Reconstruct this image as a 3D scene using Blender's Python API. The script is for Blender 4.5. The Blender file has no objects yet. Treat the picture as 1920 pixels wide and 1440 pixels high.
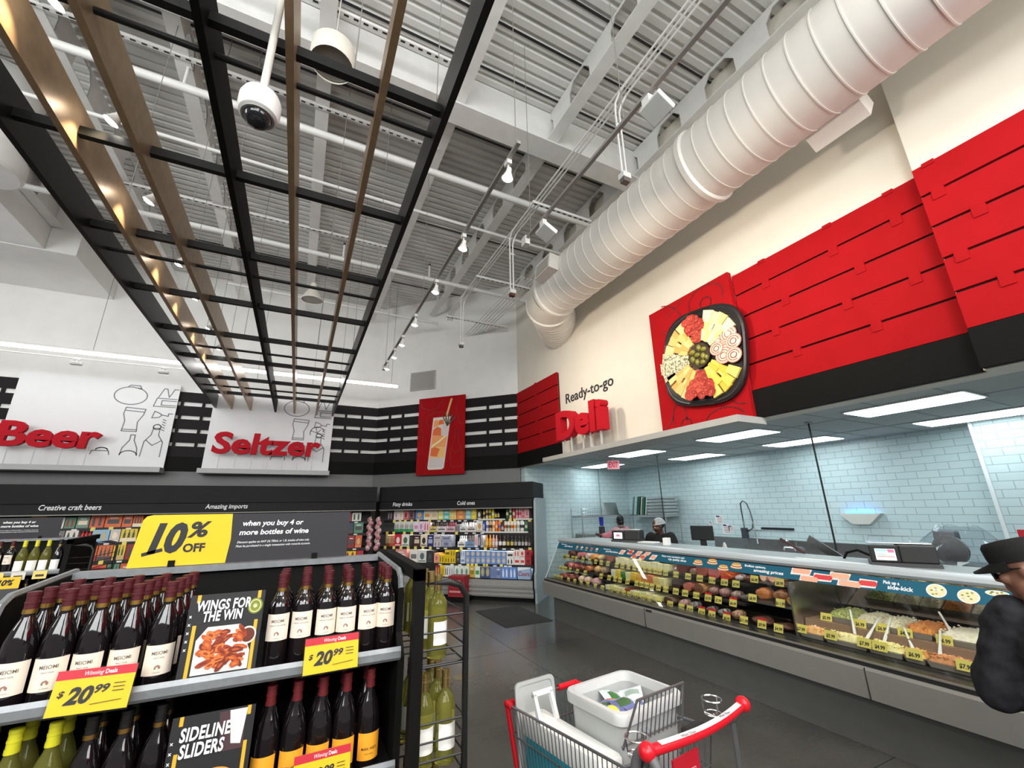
import bpy, bmesh, math, random
from mathutils import Matrix, Vector, Euler
R = math.radians
PI = math.pi
rnd = random.Random(7)
S = bpy.context.scene
COL = S.collection

# ------------------------------------------------------------------ camera
cam_d = bpy.data.cameras.new('camera'); cam = bpy.data.objects.new('camera', cam_d); COL.objects.link(cam)
def cam_matrix(yaw, p, r):
    f = Vector((math.sin(yaw)*math.cos(p), math.cos(yaw)*math.cos(p), math.sin(p)))
    ri = Vector((math.cos(yaw), -math.sin(yaw), 0)); up = ri.cross(f)
    r2 = ri*math.cos(r) + up*math.sin(r); u2 = -ri*math.sin(r) + up*math.cos(r)
    m = Matrix((r2, u2, -f)).transposed().to_4x4()
    m.translation = (0, 0, 1.85)
    return m
cam.matrix_world = cam_matrix(R(26.504), R(16.676), R(-.995))
cam_d.sensor_fit = 'HORIZONTAL'; cam_d.sensor_width = 36; cam_d.lens = 787.8/1920*36
cam_d.clip_start = .02; cam_d.clip_end = 100
S.camera = cam

# ------------------------------------------------------------------ world, exposure
w = bpy.data.worlds.new('store_ambient'); S.world = w; w.use_nodes = True
w.node_tree.nodes['Background'].inputs[0].default_value = (1, .99, .97, 1)
w.node_tree.nodes['Background'].inputs[1].default_value = .36
vs = S.view_settings
S.display_settings.display_device = 'sRGB'
vs.view_transform = 'Standard'; vs.look = 'None'; vs.gamma = 1; vs.use_curve_mapping = False
vs.exposure = 0.0

# ------------------------------------------------------------------ store lights (bays, wall washers), added fill lights
def area(name, loc, sx, sy, power, color, target=None):
    l = bpy.data.lights.new(name, 'AREA'); l.shape = 'RECTANGLE'; l.size = sx; l.size_y = sy
    l.energy = power; l.color = color
    o = bpy.data.objects.new(name, l); COL.objects.link(o); o.location = loc
    if target is not None:
        o.rotation_euler = (Vector(target)-Vector(loc)).to_track_quat('-Z', 'Y').to_euler()
    return o
def spot(name, loc, target, power, color, ang=50, blend=.5, rad=.03):
    l = bpy.data.lights.new(name, 'SPOT'); l.energy = power; l.color = color
    l.spot_size = R(ang); l.spot_blend = blend; l.shadow_soft_size = rad
    o = bpy.data.objects.new(name, l); COL.objects.link(o); o.location = loc
    o.rotation_euler = (Vector(target)-Vector(loc)).to_track_quat('-Z', 'Y').to_euler()
    return o
WARM = (1, .87, .70); NEUT = (1, .97, .93); COOL = (.80, .97, 1.0)
for i, (x, y) in enumerate([(-5, -3), (0, -4), (-5.5, 2), (2.3, -1.0)]):
    area('store_bay_light', (x, y, 6.0), 1.2, 1.2, 165, NEUT)
for y in (1.77, 3.38, 6.0):
    o = area('wall_washer_light', (2.24, y+.02, 4.66), .30, .12, 25 if y > 2 else 18, WARM, (4.9, y+.4, 3.7)); o.data.spread = R(118)
# fill lights added out of view, aimed up to brighten the ceiling
area('ceiling_fill_light', (-2.5, -3.2, 4.6), 6, 3, 600, (.96, 1, .99), (-.5, 9.0, 8.0))
area('ceiling_fill_light', (3.2, -3.4, 4.6), 3, 3, 250, (.96, 1, .99), (1.2, 9.0, 8.0))
area('ceiling_fill_light', (-8.0, 2.0, 4.6), 3, 3, 300, (.96, 1, .99), (0, 10, 8.0))
for x in (-2.2, -.2, 1.6): area('wine_fill_light', (x, -1.6, 5.2), .10, 3.2, 12, (1, .98, .95), (x-.1, 1.6, 1.2))  # added strips that brighten the wine labels and glint on the bottles

# ------------------------------------------------------------------ materials
MATS = {}
def mat(name, col, rough=.55, metal=0, noise=.06, scale=8, spec=.5, emit=0, bump=0, alpha=1):
    if name in MATS: return MATS[name]
    m = bpy.data.materials.new(name); m.use_nodes = True
    nt = m.node_tree; b = nt.nodes['Principled BSDF']
    b.inputs['Roughness'].default_value = rough; b.inputs['Metallic'].default_value = metal
    b.inputs['Specular IOR Level'].default_value = spec
    c = (*col, 1)
    if noise > 0 or bump:
        tc = nt.nodes.new('ShaderNodeTexCoord'); n = nt.nodes.new('ShaderNodeTexNoise')
        n.inputs['Scale'].default_value = scale; n.inputs['Detail'].default_value = 4
        nt.links.new(tc.outputs['Object'], n.inputs['Vector'])
        if noise > 0:
            r = nt.nodes.new('ShaderNodeValToRGB')
            r.color_ramp.elements[0].position = .3; r.color_ramp.elements[1].position = .7
            r.color_ramp.elements[0].color = (*[max(0, v*(1-noise)) for v in col], 1)
            r.color_ramp.elements[1].color = (*[min(1, v*(1+noise)) for v in col], 1)
            nt.links.new(n.outputs['Fac'], r.inputs['Fac']); nt.links.new(r.outputs['Color'], b.inputs['Base Color'])
        else: b.inputs['Base Color'].default_value = c
        if bump:
            bp = nt.nodes.new('ShaderNodeBump'); bp.inputs['Strength'].default_value = bump
            nt.links.new(n.outputs['Fac'], bp.inputs['Height']); nt.links.new(bp.outputs['Normal'], b.inputs['Normal'])
    else: b.inputs['Base Color'].default_value = c
    if emit:
        b.inputs['Emission Color'].default_value = c; b.inputs['Emission Strength'].default_value = emit
    m.diffuse_color = c
    MATS[name] = m
    return m
def M(r, g, b, rough=.55, metal=0, noise=0):
    """plain paint or print colour from 8 bit sRGB"""
    k = 'paint_%d_%d_%d_%d_%d' % (r, g, b, rough*100, metal*100)
    lin = lambda v: (v/255/12.92 if v/255 <= .04045 else ((v/255+.055)/1.055)**2.4)
    return mat(k, (lin(r), lin(g), lin(b)), rough, metal, noise)
def brick(name, c1, c2, mortar, bw, bh, ms, rough=.25, coord='Object', rot=None):
    m = bpy.data.materials.new(name); m.use_nodes = True; nt = m.node_tree; b = nt.nodes['Principled BSDF']
    tc = nt.nodes.new('ShaderNodeTexCoord'); mp = nt.nodes.new('ShaderNodeMapping')
    if rot: mp.inputs['Rotation'].default_value = rot
    br = nt.nodes.new('ShaderNodeTexBrick')
    br.inputs['Color1'].default_value = (*c1, 1); br.inputs['Color2'].default_value = (*c2, 1); br.inputs['Mortar'].default_value = (*mortar, 1)
    br.inputs['Scale'].default_value = 1; br.inputs['Brick Width'].default_value = bw; br.inputs['Row Height'].default_value = bh
    br.inputs['Mortar Size'].default_value = ms; br.inputs['Mortar Smooth'].default_value = .1
    nt.links.new(tc.outputs[coord], mp.inputs['Vector']); nt.links.new(mp.outputs['Vector'], br.inputs['Vector'])
    nt.links.new(br.outputs['Color'], b.inputs['Base Color']); b.inputs['Roughness'].default_value = rough
    bp = nt.nodes.new('ShaderNodeBump'); bp.inputs['Strength'].default_value = .15; bp.invert = True
    nt.links.new(br.outputs['Fac'], bp.inputs['Height']); nt.links.new(bp.outputs['Normal'], b.inputs['Normal'])
    return m
def glass_thin(name, tint=(1, 1, 1), ior=1.45, refl=1.0, base=.0):
    m = bpy.data.materials.new(name); m.use_nodes = True; nt = m.node_tree
    nt.nodes.remove(nt.nodes['Principled BSDF']); out = nt.nodes['Material Output']
    t = nt.nodes.new('ShaderNodeBsdfTransparent'); t.inputs[0].default_value = (*tint, 1)
    g = nt.nodes.new('ShaderNodeBsdfGlossy'); g.inputs['Roughness'].default_value = .02
    f = nt.nodes.new('ShaderNodeFresnel'); ge = nt.nodes.new('ShaderNodeNewGeometry'); mr = nt.nodes.new('ShaderNodeMapRange')
    mr.inputs['To Min'].default_value = ior; mr.inputs['To Max'].default_value = 1/ior      # a thin sheet reflects alike from both faces
    nt.links.new(ge.outputs['Backfacing'], mr.inputs['Value']); nt.links.new(mr.outputs[0], f.inputs['IOR'])
    mx = nt.nodes.new('ShaderNodeMixShader')
    nt.links.new(f.outputs[0], mx.inputs[0]); nt.links.new(t.outputs[0], mx.inputs[1]); nt.links.new(g.outputs[0], mx.inputs[2])
    nt.links.new(mx.outputs[0], out.inputs[0])
    return m
def food(name, c1, c2, scale=30, rough=.5, bump=.3, vor=False):
    m = bpy.data.materials.new(name); m.use_nodes = True; nt = m.node_tree; b = nt.nodes['Principled BSDF']
    tc = nt.nodes.new('ShaderNodeTexCoord'); n = nt.nodes.new('ShaderNodeTexVoronoi' if vor else 'ShaderNodeTexNoise')
    n.inputs['Scale'].default_value = scale
    nt.links.new(tc.outputs['Object'], n.inputs['Vector'])
    r = nt.nodes.new('ShaderNodeValToRGB'); r.color_ramp.elements[0].position = .35; r.color_ramp.elements[1].position = .65
    r.color_ramp.elements[0].color = (*c1, 1); r.color_ramp.elements[1].color = (*c2, 1)
    src = n.outputs['Color'] if vor else n.outputs['Fac']
    nt.links.new(src, r.inputs['Fac']); nt.links.new(r.outputs['Color'], b.inputs['Base Color'])
    bp = nt.nodes.new('ShaderNodeBump'); bp.inputs['Strength'].default_value = bump
    nt.links.new(src, bp.inputs['Height']); nt.links.new(bp.outputs['Normal'], b.inputs['Normal'])
    b.inputs['Roughness'].default_value = rough
    return m

# ------------------------------------------------------------------ mesh builder
_txt = {}
def text_geo(s, bold=0, shear=0, align='LEFT', space=1.0):
    """vertices and faces of a flat line of lettering, cap height about 0.7, in the xy plane"""
    k = (s, bold, shear, align, space)
    if k not in _txt:
        c = bpy.data.curves.new('t', 'FONT'); c.body = s; c.size = 1; c.offset = bold; c.shear = shear
        c.align_x = align; c.resolution_u = 3; c.space_character = space; c.fill_mode = 'BOTH'
        o = bpy.data.objects.new('t', c); COL.objects.link(o)
        dg = bpy.context.evaluated_depsgraph_get(); me = o.evaluated_get(dg).to_mesh()
        v = [tuple(p.co) for p in me.vertices]; f = [tuple(p.vertices) for p in me.polygons]
        e = {}
        for p in f:
            for i in range(len(p)):
                a, b = p[i], p[(i+1) % len(p)]
                e[(a, b)] = 1
        border = [(a, b) for (a, b) in e if (b, a) not in e]
        _txt[k] = (v, f, border)
        o.to_mesh_clear(); bpy.data.objects.remove(o); bpy.data.curves.remove(c)
    return _txt[k]

class MB:
    def __init__(s): s.v = []; s.f = []; s.m = []; s.T = None
    def add(s, vs_, fs, m=0):
        o = len(s.v)
        if s.T is not None: vs_ = [tuple(s.T @ Vector(p)) for p in vs_]
        s.v += [tuple(p) for p in vs_]; s.f += [tuple(i+o for i in f) for f in fs]; s.m += [m]*len(fs)
        return s
    def box(s, x0, y0, z0, x1, y1, z1, m=0, bev=0):
        if bev:
            b = min(bev, (x1-x0)/2.2, (y1-y0)/2.2, (z1-z0)/2.2)
            bm = bmesh.new(); bmesh.ops.create_cube(bm, size=1)
            for v in bm.verts:
                v.co = Vector(((x0+x1)/2+v.co.x*(x1-x0), (y0+y1)/2+v.co.y*(y1-y0), (z0+z1)/2+v.co.z*(z1-z0)))
            bmesh.ops.bevel(bm, geom=bm.edges[:], offset=b, segments=2, profile=.5, affect='EDGES')
            bm.verts.index_update()
            s.add([v.co[:] for v in bm.verts], [[v.index for v in f.verts] for f in bm.faces], m); bm.free()
            return s
        return s.add([(x0, y0, z0), (x1, y0, z0), (x1, y1, z0), (x0, y1, z0), (x0, y0, z1), (x1, y0, z1), (x1, y1, z1), (x0, y1, z1)],
                     [(3, 2, 1, 0), (4, 5, 6, 7), (0, 1, 5, 4), (1, 2, 6, 5), (2, 3, 7, 6), (3, 0, 4, 7)], m)
    def bar(s, a, b, w, h, m=0, up=(0, 0, 1)):
        a = Vector(a); b = Vector(b); d = (b-a).normalized(); u = Vector(up)
        if abs(d.dot(u)) > .99: u = Vector((0, 1, 0))
        r = d.cross(u).normalized(); u = r.cross(d)
        c = [(-w/2, -h/2), (w/2, -h/2), (w/2, h/2), (-w/2, h/2)]
        vs_ = [a+r*x+u*y for x, y in c]+[b+r*x+u*y for x, y in c]
        return s.add(vs_, [(3, 2, 1, 0), (4, 5, 6, 7), (0, 1, 5, 4), (1, 2, 6, 5), (2, 3, 7, 6), (3, 0, 4, 7)], m)
    def tube(s, pts, r, n=8, m=0, closed=False, caps=True):
        pts = [Vector(p) for p in pts]; k = len(pts)
        rs = r if isinstance(r, (list, tuple)) else [r]*k
        rings = []; prev = None
        for i, p in enumerate(pts):
            if closed: d = pts[(i+1) % k]-pts[i-1]
            else: d = pts[min(i+1, k-1)]-pts[max(i-1, 0)]
            d.normalize()
            if prev is None:
                u = Vector((0, 0, 1)) if abs(d.z) < .9 else Vector((1, 0, 0))
            else: u = prev
            a = d.cross(u)
            if a.length < 1e-4: a = d.cross(Vector((0, 1, 0.3)))
            a.normalize(); b = a.cross(d).normalized(); prev = b
            rings.append([p+a*(rs[i]*math.cos(2*PI*j/n))+b*(rs[i]*math.sin(2*PI*j/n)) for j in range(n)])
        vs_ = [q for g in rings for q in g]; fs = []
        kk = k if closed else k-1
        for i in range(kk):
            i2 = (i+1) % k
            for j in range(n):
                j2 = (j+1) % n
                fs.append((i*n+j, i*n+j2, i2*n+j2, i2*n+j))
        if caps and not closed:
            fs.append(tuple(range(n-1, -1, -1))); fs.append(tuple((k-1)*n+j for j in range(n)))
        return s.add(vs_, fs, m)
    def cyl(s, a, b, r, n=12, m=0, r2=None, caps=True):
        return s.tube([a, b], [r, r if r2 is None else r2], n, m, caps=caps)
    def lathe(s, prof, n=16, o=(0, 0, 0), m=0, caps=True):
        vs_ = []; fs = []; k = len(prof)
        for r, z in prof:
            for j in range(n):
                a = 2*PI*j/n; vs_.append((o[0]+r*math.cos(a), o[1]+r*math.sin(a), o[2]+z))
        for i in range(k-1):
            for j in range(n):
                j2 = (j+1) % n; fs.append((i*n+j, i*n+j2, (i+1)*n+j2, (i+1)*n+j))
        if caps:
            fs.append(tuple(range(n-1, -1, -1))); fs.append(tuple((k-1)*n+j for j in range(n)))
        return s.add(vs_, fs, m)
    def sphere(s, c, r, n=10, m=0, half=False):
        if not isinstance(r, (tuple, list)): r = (r, r, r)
        k = max(4, n//2); vs_ = []; fs = []
        lo = 0 if half else -PI/2
        for i in range(k+1):
            t = lo+(PI/2-lo)*i/k; cr = max(math.cos(t), .001)
            for j in range(n):
                a = 2*PI*j/n; vs_.append((c[0]+r[0]*cr*math.cos(a), c[1]+r[1]*cr*math.sin(a), c[2]+r[2]*math.sin(t)))
        for i in range(k):
            for j in range(n):
                j2 = (j+1) % n; fs.append((i*n+j, i*n+j2, (i+1)*n+j2, (i+1)*n+j))
        return s.add(vs_, fs, m)
    def prism(s, poly, y0, y1, m=0, plane='xz'):
        """polygon (a,b) in the named plane, extruded along the third axis"""
        n = len(poly)
        if plane == 'xz': P3 = lambda p, t: (p[0], t, p[1])
        elif plane == 'xy': P3 = lambda p, t: (p[0], p[1], t)
        else: P3 = lambda p, t: (t, p[0], p[1])
        vs_ = [P3(p, y0) for p in poly]+[P3(p, y1) for p in poly]
        fs = [tuple(range(n)), tuple(range(2*n-1, n-1, -1))]+[(i, i+n, (i+1) % n+n, (i+1) % n) for i in range(n)]
        return s.add(vs_, fs, m)
    def quad(s, pts, m=0): return s.add(pts, [tuple(range(len(pts)))], m)
    def text(s, t, x, z, size, y=0, depth=.002, bold=.02, shear=0, m=0, align='LEFT', sx=1.0, space=1.0, rot=0):
        """lettering facing -y, baseline start at (x, z)"""
        v, f, e = text_geo(t, bold, shear, align, space); n = len(v)
        cr, sr = math.cos(rot), math.sin(rot)
        q = [(x+(a*sx*cr-b*sr)*size, z+(a*sx*sr+b*cr)*size) for a, b, _ in v]
        vs_ = [(a, y-depth, b) for a, b in q]+[(a, y, b) for a, b in q]
        fs = list(f)+[(b, a, a+n, b+n) for a, b in e]
        return s.add(vs_, fs, m)
    def line(s, pts, wid, y, m=0, depth=.002):
        """a drawn stroke facing -y through (x,z) points"""
        for (a, b), (c, d) in zip(pts, pts[1:]):
            L = math.hypot(c-a, d-b)
            if L < 1e-6: continue
            nx, nz = -(d-b)/L*wid/2, (c-a)/L*wid/2
            ex, ez = (c-a)/L*wid*.3, (d-b)/L*wid*.3
            s.quad([(a+nx-ex, y-depth, b+nz-ez), (a-nx-ex, y-depth, b-nz-ez), (c-nx+ex, y-depth, d-nz+ez), (c+nx+ex, y-depth, d+nz+ez)], m)
        return s
    def ell(s, cx, cz, rx, rz, wid, y, m=0, a0=0, a1=360, n=20):
        return s.line([(cx+rx*math.cos(R(a0+(a1-a0)*i/n)), cz+rz*math.sin(R(a0+(a1-a0)*i/n))) for i in range(n+1)], wid, y, m)
    def disc(s, cx, cz, rx, rz, y, m=0, n=18):
        return s.quad([(cx+rx*math.cos(-2*PI*i/n), y, cz+rz*math.sin(-2*PI*i/n)) for i in range(n)][::-1], m)
    def build(s, name, mats, parent=None, loc=None, rz=None, smooth=None):
        me = bpy.data.meshes.new(name); me.from_pydata(s.v, [], s.f)
        if not isinstance(mats, (list, tuple)): mats = [mats]
        for x in mats: me.materials.append(x)
        if len(mats) > 1: me.polygons.foreach_set('material_index', s.m)
        me.update()
        bm = bmesh.new(); bm.from_mesh(me); bmesh.ops.recalc_face_normals(bm, faces=bm.faces[:]); bm.to_mesh(me); bm.free()
        if smooth:
            me.polygons.foreach_set('use_smooth', [True]*len(me.polygons)); me.set_sharp_from_angle(angle=R(smooth))
        o = bpy.data.objects.new(name, me); COL.objects.link(o)
        if parent is not None: o.parent = parent
        if loc is not None: o.location = loc
        if rz is not None: o.rotation_euler = (0, 0, rz)
        return o
def tag(o, label, cat, group=None, kind=None):
    o['label'] = label; o['category'] = cat
    if group: o['group'] = group
    if kind: o['kind'] = kind
    return o
def struct(o): o['kind'] = 'structure'; return o
def thing(name, label, cat, loc=(0, 0, 0), rz=0, group=None):
    o = bpy.data.objects.new(name, None); COL.objects.link(o); o.empty_display_size = .1
    o.location = loc; o.rotation_euler = (0, 0, rz)
    return tag(o, label, cat, group)
def dup(root, loc, rz=None, label=None, group=None, parent=None):
    r = root.copy(); COL.objects.link(r); r.location = loc
    if rz is not None: r.rotation_euler = (0, 0, rz)
    if label: r['label'] = label
    if group: r['group'] = group
    if parent is not None: r.parent = parent
    for ch in list(root.children):
        c = ch.copy(); COL.objects.link(c); c.parent = r
        for g in list(ch.children):
            d = g.copy(); COL.objects.link(d); d.parent = c
    return r
ORD = ('first second third fourth fifth sixth seventh eighth ninth tenth eleventh twelfth thirteenth fourteenth fifteenth sixteenth seventeenth '
       'eighteenth nineteenth twentieth').split()
ORD += ['twenty-'+o for o in ORD[:9]]+['thirtieth']+['thirty-'+o for o in ORD[:9]]+['fortieth']+['forty-'+o for o in ORD[:9]]

white = mat('white_paint', (.78, .77, .75), .6, noise=.03, scale=3)
steelwhite = mat('white_painted_steel', (.70, .69, .67), .5, noise=.05, scale=5)
deckm = mat('grey_deck_paint', (.60, .595, .57), .6, noise=.06, scale=2)
black = mat('black_paint', (.0045, .0043, .004), .65, spec=.12, noise=.1)
blackm = mat('black_metal', (.008, .008, .008), .4, .0, noise=.1, spec=.35)
char = mat('charcoal_panel', (.011, .011, .013), .6, spec=.2, noise=.08, scale=4)
dark = mat('dark_case_interior', (.010, .009, .009), .5, noise=.1)
grey = mat('grey_paint', (.20, .20, .20), .5, noise=.04)
casegrey = mat('grey_case_panel', (.27, .265, .25), .45, noise=.04, scale=20)
steel = mat('stainless_steel', (.55, .55, .55), .28, 1, noise=.08, scale=20)
chrome = mat('chrome_wire', (.7, .7, .7), .18, 1, noise=0)
redp = mat('red_panel', (.35, .006, .009), .7, noise=.05, scale=4, spec=.08)
redl = mat('red_letter', (.46, .008, .018), .6, noise=.04, spec=.12)
yellow = mat('yellow_card', (.80, .62, .02), .5, noise=.03)
paper = mat('white_paper', (.8, .79, .75), .6, noise=.03)
ink = mat('black_ink', (.012, .012, .014), .5, noise=0)
whink = mat('white_print', (.85, .85, .85), .5, noise=0)
# ================================================================== SETTING
def floor_mat():
    m = bpy.data.materials.new('polished_concrete'); m.use_nodes = True; nt = m.node_tree; b = nt.nodes['Principled BSDF']
    tc = nt.nodes.new('ShaderNodeTexCoord'); n = nt.nodes.new('ShaderNodeTexNoise'); n2 = nt.nodes.new('ShaderNodeTexNoise')
    n.inputs['Scale'].default_value = .9; n.inputs['Detail'].default_value = 8; n2.inputs['Scale'].default_value = 25; n2.inputs['Detail'].default_value = 3
    r = nt.nodes.new('ShaderNodeValToRGB')
    r.color_ramp.elements[0].position = .35; r.color_ramp.elements[1].position = .72
    r.color_ramp.elements[0].color = (.046, .045, .041, 1); r.color_ramp.elements[1].color = (.088, .085, .076, 1)
    mx = nt.nodes.new('ShaderNodeMath'); mx.operation = 'MULTIPLY_ADD'; mx.inputs[1].default_value = .25
    nt.links.new(tc.outputs['Object'], n.inputs['Vector']); nt.links.new(tc.outputs['Object'], n2.inputs['Vector'])
    nt.links.new(n2.outputs['Fac'], mx.inputs[0]); nt.links.new(n.outputs['Fac'], mx.inputs[2]); nt.links.new(mx.outputs[0], r.inputs['Fac'])
    nt.links.new(r.outputs['Color'], b.inputs['Base Color'])
    rr = nt.nodes.new('ShaderNodeMapRange'); rr.inputs['To Min'].default_value = .12; rr.inputs['To Max'].default_value = .3
    nt.links.new(n.outputs['Fac'], rr.inputs['Value']); nt.links.new(rr.outputs[0], b.inputs['Roughness'])
    return m
fm = MB(); fm.box(-12, -8, -.12, 9.5, 13.2, 0)
for x in (1.0, 2.9): fm.box(x, -8, -.001, x+.006, 12, .0006, 1)
for y in (2.2, 5.9): fm.box(-12, y, -.001, 4.3, y+.006, .0006, 1)
struct(fm.build('floor', [floor_mat(), M(38, 36, 33)]))

b = MB(); per = .155; y = -7.0; prof = []
while y < 13.2:
    prof += [(y, 7.99), (y+.085, 7.99), (y+.104, 8.03), (y+.136, 8.03)]; y += per
vs_ = []; fs = []
for (yy, z) in prof: vs_ += [(-12, yy, z), (9.5, yy, z)]
for i in range(len(prof)-1): fs.append((2*i, 2*i+1, 2*i+3, 2*i+2))
b.add(vs_, fs)
b.box(-12, -7, 8.06, 9.5, 13.2, 8.15)
for yy in (2.9, 3.53, 4.16, 5.3, 7.9, 10.7): b.box(-12, yy, 7.975, 9.5, yy+.03, 7.989, 1)
struct(b.build('ceiling', [deckm, M(25, 25, 25)]))

lower = mat('grey_lower_wall', (.16, .16, .16), .5, noise=.04)
b = MB(); b.box(-12, 12.55, 0, 1.87, 12.75, 2.95, 1); b.box(-12, 12.55, 2.95, 1.87, 12.75, 8.0)
struct(b.build('wall_back', [white, lower]))
b = MB(); b.box(-4.95, 1.0, 0, -.57, 1.2, 2.95, 1); b.box(-4.95, 1.0, 2.95, -.57, 1.2, 8.0)
struct(b.build('wall_corner', [white, lower], loc=(4.61, 8.365, 0), rz=-PI/4))
struct(MB().box(4.9, 1.18, 2.85, 5.1, 9.55, 8.0).build('wall_right', mat('cream_wall', (.74, .69, .60), .6, noise=.02, scale=3)))
struct(MB().box(4.78, -7, 2.85, 5.1, 1.18, 8.0).build('wall_right_step', MATS['cream_wall']))

tile = brick('subway_tile_x', (.55, .68, .70), (.59, .71, .73), (.36, .44, .46), .26, .105, .005, rot=(0, PI/2, PI/2))
tile2 = brick('subway_tile_y', (.54, .67, .69), (.58, .70, .72), (.36, .44, .46), .26, .105, .005, rot=(PI/2, 0, 0))
struct(MB().box(8.4, -3, 0, 8.6, 9.7, 2.95).build('wall_kitchen_back', tile))
struct(MB().box(6.4, 9.55, 0, 8.6, 9.7, 2.95).build('wall_kitchen_end', tile2))
struct(MB().box(4.95, 9.3, 0, 6.4, 9.7, 2.95).build('wall_kitchen_pier', tile2))
struct(MB().box(8.1, -3, 0, 8.4, 2.28, 2.94).build('wall_kitchen_column', tile))
struct(MB().box(8.07, 2.27, 0, 8.13, 2.31, 2.9).build('trim_1', M(225, 232, 232)))
b = MB(); b.box(4.92, -3, 2.9, 8.6, 9.7, 2.95)
for x in (6.13, 7.35): b.box(x, -3, 2.895, x+.02, 9.6, 2.9, 1)
for k in range(20): b.box(4.95, -2.6+k*.61, 2.895, 8.4, -2.58+k*.61, 2.9, 1)
struct(b.build('ceiling_kitchen', [mat('kitchen_ceiling_tile', (.52, .54, .54), .8, noise=.03), M(150, 158, 158)]))

# ducts boxed in white board above the beer wall
tag(MB().box(-8, 10.5, 6.92, -4.57, 12.54, 7.96).build('boxed_duct', white), 'white boxed-in duct along the wall above the Beer sign', 'duct')
tag(MB().box(-7.5, 5.5, 6.94, -5.04, 10.48, 7.96).build('boxed_duct', white), 'white boxed-in duct running out from the wall, beside the trellis', 'duct')
tag(MB().lathe([(.42, 0), (.45, .03), (.45, .25), (.40, .28), (.40, 1.55)], 24).build('round_diffuser', steelwhite, loc=(-4.42, 7.3, 6.4), smooth=40), 'white round air diffuser beside the black trellis beam', 'diffuser')

# ------------------------------------------------------------------ roof steel
def roof_beam(x, y0, y1):
    t = thing('roof_beam', '', 'beam', (x, 0, 7.42), 0, 'castellated roof beams')
    MB().box(-.09, y0, 0, .09, y1, .018).build('bottom_flange', steelwhite, t)
    b = MB(); p = .95; n = int((y1-y0)/p)
    zb, zt, hb, ht = .018, .56, .05, .50; mid = .36
    for k in range(n):
        o = y0+k*p; c = p/2
        for sx in (-.006, .006):
            P3 = lambda q: [(sx, o+a, z) for a, z in q]
            b.quad(P3([(0, zb), (p, zb), (c+.24, hb), (c-.24, hb)])); b.quad(P3([(0, zt), (p, zt), (c+.13, ht), (c-.13, ht)]))
            b.quad(P3([(0, zb), (c-.24, hb), (c-.24, mid), (c-.13, ht), (0, zt)])); b.quad(P3([(p, zb), (c+.24, hb), (c+.24, mid), (c+.13, ht), (p, zt)]))
    b.build('web', steelwhite, t)
    return t
for i, x in enumerate((-6.4, -4.93, -3.33, -1.95, -.31, 1.42, 2.98, 4.72)):
    t = roof_beam(x, -3.5, 5.35 if x < -6 else 10.4 if x < -4.5 else 9.3 if x > 4 else 12.3 if x < 2 else 11.2)
    t['label'] = ('white steel roof beam with hexagonal holes, over the boxed duct', 'white roof beam with hexagonal holes, between duct and trellis',
        'white roof beam with hexagonal holes, just outside the black trellis beam', 'white roof beam with hexagonal holes, above the brown slats',
        'white roof beam with hexagonal holes, above the middle brown slat', 'white roof beam with hexagonal holes, along the trellis outer edge',
        'white roof beam with hexagonal holes, between spotlight track and conduits', 'white roof beam with hexagonal holes, above the round duct')[i]
g = thing('roof_girder', 'deep white steel girder crossing under the roof deck', 'girder', (0, 4.41, 7.2))
MB().box(-12, -.17, 0, 4.88, .17, .025).build('bottom_flange', steelwhite, g)
MB().box(-12, -.01, .025, 4.88, .01, .78).build('web', steelwhite, g)

def pipe(name, label, cat, pts, r, m=steelwhite, group=None, n=10):
    return tag(MB().tube(pts, r, n).build(name, m, smooth=50), label, cat, group)
pipe('sprinkler_pipe', 'thick white sprinkler pipe crossing above the trellis', 'pipe', [(-4.9, 5.45, 7.1), (4.85, 5.5, 7.1)], .055)
pipe('sprinkler_pipe', 'thin white pipe beside the thick sprinkler pipe', 'pipe', [(-4.9, 6.3, 7.0), (4.85, 6.42, 7.0)], .028)
pipe('sprinkler_pipe', 'thick white pipe near the far end of the spotlight track', 'pipe', [(-4.9, 8.62, 7.1), (4.85, 8.75, 7.1)], .05)
pipe('sprinkler_pipe', 'short white pipe close to the corner wall', 'pipe', [(-2, 10.45, 6.9), (3.0, 10.6, 6.9)], .035)
for i, (x, y) in enumerate(((-1.9, 5.45), (1.25, 5.5), (2.2, 8.7), (.3, 8.68))):
    t = thing('fire_sprinkler', ('white sprinkler head on the pipe above the brown slats', 'white sprinkler head on the thick pipe beside the track',
        'white sprinkler head between track and conduits', 'white sprinkler head above the far trellis')[i], 'sprinkler', (x, y, 7.15))
    MB().tube([(0, 0, 0), (0, 0, .3)], .018, 8).build('riser', steelwhite, t)
    MB().lathe([(.015, 0), (.03, .02), (.03, .03), (.012, .06)], 8, (0, 0, .3)).build('head', M(60, 55, 50), t)
def strut(name, label, x0, x1, y, z):
    b = MB(); b.box(x0, y-.025, z, x1, y+.025, z+.045)
    k = int((x1-x0)/.11)
    for i in range(k): b.box(x0+.03+i*.11, y-.012, z-.002, x0+.085+i*.11, y+.012, z, 1)
    return tag(b.build(name, [steelwhite, M(40, 40, 40)]), label, 'channel')
strut('slotted_channel', 'slotted white steel channel beside the roof girder', -6, 1.4, 5.31, 7.4)
strut('slotted_channel', 'slotted white steel channel above the far trellis', -4, 1.4, 8.33, 7.4)
strut('slotted_channel', 'slotted white channel close to the roof deck on the near side of the girder', -1.5, 1.4, 3.95, 7.45)
strut('slotted_channel', 'slotted channel hanging the conduits beside the girder', 2.85, 4.0, 4.87, 6.56)
strut('slotted_channel', 'slotted channel hanging the conduits beside the duct elbow', 2.85, 4.2, 7.33, 6.56)
strut('slotted_channel', 'slotted channel hanging the conduits at the corner wall', 2.85, 4.6, 9.4, 6.56)
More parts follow.
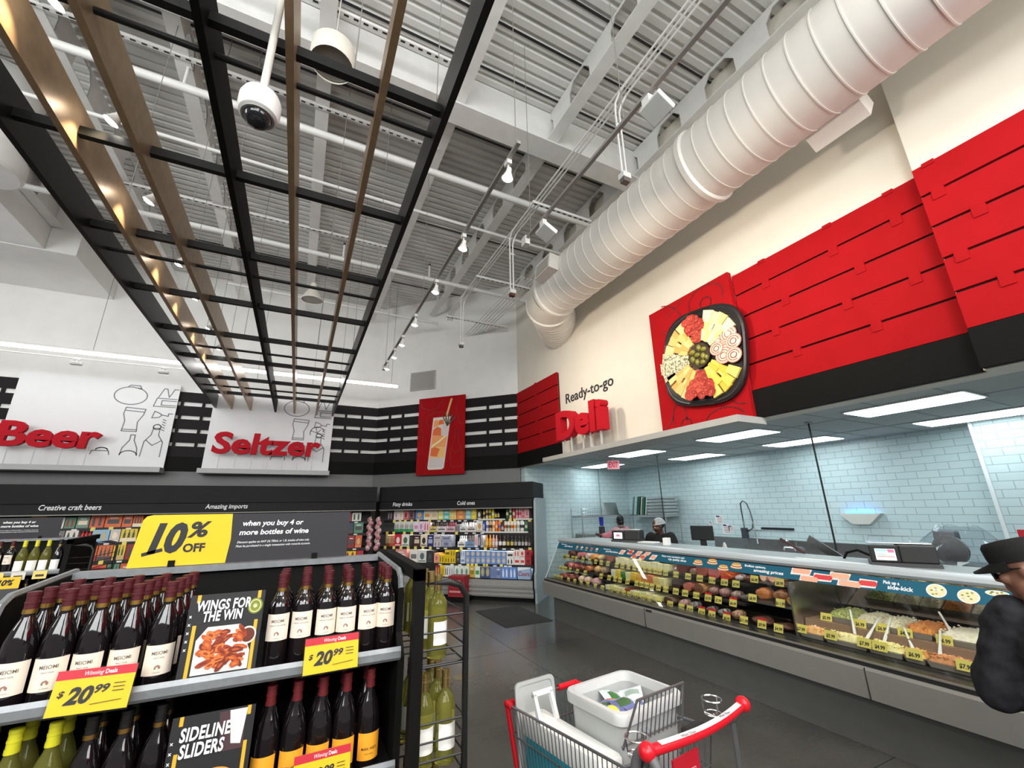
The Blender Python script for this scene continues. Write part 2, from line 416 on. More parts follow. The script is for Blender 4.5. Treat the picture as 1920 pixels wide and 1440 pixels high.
for i in range(3):
    x = 2.9+i*.055
    pipe('conduit', ('white conduit along the roof, first of three side by side', 'white conduit along the roof, middle one of three',
         'white conduit along the roof, third of three side by side')[i], 'conduit', [(x, -.5, 6.62), (x, 9.3, 6.62), (x+.1, 9.7, 6.62)], .014, n=6)
for i in range(6):
    x = 3.75+i*.085
    pipe('conduit', 'one of six thin white conduits running into the corner wall', 'conduit', [(x, 7.0, 6.62), (x, 14.15-x, 6.62)], .014, n=6, group='conduits into the corner wall')
for i, (y, wv) in enumerate(((2.93, 0), (5.85, 0), (8.46, 0))):
    t = thing('conduit_drop', ('paired conduit drop with grey box beside the round duct', 'paired conduit drop with box beside the duct elbow',
        'paired conduit drop with box near the corner wall')[i], 'conduit', (2.95, y, 5.45))
    for dx in (-.03, .03):
        MB().tube([(dx, 0, .06), (dx, 0, 1.0), (dx*1.4, -.03, 1.09), (dx*1.6, -.12, 1.15), (dx*1.6, -.4, 1.17)], .013, 6).build('conduit', steelwhite, t)
    MB().box(-.055, -.045, 0, .055, .045, .07).build('junction_box', steelwhite, t)
    MB().box(-.045, -.035, -.05, .045, .035, 0).build('socket', M(96, 90, 86) if i != 1 else M(90, 50, 45), t)
    MB().tube([(-.04, 0, .8), (.06, 0, .8)], .016, 6).build('clamp', steelwhite, t)

# ------------------------------------------------------------------ round duct
duct = thing('round_duct', 'large white spiral duct turning into the cream wall', 'duct', (3.95, 0, 5.78))
ductm = mat('duct_paint', (.70, .66, .61), .5, noise=.03, scale=4)
ez = 6.05; dr = .45
MB().tube([(0, -4, 0), (0, ez, 0)], dr, 40).build('duct_run', ductm, duct, smooth=50)
b = MB(); yy = -2
while yy < ez-.1:
    b.tube([(0, yy, 0), (0, yy+.012, 0)], dr+.007, 40); yy += .21
b.build('spiral_seam', ductm, duct, smooth=30)
pts = [(0, ez, 0), (.06, ez+.26, 0), (.17, ez+.46, 0)]
MB().tube(pts, dr, 40).build('elbow', ductm, duct, smooth=50)
e0 = Vector((.17, ez+.46, 0)); dv = Vector((.66, .75, 0)).normalized()
e1 = e0+dv*((.945-.17)/dv.x)+dv*.45
MB().tube([e0, e1], dr, 40).build('branch', ductm, duct, smooth=50)
b = MB()
k = .12
while k < 1.2: b.tube([e0+dv*k, e0+dv*(k+.01)], dr+.006, 40); k += .13
b.build('spiral_seam', ductm, duct, smooth=30)
for p, d in (((0, ez-.03, 0), Vector((0, 1, 0))), ((0, 2.62, 0), Vector((0, 1, 0))), ((.17, ez+.46, 0), Vector((.5, .86, 0)))):
    b = MB(); p = Vector(p); b.tube([p-d*.05, p-d*.03, p+d*.03, p+d*.05], [dr+.004, dr+.03, dr+.03, dr+.004], 40)
    b.build('joint_band', ductm, duct, smooth=40)
def register(y, ang, sign):
    t = MB(); c, s = math.cos(ang), math.sin(ang); ux = Vector((c, 0, s)); n = Vector((-s, 0, c))
    t.T = Matrix.Translation((0, y, 0)) @ Matrix((( s, 0, c), (0, 1, 0), (-c, 0, s))).to_4x4().transposed().inverted() if 0 else Matrix.Translation((0, y, 0)) @ Euler((0, -ang, 0)).to_matrix().to_4x4()
    t.box(.32, -.24, -.14, .62, .24, .14); t.build('register', ductm, duct)
    g = MB(); g.T = t.T; g.box(.615, -.20, -.11, .622, .20, .11, 1)
    for i in range(9): g.box(.62, -.20, -.10+i*.024, .628, .20, -.09+i*.024, 0)
    g.build('grille', [ductm, M(70, 62, 58)], duct)
register(5.45, R(172), 1); register(1.45, R(-35), -1)

# ------------------------------------------------------------------ trellis of slats over the wine aisle
tr = thing('slat_trellis', 'hanging trellis of black and brown slats over the wine aisle', 'trellis', (0, 0, 4.4))
bronze = mat('bronze_brown_slat', (.36, .24, .14), .36, .45, noise=.10, scale=14)
for x, m in ((-2.08, blackm), (-1.74, bronze), (-1.33, bronze), (-.77, black), (-.33, bronze), (.20, bronze), (.61, blackm)):
    MB().box(x-.022, -2.5, 0, x+.022, 12.36, .32).build('slat', m, tr)
for y in (.96, 2.24, 3.52, 4.8, 6.08, 7.36, 8.64, 9.92, 11.2):
    MB().box(-2.08, y-.025, .10, .61, y+.025, .17).build('crossbar', blackm, tr)
for y in (-.3, 2.46, 5.24, 8.05, 10.6):
    MB().tube([(-2.08, y, .13), (.61, y, .13)], .02, 8).build('round_rod', blackm, tr, smooth=50)
for x in (-1.9, -1.05, .02, .58):
    for y in (2.3, 4.9, 7.4, 10.0):
        MB().tube([(x, y, .17), (x, y, 3.58)], .004, 5).build('hanging_wire', M(120, 118, 112), tr)

# ------------------------------------------------------------------ track lights
bulbm = mat('lit_bulb', (1, .95, .86), .3, noise=0, emit=28)
def lamp_head(parent, p, aim, scale=1, power=22, col=(1, .86, .66)):
    """bracket, shade and bulb; p where the track carries it"""
    p = Vector(p); aim = Vector(aim).normalized(); c = p+Vector((0, 0, -.13))
    h = thing('spotlight', '', 'spotlight', p)
    MB().box(-.022, -.035, -.045, .022, .035, 0).build('adapter', steelwhite, h)
    MB().tube([(0, 0, -.04), (0, 0, -.12)], .009, 6).build('arm', steelwhite, h)
    q = aim.to_track_quat('Z', 'Y').to_matrix().to_4x4()
    b = MB(); b.T = Matrix.Translation((0, 0, -.14)) @ q
    b.lathe([(.022, -.06), (.026, -.02), (.045, .03), (.05, .05)], 14, caps=False); b.lathe([(.001, -.06), (.022, -.06)], 14, caps=False)
    b.build('shade', steelwhite, h, smooth=40)
    b = MB(); b.T = Matrix.Translation((0, 0, -.14)) @ q
    b.lathe([(.044, .03), (.047, .048), (.03, .062), (.001, .066)], 14, caps=False)
    b.build('bulb', bulbm, h, smooth=60)
    s = spot('spotlight_lamp', (0, 0, 0), (0, 0, -1), power, col, 70, .6, .03); s.parent = h
    s.location = Vector((0, 0, -.14))+aim*.09; s.rotation_euler = aim.to_track_quat('-Z', 'Y').to_euler()
    return h
def track(name, label, x, y0, y1, z):
    t = thing(name, label, 'track', (x, 0, z))
    MB().box(-.018, y0, 0, .018, y1, .03).build('rail', mat('grey_track', (.32, .31, .29), .4, .3, noise=.04), t)
    for y in (y0+.06, (y0+y1)/2, y1-.1): MB().tube([(0, y, .03), (0, y, 7.95-z)], .004, 5).build('hanging_wire', M(120, 118, 112), t)
    MB().box(-.03, y1-.02, -.07, .03, y1+.08, .04).build('feed_box', steelwhite, t)
    return t
track('light_track', 'grey spotlight track hanging between trellis and conduits', 1.38, 2.55, 9.0, 4.9)
NB = ('near end of the middle track', 'second along the middle track', 'third along the middle track', 'fourth along the middle track',
      'fifth along the middle track', 'sixth along the middle track', 'last of the middle track')
for i, y in enumerate((2.77, 3.95, 5.05, 6.21, 7.15, 7.85, 8.6)):
    h = lamp_head(None, (1.38, y, 4.9), (-.15, .1, -1)); h['label'] = 'white lit spotlight, '+NB[i]; h['group'] = 'spotlights on the middle track'
track('light_track', 'grey spotlight track hanging inside the trellis between brown slats', -1.47, 1.5, 9.0, 4.82)
for i, y in enumerate((2.6, 3.44, 4.36, 5.5, 6.4, 7.5, 8.4)):
    h = lamp_head(None, (-1.52, y, 4.82), (-.55, .1, -1), power=30, col=(1, .80, .5)); h['label'] = 'white lit spotlight inside the trellis, '+NB[i].replace('middle track', 'row of seven')
    h['group'] = 'spotlights inside the trellis'
track('light_track', 'shiny light track with floodlights beside the round duct', 2.1, .3, 3.75, 4.93)
for i, y in enumerate((1.77, 3.38)):
    t = thing('floodlight', ('white box floodlight on the track, close to the girder', 'white box floodlight on the track, beside the duct register')[i], 'floodlight', (2.1, y, 4.93))
    MB().box(-.025, -.05, -.15, .025, .03, -.01, bev=.005).build('driver_box', steelwhite, t)
    MB().tube([(0, -.02, -.15), (0, -.05, -.19)], .012, 6).build('knuckle', chrome, t)
    b = MB(); b.T = Matrix.Translation((-.05, -.10, -.21)) @ Euler((0, R(28), 0)).to_matrix().to_4x4()
    b.box(-.05, -.10, -.025, .12, .10, .025, bev=.008); b.build('lamp_body', steelwhite, t)

# long bright light along the beer wall
led = thing('linear_light', 'long bright white linear light hanging before the beer wall', 'light', (0, 11.0, 5.08))
MB().box(-8.5, -.03, 0, 2.08, .03, .05).build('housing', steelwhite, led)
MB().box(-8.48, -.036, -.05, 2.06, .036, 0).build('diffuser', mat('led_diffuser', (1, .98, .96), .3, noise=0, emit=17), led)
for x in (-6, -4.1, -2.3, 1.9): MB().tube([(x, 0, .05), (x, 0, 1.83 if x < -5 else 2.85)], .005, 5).build('hanging_wire', M(120, 118, 112), led)
t2 = thing('light_track', 'slim white track under the linear light, above the Beer sign', 'track', (0, 11.02, 4.92))
MB().box(-8.5, -.012, 0, -2.55, .012, .02).build('rail', steelwhite, t2)
for i, x in enumerate((-6.5, -4.3, -2.9)):
    h = thing('spotlight', ('white spotlight under the linear light, above the letter B', 'white spotlight under the linear light, above the Beer lettering', 'white spotlight under the linear light, beside the trellis')[i], 'spotlight', (x, 11.02, 4.92))
    MB().box(-.05, -.03, -.03, .05, .03, 0).build('adapter', steelwhite, h)
    MB().box(-.015, -.015, -.07, .015, .015, -.03).build('arm', steelwhite, h)
    MB().box(-.09, -.05, -.13, .09, .05, -.07, bev=.012).build('lamp_body', steelwhite, h)

# hanging camera and pendants
t = thing('dome_camera', 'white dome security camera hanging on a long tube', 'camera', (-.41, 2.1, 3.84))
MB().tube([(0, 0, .17), (0, 0, 4.1)], .02, 12).build('tube', M(225, 222, 215), t, smooth=50)
MB().lathe([(.075, .0), (.09, .008), (.098, .04), (.098, .10), (.085, .135), (.05, .15), (.03, .17)], 28).build('housing', M(228, 226, 222), t, smooth=45)
MB().sphere((0, 0, 0), (.068, .068, -.06), 20, half=True).build('dome', mat('dark_dome', (.012, .012, .014), .06, noise=0), t, smooth=60)
MB().lathe([(.068, -.006), (.078, -.006), (.078, .004), (.068, .004)], 28).build('ring', M(150, 148, 145), t, smooth=40)
t = thing('pendant_speaker', 'white drum pendant above the crossing black bars', 'speaker', (-.17, 3.4, 5.95))
MB().lathe([(.19, 0), (.2, .02), (.2, .20), (.16, .25), (.03, .27)], 26, caps=False).build('drum', M(222, 217, 206), t, smooth=40)
MB().lathe([(.001, .03), (.188, .03)], 26, caps=False).build('grille', M(120, 116, 108), t)
MB().tube([(0, 0, .27), (0, 0, 2.0)], .005, 5).build('cable', M(200, 196, 188), t)
t = thing('pendant_speaker', 'white bell pendant above the far trellis', 'speaker', (-.2, 9.3, 6.3))
MB().lathe([(.21, 0), (.22, .02), (.17, .12), (.09, .24), (.06, .4)], 26, caps=False).build('drum', M(222, 217, 206), t, smooth=40)
MB().lathe([(.001, .02), (.2, .02)], 26, caps=False).build('grille', M(150, 146, 138), t)
MB().tube([(0, 0, .4), (0, 0, 1.7)], .005, 5).build('cable', M(200, 196, 188), t)
# vent on the corner wall
t = thing('wall_vent', 'square grey vent grille high on the corner wall', 'vent', (2.86, 11.49, 5.18), -PI/4)
MB().box(-.40, -.02, 0, .40, 0, .55).build('frame', M(175, 172, 168), t)
b = MB()
for i in range(20): b.box(-.37, -.026, .03+i*.025, .37, -.02, .042+i*.025)
b.build('louvre', M(150, 147, 144), t)
# ================================================================== WALL PANELS, SIGNS, POSTERS
CAP = max(p[1] for p in text_geo('H')[0])
def fit(b, t, x0, x1, z, cap, y=0, depth=.01, bold=.03, shear=.0, m=0, space=1.0):
    """lettering from x0 to x1 with the given capital height"""
    size = cap/CAP; v = text_geo(t, bold, shear, 'LEFT', space)[0]
    a = min(p[0] for p in v); c = max(p[0] for p in v); sx = (x1-x0)/((c-a)*size)
    return b.text(t, x0-a*sx*size, z, size, y, depth, bold, shear, m, 'LEFT', sx, space)
BZ = [(4.53, 4.77), (4.19, 4.425), (3.86, 4.095), (3.53, 3.765), (3.19, 3.44)]
slatm = mat('dark_brown_slat', (.011, .009, .0095), .6, spec=.15, noise=.08)
def black_slats(label, loc, rz, x0, x1, y, first=0.3):
    t = thing('wall_cladding', label, 'panel', (loc[0], loc[1], 0), rz, 'slatted wall panels')
    for z0, z1 in BZ: MB().box(x0, y-.05, z0, x1, y, z1).build('slat', slatm, t)
    x = x0-first; k = 0
    while x < x1:
        L = .80 if k % 2 == 0 else .38
        x += L
        if x0 < x < x1-.06:
            for i in range(4): MB().box(x, y-.048, BZ[i+1][1], x+.055, y, BZ[i][0]).build('spacer', slatm, t)
        x += .055; k += 1
    MB().box(x0, y-.07, 2.86, x1, y, 3.185).build('fascia', black, t)
    return t
black_slats('dark slatted panel to the side of the Beer sign away from Seltzer', (0, 12.55), 0, -9, -5.5, 0)
black_slats('dark slatted panel between the Beer and Seltzer signs', (0, 12.55), 0, -3.0, -2.0, 0, .62)
black_slats('dark slatted panel between Seltzer sign and the wall corner', (0, 12.55), 0, .5, 1.86, 0, .35)
black_slats('dark slatted panel between the wall corner and the drink poster', (4.61, 8.365), -PI/4, -4.87, -3.4, 1.0, .43)
black_slats('dark slatted panel between drink poster and red slats', (4.61, 8.365), -PI/4, -2.1, -.62, 1.0, .16)
RZ = [(4.485, 4.765), (4.17, 4.462), (3.855, 4.147), (3.535, 3.832), (3.20, 3.512)]
def red_slats(label, loc, x0, x1, tabs, lo=2.86, rz=-PI/2):
    t = thing('wall_cladding', label, 'panel', (loc[0], loc[1], 0), rz, 'slatted wall panels')
    MB().box(x0, -.03, 3.2, x1, 0, 4.75).build('backing', M(40, 4, 5), t)
    for i, (z0, z1) in enumerate(RZ):
        MB().box(x0, -.06, z0, x1, -.03, z1).build('slat', redp, t)
    for k, x in enumerate(tabs):
        for i in range(4):
            xx = x+(.18 if i % 2 else 0)
            if x0 < xx < x1-.1: MB().box(xx, -.068, RZ[i+1][1]-.07, xx+.085, -.03, RZ[i][0]+.02).build('clip', redp, t)
        MB().box(x, -.068, RZ[0][1]-.03, x+.085, -.03, RZ[0][1]+.012).build('clip', redp, t)
    MB().box(x0, -.08, lo, x1, 0, 3.19).build('fascia', black, t)
red_slats('red slatted panel between dark slats and the Deli lettering', (4.9, 0), -9.44, -7.49, (-8.5,))
red_slats('red slatted panel between the platter poster and the wall step', (4.9, 0), -3.12, -1.2, (-2.75, -2.0, -1.45))
red_slats('red slatted panel on the projecting wall past the step', (4.78, 0), -1.17, 6, (-1.1, -.3, .6, 1.6))

# white sign boards with line drawings and standing letters
line = M(120, 120, 124)
signw = mat('white_sign_board', (.74, .74, .75), .45, noise=.01)
def drawings(b, ox, oz, W, y):
    """outlined bottles, glasses and fruit; ox, oz the board's lower left corner, W its width"""
    L = lambda pts: b.line([(ox+p[0], oz+p[1]) for p in pts], W, y, 1)
    E_ = lambda cx, cz, rx, rz, a0=0, a1=360: b.ell(ox+cx, oz+cz, rx, rz, W, y, 1, a0, a1)
    E_(.55, 1.63, .30, .21, 110, 430); L([(.46, 1.83), (.50, 1.88), (.68, 1.88), (.72, 1.80), (.55, 1.84), (.46, 1.83)])
    L([(.52, 1.35), (.88, 1.33), (.86, 1.20), (.78, 1.02), (.80, .80), (.53, .80), (.55, 1.03), (.50, 1.2), (.52, 1.35)]); L([(.53, 1.28), (.87, 1.26)]); L([(.54, .84), (.79, .84)])
    L([(1.0, 1.42), (1.42, 1.42)]); L([(1.0, 1.42), (1.04, 1.62), (1.42, 1.62)]); L([(1.14, 1.46), (1.14, 1.57), (1.42, 1.57)]); L([(1.14, 1.46), (1.42, 1.46)])
    L([(1.06, 1.64), (1.14, 1.86), (1.20, 1.86), (1.26, 1.66), (1.30, 1.75), (1.34, 1.86), (1.42, 1.86)])
    L([(1.02, 1.14), (1.15, 1.16), (1.20, 1.22), (1.32, 1.20), (1.32, 1.26), (1.40, 1.26)]); L([(1.02, 1.14), (1.05, 1.30), (1.15, 1.26), (1.20, 1.22)])
    for k in range(5): L([(1.24, 1.12-k*.06), (1.30, 1.09-k*.06)])
    L([(.60, .26), (.62, .42), (.72, .60), (.72, .72), (.80, .72), (.80, .60), (.88, .42), (.90, .26)]); E_(.75, .26, .15, .10, 0, 180)
    L([(.96, .24), (.98, .58), (1.08, .74), (1.10, .90), (1.22, .90), (1.22, .74), (1.32, .58), (1.32, .24)]); L([(1.0, .62), (1.14, .50), (1.30, .62)])
    E_(1.16, .93, .07, .06)
    L([(.10, .26), (.12, .34), (.40, .34), (.42, .26)]); E_(.28, .36, .10, .05, 0, 180)
def sign_board(name_, x0, x1, lx0, lx1, dx):
    t = thing('wall_sign', 'white sign board with red standing letters reading %s' % name_, 'sign', (0, 12.5, 0))
    b = MB(); b.box(x0, -.10, 2.88, x1, -.06, 4.9)
    drawings(b, dx, 2.92, .021, -.10)
    if name_ == 'Seltzer':
        W = .02; y = -.10
        b.ell(.28, 3.92, .17, .17, W, y, 1, 20, 200); b.line([(.12, 3.98), (.44, 3.86)], W, y, 1); b.line([(.28, 3.92), (.24, 4.06)], W, y, 1); b.line([(.28, 3.92), (.36, 4.02)], W, y, 1)
    b.build('board', [signw, line], t)
    MB().box(x0-.02, -.45, 2.79, x1+.02, -.06, 2.90).build('ledge', mat('light_grey_ledge', (.42, .42, .42), .5, noise=.02), t)
    b = MB(); fit(b, name_, lx0, lx1, 3.27, .47, -.40, .10, .034, .06)
    b.build('lettering', redl, t)
    n = len(name_)
    for i in range(n):
        x = lx0+(lx1-lx0)*(i+.5)/n
        MB().box(x-.008, -.41, 2.90, x+.008, -.40, 3.30).build('post', mat('grey_post', (.5, .5, .5), .4, noise=0), t)
sign_board('Beer', -5.66, -2.86, -5.56, -3.95, -4.30)
sign_board('Seltzer', -2.14, .65, -1.95, .40, -.83)

# deli lettering on its shelf
t = thing('shelf_lettering', 'red standing letters reading Deli on the grey shelf', 'sign', (4.9, 0, 0), -PI/2)
MB().box(-7.45, -.52, 2.77, -3.06, -.01, 2.85).build('shelf', mat('grey_shelf', (.42, .41, .39), .5, noise=.03), t)
b = MB(); fit(b, 'Deli', -7.02, -5.56, 3.16, .50, -.28, .16, .042); b.build('lettering', redl, t)
for x in (-6.85, -6.62, -6.25, -6.02, -5.72):
    MB().box(x-.014, -.37, 2.85, x+.014, -.345, 3.2).build('post', MATS['grey_post'], t)
b = MB(); fit(b, 'Ready-to-go', -7.26, -5.70, 3.99, .20, -.002, .006, .012)
tag(b.build('wall_lettering', M(38, 35, 36), loc=(4.9, 0, 0), rz=-PI/2), 'dark lettering on the cream wall reading Ready-to-go', 'lettering')

# ---- drink poster on the corner wall
t = thing('drink_poster', 'red poster with a tall iced drink on the corner wall', 'poster', (4.61, 8.365, 0), -PI/4)
b = MB(); b.box(-3.46, .86, 2.765, -2.045, .90, 4.88)
dl = M(120, 14, 22)
W = .014; y = .858
for pts in ([(-3.4, 4.82), (-3.36, 4.62), (-3.1, 4.52), (-2.85, 4.58), (-2.7, 4.80)], [(-2.25, 4.85), (-2.3, 4.5), (-2.2, 4.1), (-2.08, 4.08)],
            [(-3.3, 3.55), (-3.28, 3.9), (-3.35, 4.0), (-3.36, 4.25), (-3.44, 4.25)], [(-3.3, 3.55), (-3.28, 3.35), (-3.44, 3.33)], [(-3.44, 3.8), (-3.3, 3.8)],
            [(-2.9, 4.42), (-3.15, 4.40), (-3.2, 4.2), (-3.1, 4.05), (-3.0, 4.1)], [(-2.5, 4.42), (-3.05, 4.47)],
            [(-2.42, 2.95), (-2.44, 3.4), (-2.34, 3.6), (-2.32, 3.85), (-2.22, 3.85), (-2.22, 3.6), (-2.12, 3.4), (-2.1, 2.95), (-2.42, 2.95)], [(-2.42, 3.45), (-2.28, 3.3), (-2.12, 3.45)],
            [(-3.2, 2.78), (-3.16, 3.1), (-2.66, 3.06), (-2.64, 2.78)]): b.line(pts, W, y, 1)
b.ell(-2.27, 3.9, .06, .05, W, y, 1)
b.build('board', [redp, dl], t)
b = MB()
G = lambda u, v: (-3.11+.13*v+u*(.48+.04*v), 2.90+1.40*v)    # across and up the leaning glass
def gp(pts, yy, m): b.quad([(G(u, v)[0], yy, G(u, v)[1]) for u, v in pts], m)
b.prism([G(*p) for p in ((0, .03), (.08, 0), (.9, 0), (1, .03), (1, 1), (0, 1))], .835, .86, 0)
for pts, m in ((((.08, .04), (.92, .04), (.95, .22), (.05, .22)), 1), (((.06, .22), (.95, .22), (.95, .42), (.06, .44)), 2), (((.1, .26), (.5, .24), (.62, .38), (.3, .43), (.1, .40)), 3),
        (((.55, .24), (.9, .26), (.92, .40), (.7, .42)), 1), (((.06, .44), (.95, .42), (.95, .62), (.06, .66)), 4), (((.45, .46), (.92, .47), (.92, .58), (.6, .62)), 3),
        (((.08, .50), (.4, .46), (.5, .56), (.1, .6)), 2), (((.06, .66), (.6, .62), (.55, .78), (.3, .82), (.08, .76)), 3), (((.6, .62), (.95, .62), (.95, .84), (.62, .86)), 1),
        (((.06, .8), (.4, .84), (.3, .95), (.08, .94)), 4), (((.35, .85), (.7, .86), (.6, .95), (.36, .94)), 3), (((.1, .42), (.5, .5), (.9, .62), (.85, .64), (.45, .53), (.1, .46)), 5)):
    gp(pts, .8345-.0004*m, m)
b.build('glass', [M(225, 214, 204), M(214, 200, 196), M(238, 190, 120), M(226, 108, 50), M(240, 160, 96), M(248, 232, 180)], t)
MB().bar((-2.62, .845, 4.2), (-2.44, .845, 4.80), .05, .02, up=(0, 1, 0)).build('straw', M(222, 178, 110), t)
b = MB()
for a in (60, 80, 100, 40, 120): b.line([(-2.55, 4.05), (-2.55+.3*math.cos(R(a)), 4.05+.33*math.sin(R(a)))], .03, .832, 0, .004)
b.build('herb_sprig', M(70, 72, 60), t)

# ---- platter poster
t = thing('platter_poster', 'red poster with a black tray of meat and cheese on the cream wall', 'poster', (4.9, 0, 0), -PI/2)
b = MB(); b.box(-4.55, -.14, 2.87, -3.12, -.07, 4.82); W = .018; y = -.142
b.ell(-4.35, 4.35, .45, .5, W, y, 1, -60, 80); b.ell(-4.5, 4.1, .35, .4, W, y, 1, -90, 60); b.ell(-3.5, 4.6, .28, .2, W, y, 1, -30, 220); b.ell(-3.5, 4.55, .09, .08, W, y, 1)
b.line([(-4.2, 4.62), (-3.95, 4.75), (-3.88, 4.8)], W, y, 1); b.ell(-4.2, 3.05, .12, .22, W, y, 1, -20, 200); b.line([(-4.3, 3.1), (-4.5, 2.95), (-4.52, 2.9)], W, y, 1)
b.ell(-3.5, 2.9, .28, .16, W, y, 1, 10, 180); b.ell(-4.1, 2.95, .09, .09, W, y, 1); b.ell(-3.2, 3.25, .2, .2, W, y, 1, 100, 280)
b.build('board', [redp, dl], t)
pc = (-3.66, 3.81)
def squircle(r, n=48, p=3.2, rot=R(-8)):
    o = []
    for i in range(n):
        a = 2*PI*i/n; c, s_ = math.cos(a), math.sin(a)
        k = (abs(c)**p+abs(s_)**p)**(-1/p)*r; a2 = a+rot
        o.append((pc[0]+k*math.cos(a2), pc[1]+k*math.sin(a2)*1.03))
    return o
b = MB(); b.prism(squircle(.655), -.20, -.142, 0); b.build('tray', mat('black_tray', (.012, .011, .012), .3, noise=0), t)
b = MB(); o_ = squircle(.65); i_ = squircle(.60)
b.add([(x, -.20, z) for x, z in o_]+[(x, -.215, z) for x, z in squircle(.63)]+[(x, -.2005, z) for x, z in i_],
      [(i, (i+1) % 48, 48+(i+1) % 48, 48+i) for i in range(48)]+[(48+i, 48+(i+1) % 48, 96+(i+1) % 48, 96+i) for i in range(48)])
b.build('tray_rim', MATS['black_tray'], t, smooth=60)
def sticks(a0, a1, cols, name, r0=.20, r1=.58, rows=3, na=4):
    b = MB(); k = 0
    for j in range(na):
        a = a0+(a1-a0)*(j+.5)/na
        for q in range(rows):
            ra = r0+(r1-r0)*(q+.08*(j % 2))/rows; rb = ra+(r1-r0)/rows*1.24
            wa = ra*R(abs(a1-a0))/na*.56; wb = rb*R(abs(a1-a0))/na*.58
            da = R(a)+.05*math.sin(j*3+q*2); c, s_ = math.cos(da), math.sin(da); P3 = []
            for rr, ww in ((ra, -wa), (rb, -wb), (rb, wb), (ra, wa)): P3.append((pc[0]+rr*c-ww*s_, pc[1]+rr*s_+ww*c))
            h = -.222-.004*((j+q) % 3)-.003*(rows-q)
            b.prism(P3[::-1], h, -.20, (j*2+q) % len(cols))
    b.build(name, cols, t)
och = [M(240, 188, 112), M(232, 165, 86), M(246, 206, 140)]; yel = [M(240, 200, 84), M(232, 186, 62), M(246, 214, 110)]; pale = [M(246, 224, 160), M(240, 208, 128), M(250, 232, 180)]
sticks(112, 158, och, 'cheese_sticks'); sticks(24, 72, pale, 'cheese_sticks'); sticks(-76, -34, yel, 'cheese_sticks', .2, .60); sticks(-164, -118, och, 'cheese_sticks')
sticks(160, 198, [food('blue_cheese_print', (.10, .11, .05), (.82, .76, .52), 34, .5, 0), food('blue_cheese_print_pale', (.14, .15, .08), (.86, .82, .62), 28, .5, 0)], 'blue_cheese', .17, .57, 1, 3)
def slices(a0, a1, n, cols, name, rad, r0=.24, r1=.57):
    b = MB()
    for i in range(n):
        a = R(a0+(a1-a0)*rnd.random()); rr = r0+(r1-r0)*(i+.5)/n
        cx, cz = pc[0]+rr*math.cos(a), pc[1]+rr*math.sin(a); yy = -.215-.0009*i
        m = rnd.randrange(len(cols)-1)
        b.prism([(cx+rad*math.cos(-2*PI*k/12), cz+rad*.9*math.sin(-2*PI*k/12)) for k in range(12)][::-1], yy, yy+.004, m)
        for k in range(5): b.disc(cx+rad*.6*(rnd.random()*2-1), cz+rad*.55*(rnd.random()*2-1), .009, .007, yy-.0006, len(cols)-1, 6)
        b.ell(cx, cz, rad*.97, rad*.87, .007, yy-.0002, len(cols)-1 if 0 else m, 0, 360, 12)
    b.build(name, cols, t)
sal = [M(186, 60, 46), M(160, 40, 34), M(200, 84, 62), M(222, 130, 100)]
slices(76, 108, 44, sal, 'salami_slices', .06); slices(-118, -76, 50, sal, 'salami_slices', .06)
b = MB()
for i, (dx, dz, rr) in enumerate(((.30, .10, .11), (.46, .14, .12), (.40, -.02, .12), (.52, .02, .11), (.36, -.12, .12), (.50, -.16, .11), (.28, 0, .10))):
    cx, cz = pc[0]+dx, pc[1]+dz; yy = -.222-.004*i
    b.prism([(cx+rr*math.cos(2*PI*k/18), cz+rr*.9*math.sin(2*PI*k/18)) for k in range(18)], yy, yy+.006, 1)
    b.disc(cx, cz, rr*.9, rr*.8, yy-.0006, 0); b.ell(cx, cz, rr*.68, rr*.6, .012, yy-.0012, 1, 0, 300); b.ell(cx, cz, rr*.38, rr*.34, .012, yy-.0012, 1, 60, 400)
b.build('turkey_rolls', [M(244, 208, 190), M(214, 128, 108)], t)
b = MB(); b.lathe([(.001, 0), (.165, 0), (.175, .02), (.17, .03), (.001, .02)], 24)
b.v = [(pc[0]+x, -.215-z, pc[1]+yv) for x, yv, z in b.v]; b.build('olive_bowl', M(52, 40, 20), t, smooth=40)
b = MB()
for x, z, rx, rz in ((-.09, .07, .05, .04), (.02, .10, .035, .05), (.09, .06, .045, .035), (-.02, .01, .05, .035), (.07, -.03, .035, .05), (-.10, -.03, .04, .05), (-.03, -.09, .035, .05), (.05, -.11, .045, .035), (.12, -.06, .03, .04)):
    b.sphere((pc[0]+x, -.245, pc[1]+z), (rx, .03, rz), 10)
b.build('olives', mat('olive_green', (.20, .18, .03), .25, noise=.2, scale=10), t, smooth=60)
